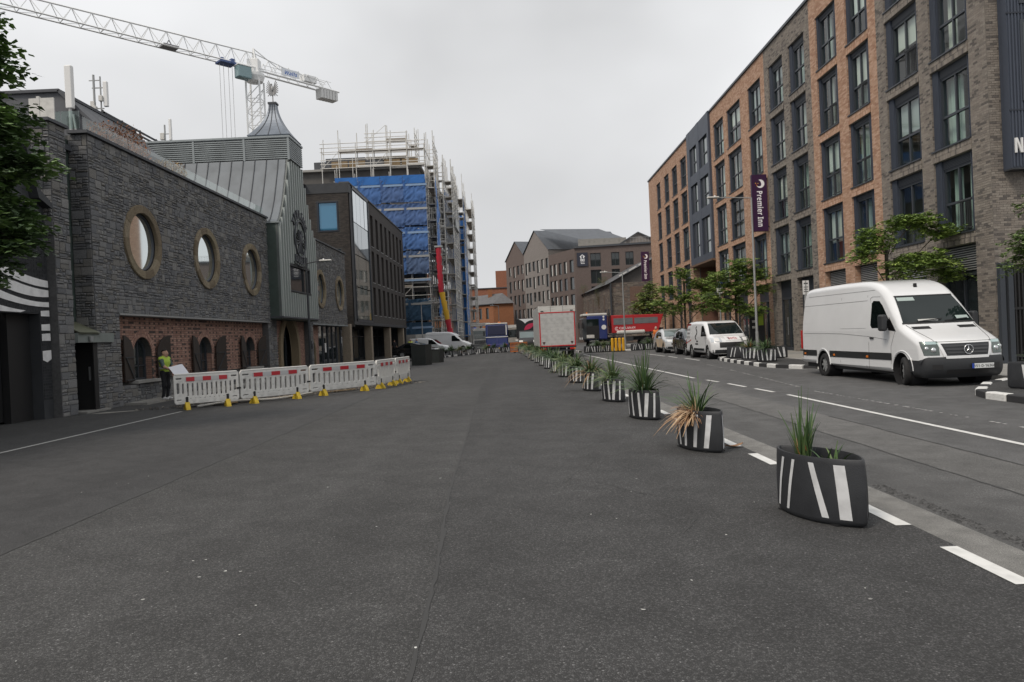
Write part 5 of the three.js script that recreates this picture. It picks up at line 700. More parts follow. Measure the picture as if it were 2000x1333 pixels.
// dim rooms and floors behind the glass
for (const y of [0, ...bandY, topY]) add(hotel, 'floor_slab', bb(HX + .55, HX + 3.2, y - .02 + .1, y + .3, -80, -23.9), M.charcoal);
add(hotel, 'corridor_wall', bb(HX + 2.6, HX + 2.8, .1, roofY, -80, -24), mat([.12, .12, .11], .9)); add(hotel, 'roof', bb(HX + .5, 30, roofY - .3, roofY - .1, -80, -23.9), M.slate);
for (let i = 0; i < piers.length; i++) { const [a, b] = piers[i]; add(hotel, 'room_wall', bb(HX + .55, HX + 2.6, .1, roofY - .3, -(a + b) / 2 - .06, -(a + b) / 2 + .06), mat([.3, .3, .28], .9)); }
// purple hanging signs
function premier(label, d, x0, x1, y0, y1) {
  const t = thing('banner_sign', label, 'sign', [0, 0, 0], 0); const w = x1 - x0, h = y1 - y0; add(t, 'sign_box', rbox(w, h, .22, .02, (x0 + x1) / 2, (y0 + y1) / 2, -d), mat([.03, .008, .035], .45));
  const tex = canvasTex(256, 928, (x) => { x.fillStyle = '#37143c'; x.fillRect(0, 0, 256, 928); x.fillStyle = '#f3f1f3'; x.save(); x.translate(128, 150); x.beginPath(); x.arc(18, 0, 70, -1.9, 2.6, false); x.quadraticCurveTo(40, 60, 34, 0); x.quadraticCurveTo(30, -40, -8, -62); x.fill(); x.fillStyle = '#d9b13c'; for (const [a, b, r] of [[-62, -10, 9], [-40, 30, 8], [-20, -6, 8]]) { x.beginPath(); x.arc(a, b, r, 0, 7); x.fill(); } x.fillStyle = '#c0372c'; x.beginPath(); x.arc(-48, 8, 8, 0, 7); x.fill(); x.restore(); x.save(); x.translate(128, 262); x.rotate(Math.PI / 2); x.fillStyle = '#f3f1f3'; x.font = 'bold 132px sans-serif'; x.textBaseline = 'middle'; const tw = x.measureText('Premier Inn').width; x.scale(600 / tw, 1); x.fillText('Premier Inn', 0, 0); x.restore(); });
  const p = new THREE.PlaneGeometry(w - .02, h - .02); p.translate((x0 + x1) / 2, (y0 + y1) / 2, -d + .113); add(t, 'sign_print', p, new THREE.MeshStandardMaterial({ map: tex, roughness: .5 })); add(t, 'bracket', mg([bb(x1, 15.4, y1 - .3, y1 - .22, -d - .03, -d + .03), bb(x1, 15.4, y0 + .22, y0 + .3, -d - .03, -d + .03)]), M.charcoal); return t;
}
premier('tall purple banner sign mid-way along the hotel front above the lamp post', 43.6, 14.3, 15.2, 7.1, 10.42); premier('purple banner sign on the far end pier of the hotel', 80.1, 14.1, 14.95, 6.85, 10.05);
// next building: navy ribbed box over a dark gate
const nb = thing('neighbouring_block', 'navy ribbed metal block with white letter next to the hotel', 'building');
{ const z = -23.05; add(nb, 'cladding', bb(15.66, 22, 6.15, 20, -23.45, z), M.navy); for (let i = 0; i < 70; i++) { const x = 15.7 + i * .1; if (x > 19) break; add(nb, 'cladding_rib', bb(x, x + .045, 6.18, 20, z, z + .03), M.navy); } for (const y of [7.9, 10.9]) add(nb, 'panel_joint', bb(15.65, 20, y, y + .05, z - .01, z + .034), M.navyDark); for (let i = 0; i < 4; i++) { const w = add(nb, 'window', bb(16.05, 17.6, 8.2 + i * 3, 10.7 + i * 3, z - .01, z + .05), M.frame); const p = new THREE.PlaneGeometry(1.4, 2.3); p.translate(16.82, 9.45 + i * 3, z + .055); add(w, 'pane', p, M.glassDark); }
  const N = new TextGeometry('NO', { font, size: .46, depth: .05, curveSegments: 4 }); N.scale(.62, 1, 1); N.translate(15.71, 6.6, z + .03); add(nb, 'letters', N, M.white); add(nb, 'soffit', bb(15.66, 22, 6.1, 6.15, -23.45, z), M.charcoal); }
const gate = thing('metal_gate', 'tall black vertical-bar gate between the hotel corner and the frame edge', 'gate', [0, 0, 0]);
{ const z = -22.7; for (const x of [14.95, 15.2]) add(gate, 'gate_post', rbox(.16, 3.1, .16, .01, x, 1.65, z), M.frame); for (const y of [.3, 1.75, 3.05]) add(gate, 'rail', bb(15.28, 19, y, y + .08, z - .03, z + .03), M.black); for (let x = 15.34; x < 19; x += .115) add(gate, 'gate_bar', bb(x, x + .05, .2, 3.12, z - .02, z + .02), M.black); add(gate, 'lower_panel', bb(15.28, 19, .15, 3.0, z - .09, z - .06), M.black); }
// ================= vehicles =================
function interp(t, v) { if (v <= t[0][0]) return t[0][1]; for (let i = 1; i < t.length; i++) if (v <= t[i][0]) { const k = (v - t[i - 1][0]) / (t[i][0] - t[i - 1][0] || 1); return t[i - 1][1] + k * (t[i][1] - t[i - 1][1]); } return t[t.length - 1][1]; }
function soften(pts, n = 3) { const c = new THREE.CatmullRomCurve3(pts.map(([a, b]) => V(a, b, 0)), false, 'centripetal'); return c.getPoints((pts.length - 1) * n).map((p) => [p.x, p.y]); }
class Shell { // body swept across its width: front edge s(y), rear edge s(y), roof y(s); front is at z = 0 looking along +z
  constructor(o) { Object.assign(this, { r: .12, belt: 1.1, tum: .1, bowF: .2, bowL: 1.2, arches: [] }, o); this.fp = this.front; this.hw = this.W / 2; }
  tumble(y) { return this.tum * Math.max(0, y - this.belt) ** 1.15; }
  bow(s) { return this.bowF * Math.max(0, 1 - s / this.bowL) ** 1.5 - (this.bowR || .03) * Math.max(0, 1 - (this.len - s) / .4); }
  P(x, y, s) { const sg = Math.sign(x), ax = Math.abs(x) / this.hw; return [x - sg * this.tumble(y) * Math.min(1, ax), y, -(s + this.bow(s) * ax * ax)]; }
  path() { const p = [...this.front.map(([y, s]) => [s, y]), ...(this.roof || []), ...this.rear.slice().reverse().map(([y, s]) => [s, y])]; return p; }
  build() {
    const q = new QB(), w1 = [1, 1, 1], path = this.path(), n = path.length, r = this.r;
    const nor = path.map((p, i) => { const a = path[(i + n - 1) % n], b = path[(i + 1) % n]; const dx = b[0] - a[0], dy = b[1] - a[1], L = Math.hypot(dx, dy) || 1; return [-dy / L, dx / L]; });
    const st = []; for (const f of [0, .3, .55, .78, .92, 1]) st.push([f * (this.hw - r), 0]); for (const a of [.4, .75, 1.1, 1.35, Math.PI / 2]) st.push([this.hw - r + r * Math.sin(a), r * (1 - Math.cos(a))]);
    const all = [...st.slice(1).reverse().map(([x, d]) => [-x, d]), ...st];
    const at = (i, [x, d]) => { const s = path[i][0] - nor[i][0] * d, y = path[i][1] - nor[i][1] * d; return this.P(x, y, s); };
    for (let i = 0; i < n - 1; i++) { const j = i + 1; for (let k = 1; k < all.length; k++) q.quad(at(i, all[k - 1]), at(i, all[k]), at(j, all[k]), at(j, all[k - 1]), w1); }
    { const m = 48, L = (f, st0) => { const a = at(n - 1, st0), b = at(0, st0); return [a[0] + (b[0] - a[0]) * f, a[1] + (b[1] - a[1]) * f, a[2] + (b[2] - a[2]) * f]; }; for (let k = 1; k < all.length; k++) { const out = Math.max(Math.abs(all[k][0]), Math.abs(all[k - 1][0])) > this.hw - .42; for (let c = 0; c < m; c++) { const sm = -L((c + .5) / m, all[k])[2]; if (out && this.arches.some(([sc, , R]) => Math.abs(sm - sc) < R)) continue; q.quad(L(c / m, all[k - 1]), L(c / m, all[k]), L((c + 1) / m, all[k]), L((c + 1) / m, all[k - 1]), w1); } } }
    const ins = path.map((p, i) => [p[0] - nor[i][0] * r, p[1] - nor[i][1] * r]); // side panels
    const cut = (y) => { let lo = 1e9, hi = -1e9; for (let i = 0; i < n; i++) { const a = ins[i], b = ins[(i + 1) % n]; if ((a[1] - y) * (b[1] - y) > 0 || a[1] === b[1]) continue; const s = a[0] + (b[0] - a[0]) * (y - a[1]) / (b[1] - a[1]); lo = Math.min(lo, s); hi = Math.max(hi, s); } return [lo, hi]; };
    let ys = ins.map((p) => p[1]); const y0 = Math.min(...ys), y1 = Math.max(...ys); for (let y = y0; y < y1; y += .06) ys.push(y); for (const [, yc, R] of this.arches) for (let a = 0; a <= 16; a++) { const y = yc + R * Math.sin(a / 16 * Math.PI / 2); if (y > y0 && y < y1) ys.push(y); }
    ys = [...new Set(ys.map((y) => +y.toFixed(5)))].sort((a, b) => a - b);
    for (let i = 1; i < ys.length; i++) { const a = ys[i - 1] + 1e-5, b = ys[i] - 1e-5; if (b - a < 1e-4) continue; const [fa, ra] = cut(a), [fb, rb] = cut(b); if (fa > 1e8 || fb > 1e8) continue;
      const cutsA = [fa], cutsB = [fb]; for (const [sc, yc, R] of this.arches.slice().sort((p, q2) => p[0] - q2[0])) { const f = (y) => Math.sqrt(Math.max(0, R * R - Math.max(0, y - yc) ** 2)); if (f(a) > 1e-3) { cutsA.push(sc - f(a), sc + f(a)); cutsB.push(sc - f(b), sc + f(b)); } } cutsA.push(ra); cutsB.push(rb);
      for (let c = 0; c < cutsA.length; c += 2) for (const sg of [-1, 1]) { const m = 6; for (let k = 0; k < m; k++) { const A0 = cutsA[c] + (cutsA[c + 1] - cutsA[c]) * k / m, A1 = cutsA[c] + (cutsA[c + 1] - cutsA[c]) * (k + 1) / m, B0 = cutsB[c] + (cutsB[c + 1] - cutsB[c]) * k / m, B1 = cutsB[c] + (cutsB[c + 1] - cutsB[c]) * (k + 1) / m; if (A1 <= A0 && B1 <= B0) continue; const v = [this.P(sg * this.hw, a, A0), this.P(sg * this.hw, a, A1), this.P(sg * this.hw, b, B1), this.P(sg * this.hw, b, B0)]; sg > 0 ? q.quad(v[0], v[1], v[2], v[3], w1) : q.quad(v[3], v[2], v[1], v[0], w1); } } }
    const g = q.build(); g.deleteAttribute('color'); return toCreasedNormals(g, .55);
  }
  frontS(y) { return interp(this.front, y); }
  onFront(x, y, off) { const r = this.r, ax = Math.abs(x), e = ax - (this.hw - r), ins = e > 0 ? r - Math.sqrt(Math.max(0, r * r - e * e)) : 0; const ds = (this.frontS(y + .02) - this.frontS(y - .02)) / .04, L = Math.hypot(1, ds); const p = this.P(x, y + off * ds / L, this.frontS(y) + ins - off / L); return p; }
  frontPatch(y0, y1, xl, xr, off, nx = 12, ny = 6) { const q = new QB(), F = (f, v) => typeof f === 'function' ? f(v) : f; const P = []; for (let j = 0; j <= ny; j++) { const y = y0 + (y1 - y0) * j / ny, a = F(xl, y), b = F(xr, y); P.push([]); for (let i = 0; i <= nx; i++) P[j].push(this.onFront(a + (b - a) * i / nx, y, off)); } for (let j = 0; j < ny; j++) for (let i = 0; i < nx; i++) q.quad(P[j][i], P[j][i + 1], P[j + 1][i + 1], P[j + 1][i], [1, 1, 1]); const g = q.build(); g.deleteAttribute('color'); return toCreasedNormals(g, .6); }
  sidePatch(pts, sg, off) { const tri = THREE.ShapeUtils.triangulateShape(pts.map(([s, y]) => new THREE.Vector2(s, y)), []), q = new QB(); const P = ([s, y]) => { const p = this.P(sg * this.hw, y, s); p[0] += sg * off; return p; }; for (const t of tri) { const [a, b, c] = t.map((i) => P(pts[i])); q.tri(a, b, c, [1, 1, 1]); q.tri(a, c, b, [1, 1, 1]); } const g = q.build(); g.deleteAttribute('color'); const N = g.attributes.normal; for (let i = 0; i < N.count; i++) N.setXYZ(i, sg, 0, 0); return g; }
  sideLine(pts, sg, w, off) { const gs = []; for (let i = 1; i < pts.length; i++) { const a = this.P(sg * this.hw, pts[i - 1][1], pts[i - 1][0]), b = this.P(sg * this.hw, pts[i][1], pts[i][0]); a[0] += sg * off; b[0] += sg * off; gs.push(bar(a, b, w)); } return mg(gs); }
}
const paintWhite = new THREE.MeshPhysicalMaterial({ color: LC(.74, .75, .76), roughness: .22, clearcoat: .8, clearcoatRoughness: .08, map: rep(dataTex(256, (i, j) => .9 + .1 * fbm(i / 256 * 6, j / 256 * 6, 6, 5, 91), true), .3) });
const paintSilver = new THREE.MeshPhysicalMaterial({ color: LC(.5, .51, .52), roughness: .3, metalness: .15, clearcoat: 1, clearcoatRoughness: .05 });
const paintBlack = new THREE.MeshPhysicalMaterial({ color: LC(.01, .011, .013), roughness: .25, clearcoat: 1, clearcoatRoughness: .03 });
const paintBlue = new THREE.MeshPhysicalMaterial({ color: LC(.02, .035, .16), roughness: .35, clearcoat: .7, clearcoatRoughness: .1 });
const plasticDark = mat([.022, .024, .027], .55, { bumpMap: rep(grainB, 8), bumpScale: .0008 }), seamM = mat([.03, .03, .03], .8), lensM = new THREE.MeshPhysicalMaterial({ color: LC(.55, .57, .58), roughness: .08, metalness: .6, clearcoat: 1 }), chrome = mat([.65, .66, .67], .18, { metalness: .9 }), amber = mat([.6, .16, .01], .3), tailRed = mat([.4, .01, .01], .3);
const carGlass = new THREE.MeshPhysicalMaterial({ color: LC(.01, .016, .016), roughness: .03, ior: 1.45 }), carGlassLight = new THREE.MeshPhysicalMaterial({ color: LC(.18, .22, .22), roughness: .03, metalness: .35 });
const tyreG = {}; function wheel(parent, x, y, z, R, w, steer = 0, dark) {
  const k = R + '_' + w; if (!tyreG[k]) { const p = [[R * .62, -w / 2], [R * .9, -w / 2], [R * .97, -w * .42], [R, -w * .3], [R, -w * .12], [R * .985, -w * .1], [R, -w * .08], [R, w * .08], [R * .985, w * .1], [R, w * .12], [R, w * .3], [R * .97, w * .42], [R * .9, w / 2], [R * .62, w / 2]].map(([a, b]) => new THREE.Vector2(a, b)); const t = new THREE.LatheGeometry(p, 28); t.rotateZ(Math.PI / 2); const rim = [cyl(R * .63, R * .63, w * .5, 0, 0, 0, 24), cyl(R * .2, R * .2, w * .8, 0, 0, 0, 12)]; for (let i = 0; i < 8; i++) { const b = bx(R * .16, w * .76, R * .5, 0, 0, R * .38); b.rotateY(i * Math.PI / 4); rim.push(b); } const rg = mg(rim); rg.rotateZ(Math.PI / 2); tyreG[k] = [t, rg]; }
  const t = add(parent, 'wheel', tyreG[k][0], M.rubber); t.position.set(x, y, z); t.rotation.y = steer; add(t, 'rim', tyreG[k][1], dark || M.galv); return t;
}
function wellBox(S, parent) { for (const [sc, yc, R] of S.arches) for (const sg of [-1, 1]) { const c = new THREE.CylinderGeometry(R * .995, R * .995, .4, 18, 1, true); c.rotateZ(Math.PI / 2); c.translate(sg * (S.hw - .21), yc, -sc); const d = new THREE.CircleGeometry(R, 18); d.rotateY(Math.PI / 2); d.translate(sg * (S.hw - .4), yc, -sc); add(parent, 'wheel_housing', mg([c, d]), housingBlack); } }
const housingBlack = mat([.012, .012, .014], .95, { side: THREE.DoubleSide });  // two-sided black plastic of the wheel housings
function plate(parent, S, x, y, txt, z) { const m = add(parent, 'number_plate', bx(.52, .115, .015, x, y, z), plasticDark); const p = new THREE.PlaneGeometry(.52, .112); p.translate(x, y, z + .009); add(m, 'plate_print', p, new THREE.MeshStandardMaterial({ roughness: .5, map: canvasTex(320, 70, (c) => { c.fillStyle = '#cfd2d2'; c.fillRect(0, 0, 320, 70); c.fillStyle = '#1c3f9a'; c.fillRect(0, 0, 34, 70); c.fillStyle = '#111'; c.font = 'bold 54px sans-serif'; c.textAlign = 'center'; c.textBaseline = 'middle'; c.fillText(txt, 180, 38); }) })); }
// ---- large white panel van ----
{ const t = thing('panel_van', 'large white long-wheelbase panel van parked facing the junction, black bumper', 'van', [10.56, 0, -17.3], .03);
  const S = new Shell({ W: 1.99, len: 6.95, r: .16, belt: 1.35, tum: .115, bowF: .2, bowL: 1.5, arches: [[1.02, .36, .44], [5.35, .36, .42]],
    front: soften([[.26, .1], [.34, .03], [.5, .0], [.75, .0], [.95, .05], [1.06, .12], [1.14, .26], [1.27, .58], [1.38, .85], [1.47, 1.03]], 2).concat(soften([[1.49, 1.05], [1.75, 1.3], [2.0, 1.54], [2.2, 1.74], [2.33, 1.88], [2.48, 2.1], [2.6, 2.42], [2.67, 2.8], [2.7, 3.2]], 2)), roof: [[4.2, 2.72], [5.4, 2.72], [6.3, 2.71]], rear: soften([[.36, 6.95], [.6, 6.95], [1.2, 6.95], [2.0, 6.93], [2.45, 6.88], [2.63, 6.76], [2.69, 6.6]], 2) });
  const body = add(t, 'body', S.build(), paintWhite); wellBox(S, t);
  const B = new Shell({ ...S, r: .16, W: 2.0, tum: 0, len: 1.2, bowR: 0, arches: [[1.02, .36, .43]], front: [[.2, .12], [.28, .02], [.4, -.03], [.55, -.035], [.66, -.02], [.7, .0]], roof: undefined, rear: [[.2, .62], [.4, .62], [.55, .62], [.66, .62], [.7, .6]] }); const bp = add(t, 'bumper', B.build(), plasticDark);
  add(bp, 'lower_grille', B.frontPatch(.3, .4, -.5, .5, .006), M.black); for (const s of [-1, 1]) add(bp, 'fog_recess', B.frontPatch(.4, .52, s > 0 ? .58 : -.8, s > 0 ? .8 : -.58, .006, 6, 3), M.black);
  const gw = (y) => .47 + (y - .68) * .34; const gr = add(t, 'grille', S.frontPatch(.72, 1.0, (y) => -gw(y), gw, .02, 14, 6), plasticDark);
  for (let i = 0; i < 3; i++) { const y = .77 + i * .075; add(gr, 'grille_bar', S.frontPatch(y, y + .035, -gw(y) + .03, gw(y) - .03, .032, 12, 1), mat([.045, .047, .05], .4)); }
  add(gr, 'grille_surround', mg([S.frontPatch(.655, .72, (y) => -gw(y) - .04, (y) => gw(y) + .04, .026, 14, 2), S.frontPatch(.7, 1.02, (y) => -gw(y) - .07, (y) => -gw(y), .024, 2, 6), S.frontPatch(.7, 1.02, (y) => gw(y), (y) => gw(y) + .07, .024, 2, 6), S.frontPatch(1.0, 1.03, -.58, .58, .024, 12, 1)]), paintWhite);
  { const z = -S.frontS(.86) + .05; const em = [new THREE.TorusGeometry(.105, .011, 6, 32)]; for (let i = 0; i < 3; i++) { const b = new THREE.ConeGeometry(.022, .1, 4); b.translate(0, .05, 0); b.rotateZ(i * 2.0944); em.push(b); } const g = mg(em); g.translate(0, .86, z); add(gr, 'star_emblem', g, chrome); }
  for (const s of [-1, 1]) { const xi = (y) => s * (.62 + (1.08 - y) * .05), xo = (y) => s * Math.min(.965, .93 + (y - .7) * .14); const h = add(t, 'headlight', S.frontPatch(.74, 1.06, (y) => s > 0 ? xi(y) + Math.max(0, (1.0 - y)) * -.04 : xo(y), (y) => s > 0 ? xo(y) : xi(y) - Math.max(0, (1.0 - y)) * -.04, .012, 10, 8), mat([.1, .1, .1], .25)); for (const [yy, xx, rad] of [[.86, .74, .075], [.9, .87, .06]]) { const c = new THREE.SphereGeometry(rad, 14, 8, 0, 6.3, 0, 1.2); c.rotateX(Math.PI / 2); const p = S.onFront(s * xx, yy, 0); c.translate(p[0], p[1], p[2] - .02); add(h, 'lamp_reflector', c, lensM); } const lens = S.frontPatch(.75, 1.05, (y) => s > 0 ? xi(y) : xo(y), (y) => s > 0 ? xo(y) : xi(y), .03, 10, 6); add(h, 'lens', lens, M.pane); add(h, 'indicator', S.frontPatch(.99, 1.05, s > 0 ? .66 : -.88, s > 0 ? .88 : -.66, .02, 6, 2), chrome); }
  const ws = add(t, 'windscreen', S.frontPatch(1.52, 2.2, (y) => -.9 + (y - 1.52) * .12, (y) => .9 - (y - 1.52) * .12, .006, 18, 10), carGlass); add(ws, 'screen_edge', mg([S.frontPatch(1.485, 1.525, -.92, .92, .01, 14, 1), S.frontPatch(2.19, 2.22, -.83, .83, .01, 14, 1)]), M.black); for (const g of [S.frontPatch(2.08, 2.17, -.78, -.3, .009, 4, 2), S.frontPatch(1.58, 1.66, .5, .82, .009, 4, 2)]) add(ws, 'permit_sticker', g, mat([.35, .42, .4], .4)); add(ws, 'wiper', mg([bar(S.onFront(-.55, 1.53, .03), S.onFront(.1, 1.58, .035), .022), bar(S.onFront(.15, 1.53, .03), S.onFront(.75, 1.57, .035), .022)]), M.black); add(ws, 'dash_papers', S.frontPatch(1.55, 1.6, -.5, .0, .007, 5, 1), mat([.5, .5, .48], .6));
  for (const s of [-1, 1]) add(t, 'bonnet_vent', S.frontPatch(1.36, 1.42, s > 0 ? .35 : -.78, s > 0 ? .78 : -.35, .008, 8, 2), M.black);
  add(t, 'bonnet_seam', mg([...[-1, 1].map((s) => { const gs = []; for (let i = 0; i < 8; i++) { const y0 = 1.05 + i * .052, y1 = y0 + .052, x = s * (.66 + .2 * (y0 - 1.05) / .42), x1 = s * (.66 + .2 * (y1 - 1.05) / .42); gs.push(bar(S.onFront(x, y0, .002), S.onFront(x1, y1, .002), .008)); } return mg(gs); }), mg(Array.from({ length: 12 }, (_, i) => bar(S.onFront(-.64 + i * .1067, 1.05, .002), S.onFront(-.64 + (i + 1) * .1067, 1.05, .002), .008)))]), seamM);
  add(t, 'roof_aerial', (() => { const g = rbox(.09, .12, .05, .02); const p = S.onFront(0, 2.46, .03); g.translate(...p); return g; })(), M.black);
  plate(t, S, .3, .47, '151-D-16368', B.P(0, .47, -.06)[2] - .0);
  for (const s of [-1, 1]) {
    const win = add(t, 'door_window', S.sidePatch([[1.38, 1.4], [1.62, 1.42], [2.42, 1.42], [2.5, 1.5], [2.5, 2.08], [2.42, 2.14], [2.12, 2.12], [1.95, 2.0]], s, .006), carGlass); add(win, 'window_corner', S.sidePatch([[1.22, 1.33], [1.6, 1.36], [1.6, 1.7]], s, .008), M.black);
    add(t, 'side_moulding', mg([S.sidePatch([[1.48, .6], [4.92, .6], [4.92, .78], [1.48, .78]], s, .012), S.sidePatch([[5.78, .6], [6.8, .6], [6.8, .78], [5.78, .78]], s, .012)]), mat([.05, .052, .055], .6));
    add(t, 'door_seam', mg([S.sideLine([[1.52, .5], [1.5, .95], [1.3, 1.3]], s, .008, .001), S.sideLine([[2.62, .35], [2.6, 1.0], [2.6, 2.2], [2.5, 2.25], [2.1, 2.23]], s, .008, .001), S.sideLine([[2.75, .35], [2.75, 2.3]], s, .008, .001), S.sideLine([[4.25, .45], [4.25, 2.3]], s, .008, .001), S.sideLine([[2.75, 2.16], [6.75, 2.16], [6.8, 1.2], [6.8, .5]], s, .008, .001), S.sideLine([[1.7, 1.12], [2.6, 1.2], [4.2, 1.28], [6.7, 1.3]], s, .008, .0005), S.sideLine([[2.75, 1.42], [4.2, 1.42]], s, .006, .0005), S.sideLine([[2.4, 2.42], [6.5, 2.44]], s, .008, .0005)]), mat([.13, .13, .135], .7));
    add(t, 'door_handle', (() => { const g = rbox(.03, .04, .19, .012); const p = S.P(s * S.hw, 1.16, 2.42); g.translate(p[0] + s * .02, p[1], p[2]); return g; })(), M.black); add(t, 'side_marker', mg([2.68, 4.6, 6.6].map((q) => { const g = rbox(.02, .06, .1, .008); const p = S.P(s * S.hw, .66, q); g.translate(p[0] + s * .02, p[1], p[2]); return g; })), amber);
    const mi = add(t, 'mirror', (() => { const g = rbox(.16, .42, .24, .06, 0, 0, 0, 3); g.translate(s * 1.17, 1.55, -1.55); return g; })(), plasticDark); add(mi, 'mirror_arm', mg([bar([s * .95, 1.42, -1.6], [s * 1.12, 1.45, -1.58], .05), bar([s * .95, 1.62, -1.62], [s * 1.12, 1.62, -1.58], .05)]), plasticDark);
    add(t, 'arch_lip', mg([1.02, 5.35].map((sc, i) => { const g = new THREE.TorusGeometry(i ? .45 : .47, .022, 6, 24, Math.PI); g.rotateY(Math.PI / 2); g.translate(s * (S.hw - .005), .37, -sc); return g; })), paintWhite);
    wheel(t, s * .86, .345, -1.02, .345, .24, -.36); wheel(t, s * .86, .345, -5.35, .345, .24);
    add(t, 'tail_light', (() => { const g = rbox(.06, .6, .05, .02); g.translate(s * .96, 1.1, -6.94); return g; })(), tailRed);
  }
  add(t, 'underbody', bb(-.85, .85, .24, .4, -6.8, -.6), M.black);
}
// ---- generic small vehicles from the same kind of shell ----
function car(name, label, cat, pos, turn, o, group) {
  const t = thing(name, label, cat, pos, turn, group), S = new Shell(o.shell); add(t, 'body', S.build(), o.paint); wellBox(S, t);
  const [w0, w1] = o.screen; const ws = add(t, 'windscreen', S.frontPatch(w0, w1, (y) => -(S.hw - .12) + S.tumble(y) * .0 + (y - w0) * .1, (y) => S.hw - .12 - (y - w0) * .1, .008, 12, 6), o.glass || carGlass); add(ws, 'wiper', bar(S.onFront(-.5, w0 + .02, .02), S.onFront(.2, w0 + .05, .02), .02), M.black);
  for (const s of [-1, 1]) { for (const p of o.windows || []) add(t, 'side_window', S.sidePatch(p, s, .006), carGlass); const h = add(t, 'headlight', S.frontPatch(o.lamp[0], o.lamp[1], s > 0 ? S.hw - .5 : -S.hw + .03, s > 0 ? S.hw - .03 : -S.hw + .5, .012, 8, 4), lensM); add(h, 'lamp_core', S.frontPatch(o.lamp[0] + .03, o.lamp[1] - .03, s > 0 ? S.hw - .4 : -S.hw + .15, s > 0 ? S.hw - .15 : -S.hw + .4, .02, 4, 2), M.white); for (const [sc, yc] of o.shell.arches) wheel(t, s * (S.hw - .11), o.R, -sc, o.R, .22, 0, o.rim); const mi = add(t, 'mirror', rbox(.18, .16, .12, .05, s * (S.hw + .1), o.mirror[1], -o.mirror[0]), o.mirrorM || o.paint); if (o.seams) add(t, 'door_seam', mg(o.seams.map((l) => S.sideLine(l, s, .01, .001))), seamM); }
  add(t, 'grille', S.frontPatch(o.grille[0], o.grille[1], -o.grille[2], o.grille[2], .01, 10, 3), M.black); add(t, 'lower_bumper', S.frontPatch(o.bump[0], o.bump[1], -S.hw + .06, S.hw - .06, .012, 12, 3), plasticDark); const pz = S.onFront(0, o.plateY || .45, .03)[2]; plate(t, S, 0, o.plateY || .45, o.plate || '', pz); return [t, S];
}
const suv = { W: 1.85, len: 4.55, r: .2, belt: .95, tum: .3, bowF: .28, bowL: 1.3, arches: [[.9, .34, .4], [3.55, .34, .4]], front: soften([[.24, .1], [.4, .0], [.65, .0], [.82, .06], [.93, .25], [1.0, .7], [1.05, 1.05]], 3).concat(soften([[1.08, 1.12], [1.3, 1.5], [1.5, 1.9], [1.6, 2.25], [1.64, 2.6]], 3)), roof: [[3.2, 1.64]], rear: soften([[.3, 4.5], [.6, 4.55], [.95, 4.5], [1.2, 4.35], [1.5, 4.05], [1.6, 3.8]], 3) };
const suvWin = [[[1.55, 1.0], [2.55, 1.02], [2.55, 1.42], [2.15, 1.4], [1.85, 1.25]], [[2.62, 1.02], [3.45, 1.04], [3.6, 1.3], [3.2, 1.45], [2.62, 1.45]]], suvSeam = [[[1.5, .4], [1.5, 1.0]], [[2.58, .35], [2.58, 1.5]], [[3.45, .7], [3.5, 1.05]]];
car('parked_car', 'silver family car with amber-lit headlamps parked behind the black car', 'car', [11.0, 0, -49.2], .0, { shell: suv, paint: paintSilver, screen: [1.1, 1.52], glass: carGlassLight, windows: suvWin, lamp: [.74, .9], R: .34, mirror: [1.55, 1.05], grille: [.55, .7, .55], bump: [.3, .45], seams: suvSeam });
car('parked_car', 'shiny black car parked between the silver car and the lettered van', 'car', [11.1, 0, -43.3], .0, { shell: suv, paint: paintBlack, screen: [1.1, 1.52], glass: carGlassLight, windows: suvWin, lamp: [.76, .86], R: .34, mirror: [1.55, 1.05], grille: [.6, .68, .6], bump: [.3, .5], seams: suvSeam });
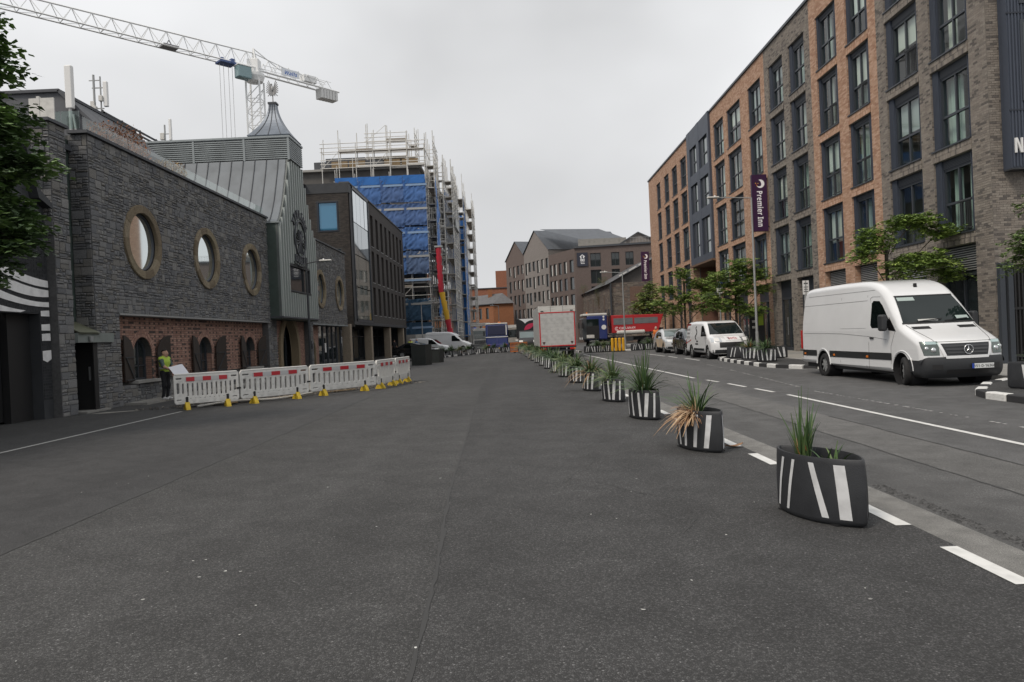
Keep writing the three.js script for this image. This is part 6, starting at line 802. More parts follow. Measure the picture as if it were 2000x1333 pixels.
{ const sh = { W: 1.99, len: 4.97, r: .2, belt: 1.15, tum: .16, bowF: .3, bowL: 1.3, arches: [[.95, .34, .4], [3.9, .34, .4]], front: soften([[.26, .12], [.36, .03], [.55, .0], [.8, .03], [.95, .15], [1.1, .5], [1.18, .75]], 3).concat(soften([[1.2, .8], [1.5, 1.2], [1.78, 1.6], [1.9, 1.85], [1.95, 2.2]], 3)), roof: [[3.4, 1.97], [4.5, 1.96]], rear: soften([[.3, 4.95], [.7, 4.97], [1.4, 4.94], [1.75, 4.88], [1.92, 4.75]], 2) };
  const [t, S] = car('lettered_van', 'white van with red rear panel and black squiggle behind the striped planters', 'van', [10.9, 0, -37.0], .04, { shell: sh, paint: paintWhite, screen: [1.25, 1.82], windows: [[[1.05, 1.18], [2.05, 1.16], [2.05, 1.7], [1.75, 1.72], [1.5, 1.55]]], lamp: [.86, 1.08], R: .34, mirror: [1.2, 1.3], mirrorM: plasticDark, grille: [.58, .84, .62], bump: [.3, .48], seams: [[[1.25, .4], [1.2, 1.1]], [[2.15, .4], [2.15, 1.75]], [[3.2, .5], [3.2, 1.8]]] });
  for (const s of [-1, 1]) { const rp = add(t, 'red_panel', S.sidePatch([[3.9, .95], [4.92, .75], [4.85, 1.85], [4.1, 1.86]], s, .005), M.red); add(rp, 'panel_lettering', mg([1.1, 1.3, 1.5].map((y) => S.sidePatch([[4.15, y], [4.7, y - .02], [4.7, y + .08], [4.15, y + .1]], s, .009))), M.white); const sq = []; for (let i = 0; i < 10; i++) { const f = (k) => [2.9 + .14 * Math.sin(k * .9), 1.0 + k * .07]; sq.push(S.sideLine([f(i), f(i + 1)], s, .045, .004)); } add(t, 'squiggle', mg(sq), M.black); add(t, 'side_text', mg([S.sidePatch([[2.6, .72], [3.1, .72], [3.1, .8], [2.6, .8]], s, .005), S.sidePatch([[2.6, .86], [2.9, .86], [2.9, .94], [2.6, .94]], s, .005)]), M.black); add(t, 'side_trim', S.sidePatch([[1.5, .42], [3.4, .42], [3.4, .54], [1.5, .54]], s, .008), plasticDark); }
  const lg = new THREE.PlaneGeometry(.78, .2, 12, 2), pp = lg.attributes.position; for (let i = 0; i < pp.count; i++) { const p = S.onFront(pp.getX(i) + .1, 1.03 + pp.getY(i), .012); pp.setXYZ(i, ...p); } lg.computeVertexNormals(); add(t, 'bonnet_logo', lg, new THREE.MeshStandardMaterial({ roughness: .5, map: canvasTex(384, 96, (c) => { c.fillStyle = '#dcdddd'; c.fillRect(0, 0, 384, 96); c.font = 'bold 78px sans-serif'; c.textBaseline = 'middle'; c.textAlign = 'center'; c.fillStyle = '#a3232f'; c.fillText('Vertis', 192, 50); c.fillStyle = '#4a1420'; c.fillText('V', 86, 50); }) })); }
// ---- far vans and car on the left ----
const farVan = { W: 1.98, len: 5.6, r: .16, belt: 1.3, tum: .12, bowF: .25, bowL: 1.3, arches: [[.95, .35, .42], [4.3, .35, .42]], front: soften([[.3, .1], [.5, .0], [.8, .02], [1.0, .15], [1.2, .6], [1.3, .95]], 2).concat(soften([[1.33, 1.0], [1.8, 1.5], [2.1, 1.85], [2.35, 2.3], [2.45, 2.8]], 2)), roof: [[4.6, 2.48], [5.2, 2.46]], rear: [[.35, 5.6], [1, 5.6], [2, 5.57], [2.35, 5.5]] };
car('parked_van', 'tall white van parked side-on in front of the scaffold', 'van', [-4.9, 0, -88], Math.PI / 2 - .12, { shell: farVan, paint: paintWhite, screen: [1.4, 2.1], windows: [[[1.25, 1.3], [2.3, 1.3], [2.3, 1.95], [1.95, 1.95]]], lamp: [.85, 1.1], R: .35, mirror: [1.4, 1.5], mirrorM: plasticDark, grille: [.6, .85, .6], bump: [.3, .6], seams: [[[2.5, .5], [2.5, 2.1]], [[3.9, .5], [3.9, 2.1]], [[2.5, 2.1], [5.5, 2.1]]] });
const smallVan = { W: 1.8, len: 4.4, r: .16, belt: 1.1, tum: .15, bowF: .25, bowL: 1.1, arches: [[.85, .33, .38], [3.5, .33, .38]], front: soften([[.28, .1], [.45, .0], [.75, .03], [.92, .2], [1.05, .8]], 2).concat(soften([[1.08, .9], [1.4, 1.35], [1.65, 1.7], [1.78, 2.1]], 2)), roof: [[3.2, 1.82], [4.1, 1.8]], rear: [[.3, 4.4], [1, 4.4], [1.6, 4.33], [1.75, 4.25]] };
car('parked_van', 'small white van with one square side window in front of the taller van', 'van', [-7.0, 0, -80.5], Math.PI / 2 - .15, { shell: smallVan, paint: paintWhite, screen: [1.13, 1.62], windows: [[[1.1, 1.1], [2.1, 1.1], [2.1, 1.6], [1.7, 1.6]]], lamp: [.72, .92], R: .33, mirror: [1.15, 1.15], grille: [.5, .66, .5], bump: [.3, .45], seams: [[[2.2, .4], [2.2, 1.7]]] });
car('parked_car', 'dark car half hidden by the black planter box', 'car', [-6.6, 0, -68], Math.PI / 2 - .2, { shell: { ...suv, front: soften([[.24, .1], [.4, 0], [.62, .02], [.75, .12], [.86, .7], [.92, 1.05]], 3).concat(soften([[.95, 1.12], [1.15, 1.55], [1.32, 1.95], [1.4, 2.4]], 3)), roof: [[3.0, 1.43]], rear: soften([[.3, 4.5], [.6, 4.55], [.9, 4.45], [1.1, 3.95], [1.36, 3.4]], 2), belt: .85 }, paint: paintBlack, screen: [.98, 1.32], glass: carGlassLight, windows: [[[1.6, .92], [2.6, .92], [2.6, 1.28], [2.2, 1.28]], [[2.68, .92], [3.5, .94], [3.2, 1.28], [2.68, 1.28]]], lamp: [.66, .78], R: .33, mirror: [1.6, .95], grille: [.5, .6, .5], bump: [.28, .42] });
// ---- box lorry seen from behind ----
{ const t = thing('box_lorry', 'grey box lorry seen from behind with red-edged rear door driving away', 'lorry', [2.98, 0, -50.2], Math.PI + .03); // local +z points away from the camera
  const alu = mat([.46, .46, .45], .55, { metalness: .15, map: rep(blotch, .6) }), W = 2.48;
  add(t, 'box_body', wuv(bb(-W / 2, W / 2, .82, 3.5, 0, 6.6)), alu); for (let i = 0; i < 6; i++) add(t, 'side_rib', mg([bb(-W / 2 - .012, -W / 2, .9, 3.4, .6 + i * 1, .66 + i), bb(W / 2, W / 2 + .012, .9, 3.4, .6 + i, .66 + i)]), M.galv);
  add(t, 'rear_header', mg([bb(-W / 2 - .02, W / 2 + .02, 3.12, 3.54, -.05, 0)]), M.whiteDirty); for (const x of [-.42, .42]) add(t, 'header_joint', bb(x - .01, x + .01, 3.14, 3.52, -.056, -.05), M.charcoal); for (const s of [-1, 1]) add(t, 'header_lamp', rbox(.2, .05, .03, .01, s * 1.0, 3.2, -.07), M.black);
  const d = add(t, 'rear_door', wuv(bb(-W / 2 + .1, W / 2 - .1, .86, 3.08, -.04, 0)), mat([.5, .5, .49], .55, { map: rep(blotch, .9) })); for (let i = 1; i < 6; i++) add(d, 'door_panel_joint', bb(-W / 2 + .1, W / 2 - .1, .86 + i * .37, .866 + i * .37, -.043, -.04), M.galv);
  add(t, 'red_edging', mg([bb(-W / 2 + .03, -W / 2 + .1, .82, 3.12, -.052, 0), bb(W / 2 - .1, W / 2 - .03, .82, 3.12, -.052, 0), bb(-W / 2 + .1, W / 2 - .1, 3.05, 3.12, -.052, -.0), bb(-W / 2 + .1, W / 2 - .1, .8, .87, -.052, 0)]), M.red);
  for (const s of [-1, 1]) { const g = new THREE.CylinderGeometry(.12, .12, .01, 3); g.rotateX(Math.PI / 2); g.translate(s * .95, 1.05, -.052); add(d, 'warning_triangle', g, mat([.06, .01, .01], .5)); }
  const lp = new THREE.PlaneGeometry(.9, .22); lp.rotateY(Math.PI); lp.translate(0, 1.95, -.046); add(d, 'faded_lettering', lp, new THREE.MeshStandardMaterial({ roughness: .6, map: canvasTex(256, 64, (c) => { c.fillStyle = '#bcbcba'; c.fillRect(0, 0, 256, 64); c.fillStyle = '#a4a4a2'; c.font = 'bold 44px sans-serif'; c.textAlign = 'center'; c.textBaseline = 'middle'; c.fillText('LEE', 128, 34); }) }));
  add(t, 'chassis', mg([bb(-.5, .5, .5, .82, .2, 8), bb(-1.1, 1.1, .46, .56, .05, .12), bb(-W / 2, W / 2, .68, .8, -.02, .1)]), M.charcoal); for (const s of [-1, 1]) { add(t, 'tail_light', rbox(.36, .13, .06, .02, s * .98, .62, -.04), tailRed); add(t, 'indicator', rbox(.12, .12, .07, .02, s * 1.12, .62, -.042), amber); wheel(t, s * 1.0, .4, 1.7, .4, .34); wheel(t, s * 1.0, .4, 6.4, .4, .28); add(t, 'mud_flap', bb(s * 1.0 - .2, s * 1.0 + .2, .15, .6, 1.2, 1.22), M.black); }
  add(t, 'cab', wuv(rbox(2.2, 2.0, 1.7, .15, 0, 1.5, 7.6)), paintWhite);
}
// ---- blue lorry (rear) and swirl lorry (front) in the distance ----
{ const t = thing('blue_lorry', 'blue-backed lorry standing across the far end behind striped planters', 'lorry', [-1.75, 0, -78], 0);
  add(t, 'cab', rbox(2.35, 2.3, 1.9, .12, 0, 1.75, -1), paintBlue); add(t, 'window', rbox(2.0, 1.0, .08, .05, -.05, 2.3, 0), mat([.012, .014, .05], .12)); add(t, 'door_bar', bb(-.02, .02, .9, 1.5, 0, .03), mat([.1, .1, .3], .4)); add(t, 'lower_frame', mg([bb(-1.1, 1.1, .3, .42, -.2, .1), bb(-.9, -.8, .1, .4, -.1, 0), bb(.8, .9, .1, .4, -.1, 0)]), M.galv); add(t, 'white_band', mg([bb(-1.18, 1.18, 1.55, 1.62, 0, .02)]), M.white); add(t, 'bumper', rbox(2.4, .45, .3, .05, 0, .62, .02), mat([.05, .05, .2], .5)); add(t, 'roof_rail', rbox(2.3, .14, 1.9, .05, 0, 2.98, -1), M.whiteDirty); add(t, 'beacon', rbox(.3, .14, .2, .04, .3, 3.1, -.4), amber); for (const s of [-1, 1]) { add(t, 'mirror', rbox(.16, .5, .14, .03, s * 1.35, 2.0, -.1), M.black); add(t, 'tail_light', rbox(.3, .12, .05, .02, s * .9, .75, .17), tailRed); wheel(t, s * .98, .45, -.9, .45, .3); add(t, 'pillar', bb(s * 1.0 - .05, s * 1.0 + .05, 1.75, 2.85, .0, .05), s > 0 ? M.white : paintBlue); } add(t, 'number_plate', bx(.5, .11, .02, 0, .42, .18), M.yellow); }
{ const t = thing('box_lorry', 'oncoming lorry with black box, white wave and magenta swirl over the cab', 'lorry', [1.5, 0, -79], 0);
  const bx1 = add(t, 'box_body', rbox(2.3, 2.1, 5, .05, 0, 2.35, -3), mat([.02, .02, .023], .5)); const p = new THREE.PlaneGeometry(2.26, 1.2); p.translate(0, 2.78, -.49); add(bx1, 'front_graphic', p, new THREE.MeshStandardMaterial({ roughness: .5, map: canvasTex(320, 170, (c) => { c.fillStyle = '#17181b'; c.fillRect(0, 0, 320, 170); c.fillStyle = '#dcdfe2'; c.beginPath(); c.moveTo(30, 0); c.lineTo(320, 0); c.lineTo(310, 22); c.quadraticCurveTo(180, 10, 130, 70); c.quadraticCurveTo(90, 20, 30, 0); c.fill(); c.fillStyle = '#b62a4e'; c.beginPath(); c.moveTo(110, 170); c.quadraticCurveTo(130, 80, 220, 70); c.quadraticCurveTo(270, 60, 280, 70); c.quadraticCurveTo(240, 140, 180, 160); c.fill();  }) }));
  const S = new Shell({ W: 2.0, len: 2.2, r: .14, belt: 1.3, tum: .08, bowF: .15, bowL: 1, arches: [], front: soften([[.35, .06], [.5, 0], [.9, .02], [1.15, .12], [1.3, .35]], 2).concat([[1.33, .4], [2.0, .85], [2.1, .95]]), roof: [], rear: [[.4, 2], [1, 2], [2, 2]] }); const b = add(t, 'cab', S.build(), mat([.03, .03, .033], .4)); b.position.z = 1.0; for (const [n, g, m] of [['windscreen', S.frontPatch(1.36, 1.98, -.86, .86, .008), carGlassLight], ['grille', S.frontPatch(.5, .85, -.75, .75, .01), M.black]]) { const q = add(t, n, g, m); q.position.z = 1.0; } for (const s of [-1, 1]) { const q = add(t, 'headlight', S.frontPatch(.88, 1.1, s > 0 ? .55 : -.95, s > 0 ? .95 : -.55, .012), M.white); q.position.z = 1; add(t, 'mirror', rbox(.16, .4, .14, .03, s * 1.2, 1.7, .45), M.black); wheel(t, s * .85, .38, .2, .38, .26); wheel(t, s * .95, .38, -4.2, .38, .3); } add(t, 'number_plate', bx(.5, .11, .02, 0, .5, 1.02), M.whiteDirty); }
{ const t = thing('delivery_truck', 'pale truck queuing beside the lorry with the magenta swirl', 'lorry', [-.35, 0, -96], 0); add(t, 'box_body', rbox(2.1, 2.3, 4, .05, 0, 1.9, -2), mat([.4, .37, .33], .7, { map: rep(blotch, 1) })); add(t, 'windscreen', rbox(1.7, 1.0, .05, .05, 0, 1.95, .02), carGlass); add(t, 'header_board', rbox(1.8, .3, .05, .03, 0, 2.8, .02), M.whiteDirty); for (const s of [-1, 1]) add(t, 'headlight', rbox(.35, .2, .05, .03, s * .75, 1.0, .02), M.white); add(t, 'bumper', rbox(2.2, .4, .2, .04, 0, .6, .02), M.charcoal); for (const s of [-1, 1]) wheel(t, s * .9, .4, -.8, .4, .3); }
{ const t = thing('delivery_truck', 'white cab with green windows behind the temporary fence', 'lorry', [-4.4, 0, -97], 0); add(t, 'cab', rbox(2.0, 2.3, 2.2, .12, 0, 1.65, -1.1), M.whiteDirty); add(t, 'windscreen', rbox(1.7, 1.05, .05, .05, 0, 1.95, .02), M.glassGreen); add(t, 'grille', rbox(1.5, .5, .05, .03, 0, 1.0, .02), M.charcoal); add(t, 'bumper', rbox(2.0, .3, .1, .03, 0, .55, .02), M.charcoal); add(t, 'roof_rack', mg([bb(-1.1, 1.1, 3.1, 3.3, -2.1, 0), bb(-1.5, 1.3, 3.35, 3.5, -2, -.2)]), M.whiteDirty); for (const s of [-1, 1]) wheel(t, s * .9, .42, -.8, .42, .3); }
// ---- blue cab truck with red skip body, side on ----
{ const t = thing('tipper_truck', 'blue-cab truck carrying a red tarpaulined skip, side-on behind the kerb', 'truck', [6.25, 0, -68.6], -Math.PI / 2 + .03); // local +z = left in the picture
  const W = 2.4; const cab = add(t, 'cab', rbox(W, 2.25, 1.9, .14, 0, 2.05, -1.35), paintBlue); add(t, 'cab_front', rbox(W - .1, 2.0, .5, .12, 0, 1.95, -.25), mat([.05, .055, .06], .3)); add(t, 'cab_roof', rbox(W + .02, .22, 2.2, .08, 0, 3.22, -1.2), M.whiteDirty); for (const s of [-1, 1]) { add(t, 'door_window', rbox(.04, .95, 1.1, .02, s * W / 2, 2.35, -.95), carGlass); add(t, 'door', rbox(.05, 1.2, 1.15, .02, s * (W / 2 + .005), 1.6, -.95), M.black); const e = new THREE.CylinderGeometry(.22, .22, .02, 18); e.rotateZ(Math.PI / 2); e.translate(s * (W / 2 + .02), 2.05, -1.95); add(t, 'round_badge', e, M.white); const e2 = new THREE.CylinderGeometry(.1, .1, .02, 6); e2.rotateZ(Math.PI / 2); for (const y of [2.75, 3.0]) { const g = e2.clone(); g.translate(s * (W / 2 + .02), y, -1.95); add(t, 'small_badge', g, M.white); } add(t, 'mirror', rbox(.2, .55, .16, .04, s * (W / 2 + .15), 2.3, .0), M.black); add(t, 'step', mg([bb(s * W / 2 - .08, s * W / 2 + .08, .45, .52, -1.4, -.6), bb(s * W / 2 - .08, s * W / 2 + .08, .8, .86, -1.4, -.6)]), M.galv); add(t, 'side_panel_white', rbox(.06, .3, .7, .02, s * (W / 2 + .02), 1.25, -.7), M.whiteDirty); wheel(t, s * 1.02, .5, -1.05, .5, .34); wheel(t, s * 1.02, .5, -5.9, .5, .5); }
  add(t, 'beacon', cyl(.08, .06, .16, 0, 3.42, -.6), amber); add(t, 'exhaust_stack', mg([cyl(.07, .07, 1.6, -.9, 2.9, -2.5), cyl(.07, .07, 1.6, .9, 2.9, -2.5), bb(-1, 1, 3.2, 3.3, -2.6, -2.45)]), M.charcoal); add(t, 'headlight', mg([bx(.3, .2, .05, -.8, 1.1, .02), bx(.3, .2, .05, .8, 1.1, .02)]), M.white);
  const sk = new THREE.Shape([[-2.75, 1.5], [-6.9, 1.5], [-7.4, 3.0], [-2.7, 3.05]].map((p) => new THREE.Vector2(p[0], p[1]))); const sg = new THREE.ExtrudeGeometry(sk, { depth: 2.3, bevelEnabled: true, bevelSize: .03, bevelThickness: .03, bevelSegments: 1 }); sg.rotateY(-Math.PI / 2); sg.translate(1.15, 0, 0); add(t, 'skip_body', wuv(sg), mat([.42, .025, .03], .5)); for (const s of [-1, 1]) add(t, 'grey_panel', mg([bb(s * 1.17, s * 1.2, 2.2, 2.8, -4.6, -2.85), bb(s * 1.17, s * 1.2, 2.25, 2.78, -6.9, -4.75)]), mat([.16, .17, .18], .6, { map: rep(blotch, 1) }));
  { const tex = canvasTex(512, 128, (c) => { c.fillStyle = '#a8202b'; c.fillRect(0, 0, 512, 128); c.fillStyle = '#f2eeee'; c.font = 'bold 66px serif'; c.textBaseline = 'middle'; c.fillText('CALLANAN', 112, 52); c.font = 'bold 24px sans-serif'; c.fillText('SKIP HIRE', 140, 104); c.strokeStyle = '#f2eeee'; c.lineWidth = 9; c.beginPath(); c.arc(58, 64, 40, .6, 5.6); c.stroke(); c.beginPath(); c.arc(60, 64, 20, .6, 5.6); c.stroke(); }); for (const s of [-1, 1]) { const p = new THREE.PlaneGeometry(2.0, .5); p.rotateY(s * Math.PI / 2); p.translate(s * 1.205, 1.85, -3.9); add(t, 'lettering', p, new THREE.MeshStandardMaterial({ map: tex, roughness: .5 })); } }
  add(t, 'chassis', mg([bb(-.5, .5, .75, 1.1, -7.2, -.3), bb(-1.2, 1.2, 1.3, 1.42, -7.3, -2.4), bb(-1.2, 1.2, .7, 1.1, -4.6, -3.0)]), M.charcoal); add(t, 'folded_tarpaulin', (() => { const g = rbox(.5, .35, 2.6, .15, 1.15, 1.5, -4.4, 4); return g; })(), M.whiteDirty); add(t, 'tail_lift', mg([bb(-1.1, 1.1, 1.2, 1.8, -7.4, -7.2)]), M.charcoal); }
// ================= striped planters =================
const tub = mat([.028, .03, .034], .55, { bumpMap: rep(grainB, 5), bumpScale: .0015, map: rep(blotch, 1.3) }), tape = mat([.62, .63, .64], .45, { map: rep(blotch, 2) }), soil = mat([.03, .022, .016], .95, { bumpMap: rep(grainB, 8), bumpScale: .02 });
const PH = .54, PA = .52, PB = .225; // boat-shaped tub, long axis along z
const hull = (u, sd, k) => { const v = 2 * u - 1; return [sd * PB * k * Math.max(0, 1 - Math.abs(v) ** 2.1) ** .8, PA * k * v]; }; // u 0 far tip .. 1 near tip
const ringPts = (k, n = 22) => { const o = []; for (let i = 0; i < n; i++) o.push(hull((1 - Math.cos(i / n * Math.PI)) / 2, 1, k)); for (let i = 0; i < n; i++) o.push(hull((1 + Math.cos(i / n * Math.PI)) / 2, -1, k)); return o; };
const prof = [[0, .86], [.02, .95], [.05, .985], [.3, .99], [.5, .965], [.53, .96], [.542, .945], [.542, .905], [.525, .885], [.42, .875]];
const tubGeo = (() => { const q = new QB(), R = prof.map(([y, k]) => ringPts(k).map(([x, z]) => [x, y, z])), n = R[0].length; for (let j = 1; j < R.length; j++) for (let i = 0; i < n; i++) { const a = i, b = (i + 1) % n; q.quad(R[j - 1][b], R[j - 1][a], R[j][a], R[j][b], [1, 1, 1]); } const g = q.build(); g.deleteAttribute('color'); return toCreasedNormals(g, .8); })();
const soilGeo = (() => { const s = new THREE.Shape(ringPts(.87).map(([x, z]) => new THREE.Vector2(x, -z))); const g = new THREE.ShapeGeometry(s); g.rotateX(-Math.PI / 2); g.translate(0, .43, 0); return wuv(g, 1); })();
function tapeGeo(uT, uB, wT, wB, sd) { const q = new QB(), m = 7; const kAt = (y) => interp([[.05, .985], [.3, .99], [.5, .965]], y) * 1.012 + .002; const P = (f, v) => { const y = .06 + .435 * v, [x, z] = hull(uB + (uT - uB) * v + (f - .5) * (wB + (wT - wB) * v), sd, kAt(y)); return [x, y, z]; }; for (let j = 0; j < m; j++) for (let i = 0; i < 4; i++) { const a = i / 4, b = (i + 1) / 4, c = j / m, d = (j + 1) / m; sd < 0 ? q.quad(P(a, c), P(b, c), P(b, d), P(a, d), [1, 1, 1]) : q.quad(P(b, c), P(a, c), P(a, d), P(b, d), [1, 1, 1]); } const g = q.build(); g.deleteAttribute('color'); return g; }
// strips: place along the hull at top and bottom (0 far tip, 1 near tip), widths, side
const tapeSets = [[[.3, .2, .04, .035, -1], [.45, .36, .035, .035, -1], [.64, .75, .05, .055, -1], [.86, .89, .075, .075, -1], [.9, .94, .04, .04, 1], [.2, .3, .06, .06, 1], [.45, .4, .06, .06, 1], [.7, .78, .07, .06, 1]], [[.3, .36, .05, .05, -1], [.52, .5, .05, .05, -1], [.72, .68, .055, .055, -1], [.89, .84, .06, .06, -1], [.975, .985, .02, .02, 1], [.88, .92, .05, .05, 1], [.68, .7, .05, .05, 1], [.2, .12, .06, .06, 1]], [[.2, .28, .05, .05, -1], [.44, .5, .05, .05, -1], [.66, .7, .055, .055, -1], [.85, .81, .07, .065, -1], [.965, .95, .025, .025, -1], [.9, .88, .045, .045, 1], [.72, .78, .05, .05, 1], [.4, .34, .06, .06, 1]]].map((s) => s.map((a) => tapeGeo(...a)));
const planterProtos = tapeSets.map((set, k) => { const t = new THREE.Group(); t.name = 'proto' + k; add(t, 'tub', tubGeo, tub); for (const g of set) add(t, 'reflective_strip', g, tape); add(t, 'soil', soilGeo, soil); add(t, 'base_foot', bx(.3, .02, .7, 0, .006, 0), M.black); return t; });
function planter(x, y, d, turn, k, label, group) { const c = planterProtos[k % 3].clone(); c.name = numbered('striped_planter'); c.position.set(x, y, -d); c.rotation.y = turn; c.userData = { label, category: 'planter' }; if (group) c.userData.group = group; scene.add(c); return c; }
const bladeM = new THREE.MeshPhysicalMaterial({ vertexColors: true, roughness: .65, side: THREE.DoubleSide, transmission: .12, thickness: 0 });
function blades(n, len, spread, droop, tones, w = .009, cx = 0, cz = 0, ax) { const q = new QB(); for (let i = 0; i < n; i++) { const a = ax === undefined ? rnd() * 6.283 : ax + rr(-.9, .9), k = Math.sqrt(rnd()) * spread, L = len * rr(.55, 1.05), c0 = pick(tones), f = rr(.85, 1.15), bx0 = cx + rr(-.05, .05), bz0 = cz + rr(-.07, .07), px = -Math.sin(a), pz = Math.cos(a); let prev; const m = 6; for (let j = 0; j <= m; j++) { const s = j / m, out = L * (k * s + droop * k * s * s * .6), y = .42 + L * (s * Math.sqrt(Math.max(.05, 1 - k * k)) - droop * k * s * s * s), ww = w * rr(.9, 1.1) * (1 - s * s * .9) + .0012; const X = bx0 + Math.cos(a) * out, Z = bz0 + Math.sin(a) * out; const cur = [[X - px * ww, y, Z - pz * ww], [X + px * ww, y + ww * .5, Z + pz * ww]]; if (prev) q.quad(prev[0], prev[1], cur[1], cur[0], c0.map((v) => v * f)); prev = cur; } } return q.build(); }
const greens = [[.05, .1, .03], [.07, .13, .035], [.04, .08, .028], [.1, .15, .05], [.055, .11, .04]], limes = [[.12, .17, .05], [.1, .15, .04], [.16, .19, .07]], tans = [[.34, .2, .1], [.42, .27, .15], [.28, .15, .075], [.5, .36, .22]];
function spiky(x, y, d, turn, label, o, group) { const t = thing('spiky_plant', label, 'plant', [x, y, -d], turn, group); for (const [nm, ...a] of o) add(t, nm, blades(...a), bladeM); return t; }
const rowLab = 'black planter with white strips in the long row along the dashed line', rowGrp = 'striped planters along the dashed line';
planter(2.545, 0, 6.32, .346, 0, 'black oval planter with four wide white strips and sparse reeds beside the concrete channel', rowGrp);
spiky(2.5, 0, 6.34, 0, 'sparse upright reedy plant growing alone in a half-empty planter', [['leaves', 38, .58, .42, .2, greens, .009, -.05, -.05], ['leaves', 5, .7, .15, .1, greens, .007, -.06, -.06], ['leaves', 13, .3, .75, .3, greens, .008, .08, .18], ['dry_leaves', 10, .34, .35, .3, [[.3, .13, .04], [.24, .14, .05]], .007, -.05, -.05]]);
planter(2.475, 0, 10.1, .33, 1, 'black planter whose plant has a mass of straw-coloured drooping leaves', rowGrp);
spiky(2.44, 0, 10.0, 0, 'green spiky plant with straw-coloured dead leaves drooping to one side', [['leaves', 48, .72, .72, .45, greens, .011, .0, -.1], ['dry_leaves', 130, .36, .95, .95, tans, .009, -.05, .0, 2.9], ['dry_leaves', 50, .24, .9, .9, tans, .008, -.08, .1, 2.2]]);
planter(2.385, 0, 13.88, .33, 2, 'black planter with the tallest dense green spiky plant', rowGrp); spiky(2.38, 0, 13.85, 0, 'tallest dense green spiky plant with long arching leaves', [['leaves', 120, .85, .85, .5, greens, .012], ['leaves', 24, 1.0, .2, .2, greens, .013], ['dry_leaves', 14, .3, .5, .5, tans, .008]]);
planter(2.3, 0, 17.55, .3, 2, 'black planter with a rounded green tussock, next to the tallest plant', rowGrp); spiky(2.3, 0, 17.55, 0, 'rounded green tussock next to the tallest spiky plant', [['leaves', 130, .75, .92, .5, [...greens, ...limes], .012], ['leaves', 14, .95, .2, .1, greens, .012], ['dry_leaves', 30, .45, .95, 1, limes, .01, 0, 0, 3]]);
const ord = ['fifth', 'sixth', 'seventh', 'eighth', 'ninth', 'tenth', 'eleventh', 'twelfth', 'thirteenth', 'fourteenth', 'fifteenth', 'sixteenth', 'seventeenth'];
const rowSpots = [[2.15, 21.0], [2.04, 24.7], [1.9, 28.2], [1.76, 31.8], [1.63, 35.5], [1.51, 39.3], [1.39, 43.3], [1.27, 47.5], [1.16, 52], [1.05, 56.5], [.92, 61], [.78, 65.5], [.64, 70]];
const farPlants = [[['leaves', 110, .8, .9, .6, greens, .016], ['dry_leaves', 60, .6, .95, 1, tans, .015]], [['leaves', 110, .8, .92, .6, [...greens, ...limes], .017], ['dry_leaves', 70, .62, .95, .9, [...limes, [.3, .25, .09]], .016]], [['leaves', 130, .85, .85, .5, greens, .018]]];
const plantBank = farPlants.map((o) => o.map(([nm, ...a]) => [nm, blades(...a)]));
rowSpots.forEach(([x, d], i) => { planter(x, 0, d, rr(.22, .36), 1 + i % 2, 'striped black planter, ' + ord[i] + ' along the dashed line counting the sparse reed planter as first', rowGrp); const t = thing('spiky_plant', (i % 13 === 0 ? 'half green half tan tussock' : 'spiky tussock') + ' growing in the ' + ord[i] + ' planter along the dashed line', 'plant', [x, 0, -d], rnd() * 6, 'plants in the planter row'); for (const [nm, g] of plantBank[[0, 1, 1, 2, 2, 1, 2, 0, 2, 1, 0, 2, 1][i]]) add(t, nm, g, bladeM); });
const nth = ['first', 'second', 'third', 'fourth', ...ord];
function group2(spots, lab, plab, grp, from) { spots.forEach(([x, y, d, tr, pl], i) => { planter(x, y, d, tr, i, nth[i] + ' ' + lab + ' counted from ' + from, grp); if (pl >= 0) { const t = thing('spiky_plant', plab + ', in the ' + nth[i] + ' tub counted from ' + from, 'plant', [x, y, -d], rnd() * 6, 'plants: ' + grp); for (const [nm, g] of plantBank[pl]) add(t, nm, g, bladeM); } }); }
planter(10.65, .11, 35.4, 1.1, 0, 'bare striped planter in front of the lettered van', 'planters on the built-out kerb'); planter(10.55, .11, 33.3, .5, 1, 'striped planter with an orange-tipped plant on the built-out kerb', 'planters on the built-out kerb'); planter(10.4, .11, 30.7, .6, 2, 'striped planter with a broad green plant on the built-out kerb', 'planters on the built-out kerb'); planter(11.75, .11, 33.4, 1.0, 0, 'empty striped planter nearest the pale footway on the built-out kerb', 'planters on the built-out kerb');
spiky(10.55, .11, 33.3, 0, 'green plant with orange dead leaves on the built-out kerb', [['leaves', 80, .75, .85, .5, greens, .016], ['dry_leaves', 40, .5, .6, .8, [[.4, .16, .05], [.34, .18, .07]], .015]]); spiky(10.4, .11, 30.7, 0, 'broad green plant on the built-out kerb', [['leaves', 140, .8, .95, .6, greens, .017]]);
planter(10.5, .11, 14.95, .8, 1, 'striped planter standing alone on the kerb corner near the large van', null); spiky(10.6, .11, 15.0, 0, 'thin spiky plant near the large van bumper', [['leaves', 40, .6, .8, .5, greens, .012]]);
group2([[-7.3, 0, 60, .5, 2], [-6.75, 0, 62.4, .3, -1], [-6.3, 0, 64.8, .3, 2], [-5.7, 0, 67.2, .3, 2], [-5.1, 0, 69.4, .5, 0], [-4.4, 0, 71.3, .6, 2], [-3.6, 0, 72.9, .8, -1], [-2.7, 0, 74.0, .9, 1], [-2.0, 0, 74.6, 1.2, 2], [-.9, 0, 75.0, 1.4, 2]], 'striped planter on the far kerb', 'spiky plant on the far kerb', 'planters on the far left kerb', 'the planter boxes');
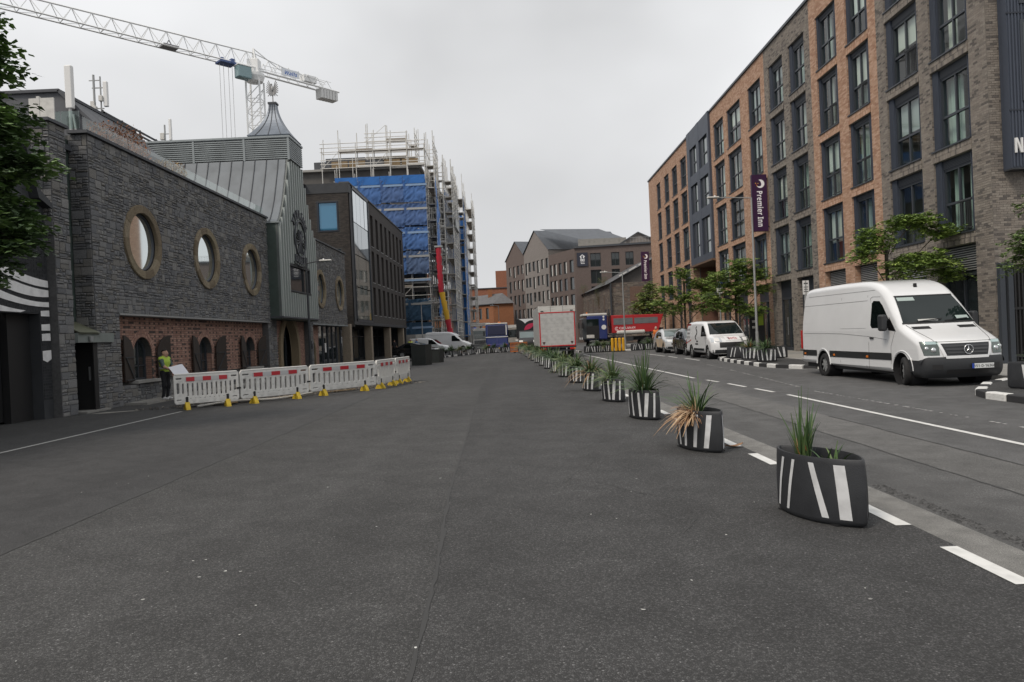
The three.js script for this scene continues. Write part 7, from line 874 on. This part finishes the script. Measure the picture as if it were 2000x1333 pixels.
group2([[6.1, 0, 59.6, 1.3, -1], [6.7, 0, 59.8, 1.4, 2], [7.3, 0, 59.9, 1.3, 1], [7.9, 0, 60.0, 1.3, 2]], 'striped planter below the blue truck', 'tussock below the blue truck', 'planters below the blue truck', 'the box lorry'); group2([[10.0, 0, 60.4, 1.4, -1], [11.0, 0, 60.8, 1.5, 2], [11.9, 0, 61.0, 1.4, 2]], 'striped planter below the red skip', 'tussock below the red skip', 'planters below the red skip', 'the yellow dividers');
{ const t = thing('fallen_leaf', 'curled tan leaf lying by the straw-leaved planter', 'leaf', [2.92, .012, -10.05], .4); const g = new THREE.PlaneGeometry(.3, .1, 8, 2), p = g.attributes.position; for (let i = 0; i < p.count; i++) { const u = p.getX(i) / .15; p.setXYZ(i, p.getX(i), .03 * u * u + .015 * Math.abs(p.getY(i)) / .05, p.getY(i) * (1 - u * u * .9)); } g.computeVertexNormals(); add(t, 'leaf_blade', g, mat([.35, .2, .11], .8, { side: THREE.DoubleSide })); }
{ const t0 = (x, d, w, h, lab) => { const t = thing('planter_box', lab, 'planter', [x, 0, -d], -.3); add(t, 'box', mg([bb(-w / 2, w / 2, 0, h, -w / 2, -w / 2 + .05), bb(-w / 2, w / 2, 0, h, w / 2 - .05, w / 2), bb(-w / 2, -w / 2 + .05, 0, h, -w / 2 + .05, w / 2 - .05), bb(w / 2 - .05, w / 2, 0, h, -w / 2 + .05, w / 2 - .05)]), mat([.018, .022, .022], .5, { map: rep(blotch, 1) })); add(t, 'rim', mg([bb(-w / 2 - .03, w / 2 + .03, h, h + .05, w / 2 - .06, w / 2 + .03), bb(-w / 2 - .03, -w / 2 + .06, h, h + .05, -w / 2, w / 2 - .06), bb(w / 2 - .06, w / 2 + .03, h, h + .05, -w / 2, w / 2 - .06)]), M.charcoal); add(t, 'soil', bb(-w / 2 + .05, w / 2 - .05, h - .12, h - .1, -w / 2 + .05, w / 2 - .05), soil); return t; }; t0(-6.05, 48.4, 1.0, 1.3, 'tall square black planter box beyond the white barriers'); t0(-5.5, 52.2, .8, .9, 'lower square black planter box behind the tall one'); }
// ================= white plastic barriers =================
const barPl = mat([.64, .63, .6], .6, { map: rep(blotch, 1.6) }), boardM = mat([.45, .45, .45], .5), redRefl = mat([.42, .02, .03], .4), footY = mat([.6, .42, .03], .6, { map: rep(blotch, 2) });
function rrect(s, x0, x1, y0, y1, r) { s.moveTo(x0 + r, y0); s.lineTo(x1 - r, y0); s.absarc(x1 - r, y0 + r, r, -Math.PI / 2, 0, false); s.lineTo(x1, y1 - r); s.absarc(x1 - r, y1 - r, r, 0, Math.PI / 2, false); s.lineTo(x0 + r, y1); s.absarc(x0 + r, y1 - r, r, Math.PI / 2, Math.PI, false); s.lineTo(x0, y0 + r); s.absarc(x0 + r, y0 + r, r, Math.PI, Math.PI * 1.5, false); return s; }
const barrierGeo = (() => { const s = rrect(new THREE.Shape(), -.98, .98, .17, .99, .08); for (let i = 0; i < 11; i++) { const x = -.725 + i * .145; s.holes.push(rrect(new THREE.Path(), x - .036, x + .036, i % 10 ? .36 : .42, .74, .033)); } for (const k of [-1, 1]) { s.holes.push(rrect(new THREE.Path(), k * .87 - .05, k * .87 + .05, .44, .76, .04)); s.holes.push(rrect(new THREE.Path(), k * .84 - .1, k * .84 + .1, .83, .9, .03)); s.holes.push(rrect(new THREE.Path(), k * .85 - .08, k * .85 + .08, .235, .3, .03)); }
  for (let i = 0; i < 10; i++) { const x = -.65 + i * .145; s.holes.push(rrect(new THREE.Path(), x - .03, x + .03, .29, .325, .016)); } const g = new THREE.ExtrudeGeometry(s, { depth: .035, bevelEnabled: true, bevelSize: .012, bevelThickness: .014, bevelSegments: 2, curveSegments: 5 }); g.translate(0, 0, -.0175); return g; })();
const footGeo = (() => { const s = new THREE.Shape([[-.17, 0], [.17, 0], [.15, .05], [.055, .2], [-.055, .2], [-.15, .05]].map((p) => new THREE.Vector2(...p))); const g = new THREE.ExtrudeGeometry(s, { depth: .1, bevelEnabled: true, bevelSize: .012, bevelThickness: .012, bevelSegments: 1 }); g.translate(0, 0, -.05); g.rotateY(Math.PI / 2); return g; })();
function barrier(x0, d0, x1, d1, label, extra) { const L = Math.hypot(x1 - x0, d1 - d0), t = thing('plastic_barrier', label, 'barrier', [(x0 + x1) / 2, 0, -(d0 + d1) / 2], Math.atan2(d1 - d0, x1 - x0), 'linked white barriers'); const k = L / 1.93, p = add(t, 'panel', barrierGeo, barPl); p.scale.x = k; add(t, 'top_rail', (() => { const g = rbox(1.9 * k, .05, .08, .02, 0, .985, 0); return g; })(), barPl); add(t, 'lower_band', bx(1.8 * k, .1, .05, 0, .22, 0), barPl);
  for (const s of [1, -1]) { add(t, 'reflective_board', bx(1.3 * k, .12, .012, 0, .845, s * .036), boardM); for (const x of [-.5, 0, .5]) add(t, 'red_block', bx(.25 * k, .118, .008, x * k, .845, s * .044), redRefl); }
  for (const s of [-1, 1]) { const f = add(t, 'foot', footGeo, footY); f.position.set(s * .62 * k, 0, 0); add(t, 'foot_post', rbox(.07, .2, .1, .015, s * .62 * k, .26, 0), M.black); } add(t, 'hinge_clip', bx(.12, .05, .09, .98 * k, .5, 0), M.black); return t; }
barrier(-9.4, 20.42, -8.02, 21.4, 'white slotted barrier with red blocks beside the man in the yellow vest'); barrier(-7.97, 21.5, -6.52, 23.25, 'white slotted barrier, second from the man in the yellow vest'); barrier(-6.47, 23.4, -4.85, 25.6, 'white slotted barrier at the corner of the trench enclosure'); barrier(-4.8, 25.7, -4.5, 27.7, 'white barrier turning the corner of the trench enclosure'); barrier(-4.48, 27.8, -4.25, 29.8, 'last white barrier behind the corner, running towards the office columns');
{ const t = thing('trench_rubble', 'dug-up footway with rubble and pipes behind the white barriers', 'trench'); const q = new QB(); for (let i = 0; i < 900; i++) { const u = rnd(), d = 21 + u * 8, x = -9.3 + (d - 20.2) * .72 - rr(.25, 2.2), s = rr(.015, .07), c = pick([[.1, .09, .08], [.06, .055, .05], [.16, .15, .13], [.05, .05, .05]]); const y = rr(0, .02), P = []; for (let k = 0; k < 4; k++) { const a = k * 1.57 + rr(-.4, .4); P.push([x + s * Math.cos(a), y, -d + s * Math.sin(a)]); } const T = [x, y + s * rr(.5, 1.1), -d]; for (let k = 0; k < 4; k++) q.tri(P[(k + 1) % 4], P[k], T, c); } stuff(add(t, 'rubble', q.build(), mat(1, .95, { vertexColors: true }))); add(t, 'trench_floor', quadGeo([[-9.6, 21], [-8.1, 21.9], [-5.2, 26], [-4.9, 30], [-6.8, 30], [-7.4, 26], [-10.4, 22.3]], .006), mat([.05, .045, .04], .95, { map: rep(grainC, 2), bumpMap: rep(grainB, 4), bumpScale: .03 })); add(t, 'white_pipe', tube([[-9.0, .06, -20.9], [-8.3, .09, -21.9], [-7.3, .06, -22.6], [-6.6, .1, -24]], .03, 20, 8), M.whiteDirty); add(t, 'cable', tube([[-9.4, .03, -21.2], [-8.6, .05, -21.4], [-7.9, .03, -22.5], [-7.2, .05, -22.9]], .018, 20, 6), M.black); for (const [x, d, r] of [[-8.7, 21.6, .3], [-7.4, 23.2, .8], [-6.0, 25.2, .5]]) { const m = add(t, 'plank', bx(1.1, .03, .14), ply); m.position.set(x, .05, -d); m.rotation.set(0, r, .03); } }
// ================= lamps, signs, posts =================
function streetLamp(label, x, d, H, arm, dir, m, y0 = .1) { const t = thing('street_lamp', label, 'street lamp', [x, y0, -d]); add(t, 'pole', mg([cyl(.1, .085, 1.2, 0, .6, 0), cyl(.07, .045, H - 1.2, 0, 1.2 + (H - 1.2) / 2, 0)]), m); add(t, 'arm', tube([[0, H - .02, 0], [dir * arm * .5, H + .04, 0], [dir * arm, H + .08, 0]], .03, 10, 6), m); const h = add(t, 'lamp_head', rbox(.62, .09, .22, .04, dir * (arm + .25), H + .1, 0), M.whiteDirty); add(h, 'lens', rbox(.42, .03, .16, .012, dir * (arm + .27), H + .045, 0), M.glassGreen); add(h, 'photocell', cyl(.04, .03, .07, dir * (arm + .15), H + .18, 0), M.white); return t; }
streetLamp('tall grey street lamp beside the tall purple banner sign', 12.75, 38.9, 8.2, 1.75, -1, M.galv); streetLamp('grey street lamp in front of the stone warehouse', 9.3, 62, 6.5, 1.3, -1, M.galv, 0); streetLamp('dark street lamp in front of the ribbed metal gable', -10.5, 38.2, 5.85, .75, 1, M.charcoal, 0); streetLamp('distant thin street lamp before the old brick house', -2.2, 118, 6.5, .8, -1, M.galv, 0); streetLamp('far street lamp head showing against the blue netting', -10.6, 86.5, 6.0, .9, 1, M.galv, 0);
{ const t = thing('parking_sign', 'slim post with small white parking sign behind the large van', 'sign', [13.0, .1, -33]); add(t, 'post', bar([0, 0, 0], [.05, 3.4, 0], .06, 8), M.galv); add(t, 'plate', bx(.28, .62, .02, .05, 3.1, .04), M.white); add(t, 'plate_text', mg([bx(.18, .05, .006, .05, 3.28, .053), bx(.2, .03, .006, .05, 3.12, .053), bx(.16, .03, .006, .05, 3.02, .053), bx(.2, .03, .006, .05, 2.92, .053)]), M.charcoal); }
{ const t = thing('parking_sign', 'post with blue and white parking sign among the street trees', 'sign', [12.6, .1, -45]); add(t, 'post', bar([0, 0, 0], [0, 4.2, 0], .06, 8), M.galv); add(t, 'plate', bx(.36, .7, .02, 0, 3.9, .04), M.white); const p = new THREE.PlaneGeometry(.34, .34); p.translate(0, 4.06, .052); add(t, 'plate_print', p, new THREE.MeshStandardMaterial({ roughness: .5, map: canvasTex(64, 64, (c) => { c.fillStyle = '#1d4a9c'; c.fillRect(0, 0, 64, 64); c.fillStyle = '#fff'; c.font = 'bold 54px sans-serif'; c.textAlign = 'center'; c.textBaseline = 'middle'; c.fillText('P', 32, 35); }) })); }
{ const t = thing('entrance_totem', 'dark totem with white symbols and a lime panel at the hotel door', 'sign', [14.6, .1, -44.5]); add(t, 'panel', rbox(.9, 2.6, .14, .03, 0, 1.3, 0), M.charcoal); add(t, 'lime_panel', bx(.3, .7, .02, .22, 1.85, .08), mat([.35, .5, .05], .6)); for (let i = 0; i < 3; i++) add(t, 'symbol', rbox(.22, .14, .02, .01, -.2, 2.1 - i * .35, .08), M.white); }
for (let i = 0; i < 4; i++) { const t = thing('yellow_bollard', nth[i] + ' upright yellow lane divider counted from the blue truck cab', 'bollard', [7.85 + i * .29, 0, -59.2], 0, 'four yellow dividers'); add(t, 'tube', rbox(.2, 1.06, .2, .06, 0, .56, 0, 3), mat([.72, .38, .015], .5)); add(t, 'groove', bx(.012, .9, .01, 0, .56, .102), mat([.4, .2, .01], .6)); add(t, 'base', rbox(.3, .06, .3, .02, 0, .03, 0), M.black); }
for (let i = 0; i < 2; i++) { const t = thing('orange_barrier', (i ? 'orange mesh works barrier nearer the box lorry' : 'orange mesh works barrier nearer the blue lorry'), 'barrier', [.05 + i * .85, 0, -71 - i * 1.5], .2, 'orange works barriers'); const g = []; for (const y of [.12, .5, .95]) g.push(bx(.8, .06, .05, 0, y, 0)); for (let k = 0; k < 7; k++) g.push(bx(.035, .85, .04, -.38 + k * .127, .53, 0)); add(t, 'panel', mg(g), M.orange); add(t, 'foot', bx(.1, .08, .5, 0, .04, 0), M.black); }
{ const t = thing('temporary_fence', 'grey mesh site fence beside the white cab', 'fence', [-4.3, 0, -80], .1); for (let k = 0; k < 2; k++) { const g = []; for (let i = 0; i <= 20; i++) g.push(bar([k * 1.6 + i * .075, .1, 0], [k * 1.6 + i * .075, 1.9, 0], .014)); for (const y of [.1, .7, 1.3, 1.9]) g.push(bar([k * 1.6, y, 0], [k * 1.6 + 1.5, y, 0], .03)); stuff(add(t, 'mesh_panel', mg(g), M.galv)); } add(t, 'block_foot', bx(.7, .14, .24, 1.55, .07, 0), M.concrete); }
{ const t = thing('site_hoarding', 'pale low hoarding along the foot of the blue scaffold', 'hoarding', [0, 0, 0]); for (let i = 0; i < 4; i++) add(t, 'hoarding_board', wuv(bb(-16.4 + i * 1.6, -14.85 + i * 1.6, 0, 2.3, -87.9, -87.84)), i % 2 ? M.whiteDirty : M.concrete); }
// ================= trees =================
const leafM = new THREE.MeshPhysicalMaterial({ vertexColors: true, roughness: .7, side: THREE.DoubleSide, transmission: .12, thickness: 0 });
function tree(label, pos, H, trunkR, clumps, leaf, tones, name = 'street_tree', opt = {}) {
  const t = thing(name, label, 'tree', pos, 0, opt.group), tr = []; const top = [rr(-.1, .1), H * .8, rr(-.1, .1)]; tr.push(tube([[0, 0, 0], [rr(-.05, .05), H * .35, rr(-.05, .05)], top], trunkR, 12, 7)); add(t, 'trunk', mg(tr), mat([.09, .075, .06], .9, { map: rep(grainC, 2), bumpMap: rep(grainB, 3), bumpScale: .01 }));
  const lb = []; for (const [x, y, z, rx, ry, rz] of clumps) { const s = [x * .08, Math.min(H * .75, Math.max(H * .28, y - Math.hypot(x, z) * .9 - .2)), z * .08]; lb.push(tube([s, [x * .55, (s[1] + y) / 2 + .12, z * .55], [x, y, z]], trunkR * .32, 8, 5)); for (let i = 0; i < 4; i++) lb.push(tube([[x, y, z], [x + rr(-.4, .4) * rx, y + rr(-.3, .3) * ry, z + rr(-.4, .4) * rz], [x + rr(-.9, .9) * rx, y + rr(-.7, .7) * ry, z + rr(-.9, .9) * rz]], trunkR * .13, 5, 4)); } add(t, 'limbs', mg(lb), mat([.085, .07, .055], .9));
  const q = new QB(); for (const [x, y, z, rx, ry, rz, n] of clumps) { const nt = Math.max(3, Math.round(n / 17)); for (let k = 0; k < nt; k++) { let a, b, c; do { a = rr(-1, 1); b = rr(-1, 1); c = rr(-1, 1); } while (a * a + b * b + c * c > 1); const k2 = rr(.75, 1.12), cx = x + a * rx * k2, cy = y + b * ry * k2, cz = z + c * rz * k2, dir = rnd() * 6.283, len = leaf * rr(2.6, 5.2), tone = pick(tones), dip = rr(-.35, .15);
      for (let i = 0; i < 22; i++) { const s = i / 22 * rr(.8, 1.1), sd = i % 2 ? 1 : -1, w = leaf * rr(.25, .42), l = leaf * rr(.8, 1.35), px = cx + Math.cos(dir) * len * s, pz = cz + Math.sin(dir) * len * s, py = cy + dip * len * s * (.3 + s) + rr(-.3, .3) * leaf; const an = dir + sd * rr(.7, 1.5), ux = Math.cos(an), uz = Math.sin(an), dn = rr(-.55, .25), tw = rr(-.5, .5), f = rr(.75, 1.25), col = tone.map((v) => v * f); const A = [px, py, pz], T = [px + ux * l, py + dn * l, pz + uz * l], mx = px + ux * l * .45, my = py + dn * l * .35, mz = pz + uz * l * .45; q.quad(A, [mx - uz * w, my + tw * w, mz + ux * w], T, [mx + uz * w, my - tw * w, mz - ux * w], col); } } }
  add(t, 'crown', q.build(), leafM); return t; }
const locust = [[.17, .26, .04], [.21, .31, .055], [.13, .21, .035], [.26, .35, .075]], darkLeaf = [[0.065, 0.117, 0.036], [0.091, 0.163, 0.046], [0.117, 0.202, 0.055], [0.052, 0.098, 0.034], [0.169, 0.273, 0.072]], olive = [[0.195, 0.260, 0.058], [0.169, 0.234, 0.058], [0.247, 0.312, 0.085], [0.143, 0.202, 0.049]];
tree('small green street tree behind the large white van roof', [13.0, .12, -25.6], 5.0, .06, [[-.5, 4.25, .1, .6, .5, .6, 2100], [-.95, 3.75, .2, .4, .35, .45, 900], [1.0, 4.85, 0, .75, .3, .6, 1900], [1.75, 4.45, .1, .6, .28, .5, 1300], [.3, 4.75, 0, .4, .3, .4, 700], [1.2, 3.45, .2, 1.0, .4, .8, 2900], [2.0, 3.0, .1, .6, .35, .6, 1300], [.3, 3.2, .2, .6, .45, .6, 1300]], .1, locust);
tree('bright green street tree by the gate at the hotel corner', [13.7, .12, -18.4], 4.8, .07, [[-.5, 3.3, .2, .8, .45, .7, 2600], [-.2, 4.2, 0, .75, .3, .6, 1700], [.8, 3.6, 0, .9, .6, .8, 2600], [-.9, 2.85, .1, .6, .4, .6, 1500], [.3, 4.8, 0, .5, .3, .5, 800]], .09, [[.1, .16, .03], [.12, .19, .04], [.08, .13, .025]]);
tree('leafy street tree between the lamp post and the hotel passage', [13.0, .12, -43], 5.6, .08, [[.2, 5.0, 0, .8, .5, .8, 2000], [-.9, 4.3, .2, .9, .5, .8, 2000], [1.0, 4.4, 0, .9, .45, .8, 1900], [0, 3.7, .3, 1.3, .5, 1, 2600], [-.4, 2.8, 0, 1.1, .5, .9, 2200], [.8, 2.4, .2, .9, .5, .9, 1600], [1.6, 3.6, 0, .5, .3, .5, 700], [-1.4, 3.2, 0, .6, .35, .6, 900]], .12, locust);
tree('loose open-crowned street tree in front of the navy projecting box', [12.8, .12, -55], 6.2, .08, [[-.2, 5.6, 0, .7, .5, .7, 1200], [.8, 4.8, 0, .9, .45, .8, 1400], [-1.3, 4.4, .2, .8, .4, .8, 1200], [1.7, 4.4, 0, .8, .4, .7, 1000], [.2, 3.8, .3, 1.2, .5, 1, 1700], [-.9, 3.0, 0, 1.0, .5, .9, 1300], [1.2, 2.9, .2, 1.0, .5, .9, 1300], [-2.0, 3.5, 0, .6, .3, .6, 600]], .13, locust);
tree('yellow-green round street tree at the far end of the hotel', [12.9, .12, -70], 5.8, .09, [[0, 4.6, 0, 1.2, .9, 1.2, 2600], [-.9, 3.6, .2, 1.1, .8, 1.1, 2200], [.9, 3.5, 0, 1.1, .8, 1.1, 2200], [0, 2.7, .3, 1.5, .7, 1.3, 2400], [.2, 5.6, 0, .6, .5, .6, 800]], .15, olive);
tree('large dark broadleaf tree in front of the painted building', [-10.75, 0, -14.4], 8.4, .14, [[.5, 7.55, 0, .5, .7, .6, 2200], [.2, 6.6, .1, .8, .7, .8, 3000], [.75, 6.2, 0, .62, .45, .6, 2000], [1.05, 5.45, -.1, .6, .36, .5, 1700], [.45, 5.1, .2, .8, .6, .8, 3000], [.6, 4.35, 0, .75, .65, .7, 2800], [.9, 3.95, .1, .5, .42, .5, 1500], [.3, 3.45, .1, .5, .35, .6, 1300], [-.6, 6.2, 0, 1.0, 1.3, 1.0, 3200], [-.6, 4.2, 0, 1.0, 1.3, 1.0, 3200], [.5, 8.3, 0, .22, .35, .25, 400]], .15, darkLeaf, 'broadleaf_tree');
// ================= people =================
function figure(bones, box, res) { // bones: [ax,ay,az,ra, bx,by,bz,rb, region]; one smooth skin over all
  const mc = new MarchingCubes(res, undefined, false, false, 60000), n = res, half = n / 2, S = box.s, K = 38, f = new Float32Array(n * n * n);
  const pos = (i) => (i - half) / half; const toI = (v, c) => Math.round((v - c) / S * half + half);
  for (const [ax, ay, az, ra, bx0, by, bz, rb] of bones) { const m = Math.max(ra, rb) + .11, lo = [Math.min(ax, bx0) - m, Math.min(ay, by) - m, Math.min(az, bz) - m], hi = [Math.max(ax, bx0) + m, Math.max(ay, by) + m, Math.max(az, bz) + m]; const I = [0, 1, 2].map((k) => [Math.max(1, toI(lo[k], box.c[k])), Math.min(n - 2, toI(hi[k], box.c[k]))]); const dx = bx0 - ax, dy = by - ay, dz = bz - az, L2 = dx * dx + dy * dy + dz * dz || 1e-9;
    for (let z = I[2][0]; z <= I[2][1]; z++) for (let y = I[1][0]; y <= I[1][1]; y++) for (let x = I[0][0]; x <= I[0][1]; x++) { const px = box.c[0] + pos(x) * S, py = box.c[1] + pos(y) * S, pz = box.c[2] + pos(z) * S; let t = ((px - ax) * dx + (py - ay) * dy + (pz - az) * dz) / L2; t = t < 0 ? 0 : t > 1 ? 1 : t; const ex = px - ax - t * dx, ey = py - ay - t * dy, ez = pz - az - t * dz, d = Math.sqrt(ex * ex + ey * ey + ez * ez) - (ra + (rb - ra) * t); if (d < .12) f[z * n * n + y * n + x] += Math.exp(-K * d); } }
  for (let i = 0; i < f.length; i++) mc.field[i] = f[i] > 0 ? Math.log(f[i]) / K : -.12; mc.isolation = 0; mc.update();
  const p = mc.positionArray.slice(0, mc.count * 3); for (let i = 0; i < mc.count; i++) for (let k = 0; k < 3; k++) p[3 * i + k] = box.c[k] + p[3 * i + k] * S;
  const g = new THREE.BufferGeometry(); g.setAttribute('position', new THREE.BufferAttribute(p, 3)); g.computeVertexNormals(); return g;
}
function person(label, pos, turn, C, pose, group) { // faces +z
  const P = { lh: [.1, .93, 0], rh: [-.1, .93, 0], lk: [.11, .5, .03], rk: [-.11, .5, .02], la: [.11, .09, -.02], ra: [-.11, .09, -.02], ls: [.19, 1.42, 0], rs: [-.19, 1.42, 0], le: [.25, 1.14, .02], re: [-.25, 1.14, .02], lw: [.24, .9, .14], rw: [-.24, .9, .14], head: [0, 1.63, .03], ...pose };
  const cap = (a, ra, b, rb, r) => [...a, ra, ...b, rb, r]; const hip = [0, .96, 0], chest = [0, 1.3, 0], neck = [0, 1.49, .0];
  const bones = [cap(hip, .135, chest, .155, 'top'), cap([-.08, 1.3, 0], .12, [.08, 1.3, 0], .12, 'top'), cap(P.rs, .07, P.ls, .07, 'top'), cap(chest, .13, neck, .06, 'top'), cap(neck, .055, [P.head[0], P.head[1] - .08, P.head[2]], .055, 'skin'), cap([P.head[0], P.head[1] - .03, P.head[2] + .02], .078, [P.head[0], P.head[1] + .04, P.head[2] - .01], .088, 'skin'), cap([P.head[0], P.head[1] - .08, P.head[2] + .05], .045, [P.head[0], P.head[1] - .09, P.head[2] + .06], .035, 'skin'), cap([P.head[0], P.head[1] + .01, P.head[2] + .095], .014, [P.head[0], P.head[1] - .03, P.head[2] + .112], .016, 'skin')];
  for (const s of [-1, 1]) bones.push(cap([P.head[0] + s * .085, P.head[1] + .01, P.head[2]], .014, [P.head[0] + s * .088, P.head[1] - .03, P.head[2]], .012, 'skin'));
  for (const [h, k, a, sh, el, wr] of [[P.lh, P.lk, P.la, P.ls, P.le, P.lw], [P.rh, P.rk, P.ra, P.rs, P.re, P.rw]]) { bones.push(cap(h, .095, k, .066, 'leg'), cap(k, .064, a, .048, 'leg'), cap([a[0], .05, a[2] - .02], .045, [a[0], .035, a[2] + .17], .036, 'shoe'), cap(sh, .062, el, .048, 'sleeve'), cap(el, .045, wr, .033, 'arm'));
    const v = V(...wr).sub(V(...el)).normalize(), e = V(...wr).addScaledVector(v, .085); bones.push(cap(wr, .03, [e.x, e.y, e.z], .034, 'arm')); }
  const g = figure(bones, { c: [0, .87, .05], s: .98 }, 124); const col = []; const pp = g.attributes.position;
  for (let i = 0; i < pp.count; i++) { let best = 9, r = 'top'; const x = pp.getX(i), y = pp.getY(i), z = pp.getZ(i); for (const b of bones) { const dx = b[4] - b[0], dy = b[5] - b[1], dz = b[6] - b[2], L2 = dx * dx + dy * dy + dz * dz || 1e-9; let t = ((x - b[0]) * dx + (y - b[1]) * dy + (z - b[2]) * dz) / L2; t = Math.max(0, Math.min(1, t)); const d = Math.hypot(x - b[0] - t * dx, y - b[1] - t * dy, z - b[2] - t * dz) - b[3] - (b[7] - b[3]) * t; if (d < best) { best = d; r = b[8]; } } if (r === 'top' && y < .97) r = 'leg'; if (r === 'leg' && y < .06) r = 'shoe'; col.push(...C[r]); }
  const fingers = []; for (const [el, wr] of [[P.le, P.lw], [P.re, P.rw]]) { const v = V(...wr).sub(V(...el)).normalize(), up = V(0, 1, 0), sd = v.clone().cross(up).normalize(), dn = sd.clone().cross(v).normalize(); const base = V(...wr).addScaledVector(v, .09); for (let i = 0; i < 4; i++) { const o = base.clone().addScaledVector(sd, (i - 1.5) * .021), L = [.062, .075, .078, .066][i]; const a = o, b = o.clone().addScaledVector(v, L * .5).addScaledVector(dn, -.01), c = o.clone().addScaledVector(v, L * .85).addScaledVector(dn, -.035); fingers.push(tube([a.toArray(), b.toArray(), c.toArray()], .0095, 6, 6)); } const th = V(...wr).addScaledVector(v, .04).addScaledVector(sd, .034 * (el === P.le ? -1 : 1)); fingers.push(tube([th.toArray(), th.clone().addScaledVector(v, .03).addScaledVector(sd, .016 * (el === P.le ? -1 : 1)).toArray(), th.clone().addScaledVector(v, .062).addScaledVector(dn, -.01).toArray()], .0105, 6, 6)); }
  const fg = mg(fingers); const fc = []; for (let i = 0; i < fg.attributes.position.count; i++) fc.push(...C.arm); fg.setAttribute('color', new THREE.Float32BufferAttribute(fc, 3)); g.setAttribute('color', new THREE.Float32BufferAttribute(col, 3)); g.setAttribute('uv', new THREE.BufferAttribute(new Float32Array(pp.count * 2), 2));
  const t = thing('person', label, 'person', pos, turn, group); add(t, 'body', mergeGeometries([g, fg]), mat(1, .8, { vertexColors: true }));
  const hair = new THREE.SphereGeometry(.103, 18, 10, 0, 6.3, 0, 1.5); hair.scale(.98, 1.02, 1.08); hair.rotateX(-.42); hair.translate(P.head[0], P.head[1] + .035, P.head[2] - .012); add(t, 'hair', hair, mat(C.hair, .9)); const ey = []; for (const s of [-1, 1]) { const e = new THREE.SphereGeometry(.012, 6, 5); e.translate(P.head[0] + s * .032, P.head[1] + .015, P.head[2] + .088); ey.push(e); } stuff(add(t, 'eyes', mg(ey), M.black)); add(t, 'mouth', rbox(.045, .01, .01, .004, P.head[0], P.head[1] - .055, P.head[2] + .092), mat([.3, .12, .1], .7)); return t;
}
const skin = [.42, .25, .18];
const man = person('man in a yellow-green safety vest holding a sheet of plans at the barriers', [-11.62, .05, -24.6], 1.35, { top: [.36, .5, .06], sleeve: [.06, .09, .09], arm: skin, skin, leg: [.012, .013, .016], shoe: [.55, .55, .55], hair: [.02, .016, .013] }, { le: [.26, 1.16, .12], re: [-.25, 1.17, .14], lw: [.17, 1.0, .36], rw: [-.16, 1.02, .38], lk: [.1, .5, .04], rk: [-.11, .5, .05] });
man.scale.setScalar(.95);
{ const v = add(man, 'reflective_band', (() => { const g = new THREE.TorusGeometry(.152, .02, 6, 28); g.rotateX(Math.PI / 2); g.scale(1.12, 1.6, 1); g.translate(0, 1.1, 0); return g; })(), mat([.5, .52, .5], .4)); }
{ const t = thing('paper_sheet', 'white sheet of plans held above the first barrier', 'paper', [-11.08, 1.0, -24.45], 1.35); const g = new THREE.PlaneGeometry(.6, .42, 8, 6), p = g.attributes.position; for (let i = 0; i < p.count; i++) p.setZ(i, .05 * Math.sin(p.getX(i) * 6) + .03 * p.getY(i)); g.rotateX(-.7); g.computeVertexNormals(); add(t, 'sheet', g, mat([.66, .67, .72], .8, { side: THREE.DoubleSide })); }
const walkA = { lk: [.1, .5, .12], la: [.1, .1, .2], rk: [-.1, .5, -.02], ra: [-.1, .12, -.25], lw: [.26, .92, -.1], rw: [-.26, .93, .2] };
person('person in dark clothes walking under the office columns', [-12.6, .02, -78], 2.6, { top: [.03, .03, .035], sleeve: [.03, .03, .035], arm: skin, skin, leg: [.02, .02, .022], shoe: [.5, .5, .5], hair: [.02, .015, .012] }, walkA); person('person in black standing by the office windows', [-13.6, .02, -60], 1.2, { top: [.02, .02, .022], sleeve: [.02, .02, .022], arm: skin, skin, leg: [.015, .016, .02], shoe: [.03, .03, .03], hair: [.03, .02, .015] }, {});
person('site worker in yellow vest at the end of the dark block', [-11.0, .02, -79], .4, { top: [.55, .6, .08], sleeve: [.05, .05, .06], arm: skin, skin, leg: [.02, .02, .03], shoe: [.03, .03, .03], hair: [.6, .6, .6] }, walkA); person('site worker in blue jacket next to the yellow-vested one', [-10.5, .02, -80], 1.4, { top: [.05, .14, .34], sleeve: [.05, .14, .34], arm: skin, skin, leg: [.02, .02, .03], shoe: [.03, .03, .03], hair: [.5, .5, .5] }, {});
person('worker in orange clothing beside the yellow-green street tree', [12.2, .1, -63.5], -.6, { top: [.6, .16, .03], sleeve: [.6, .16, .03], arm: skin, skin, leg: [.45, .13, .03], shoe: [.03, .03, .03], hair: [.55, .55, .5] }, {});
renderer.render(scene, camera);
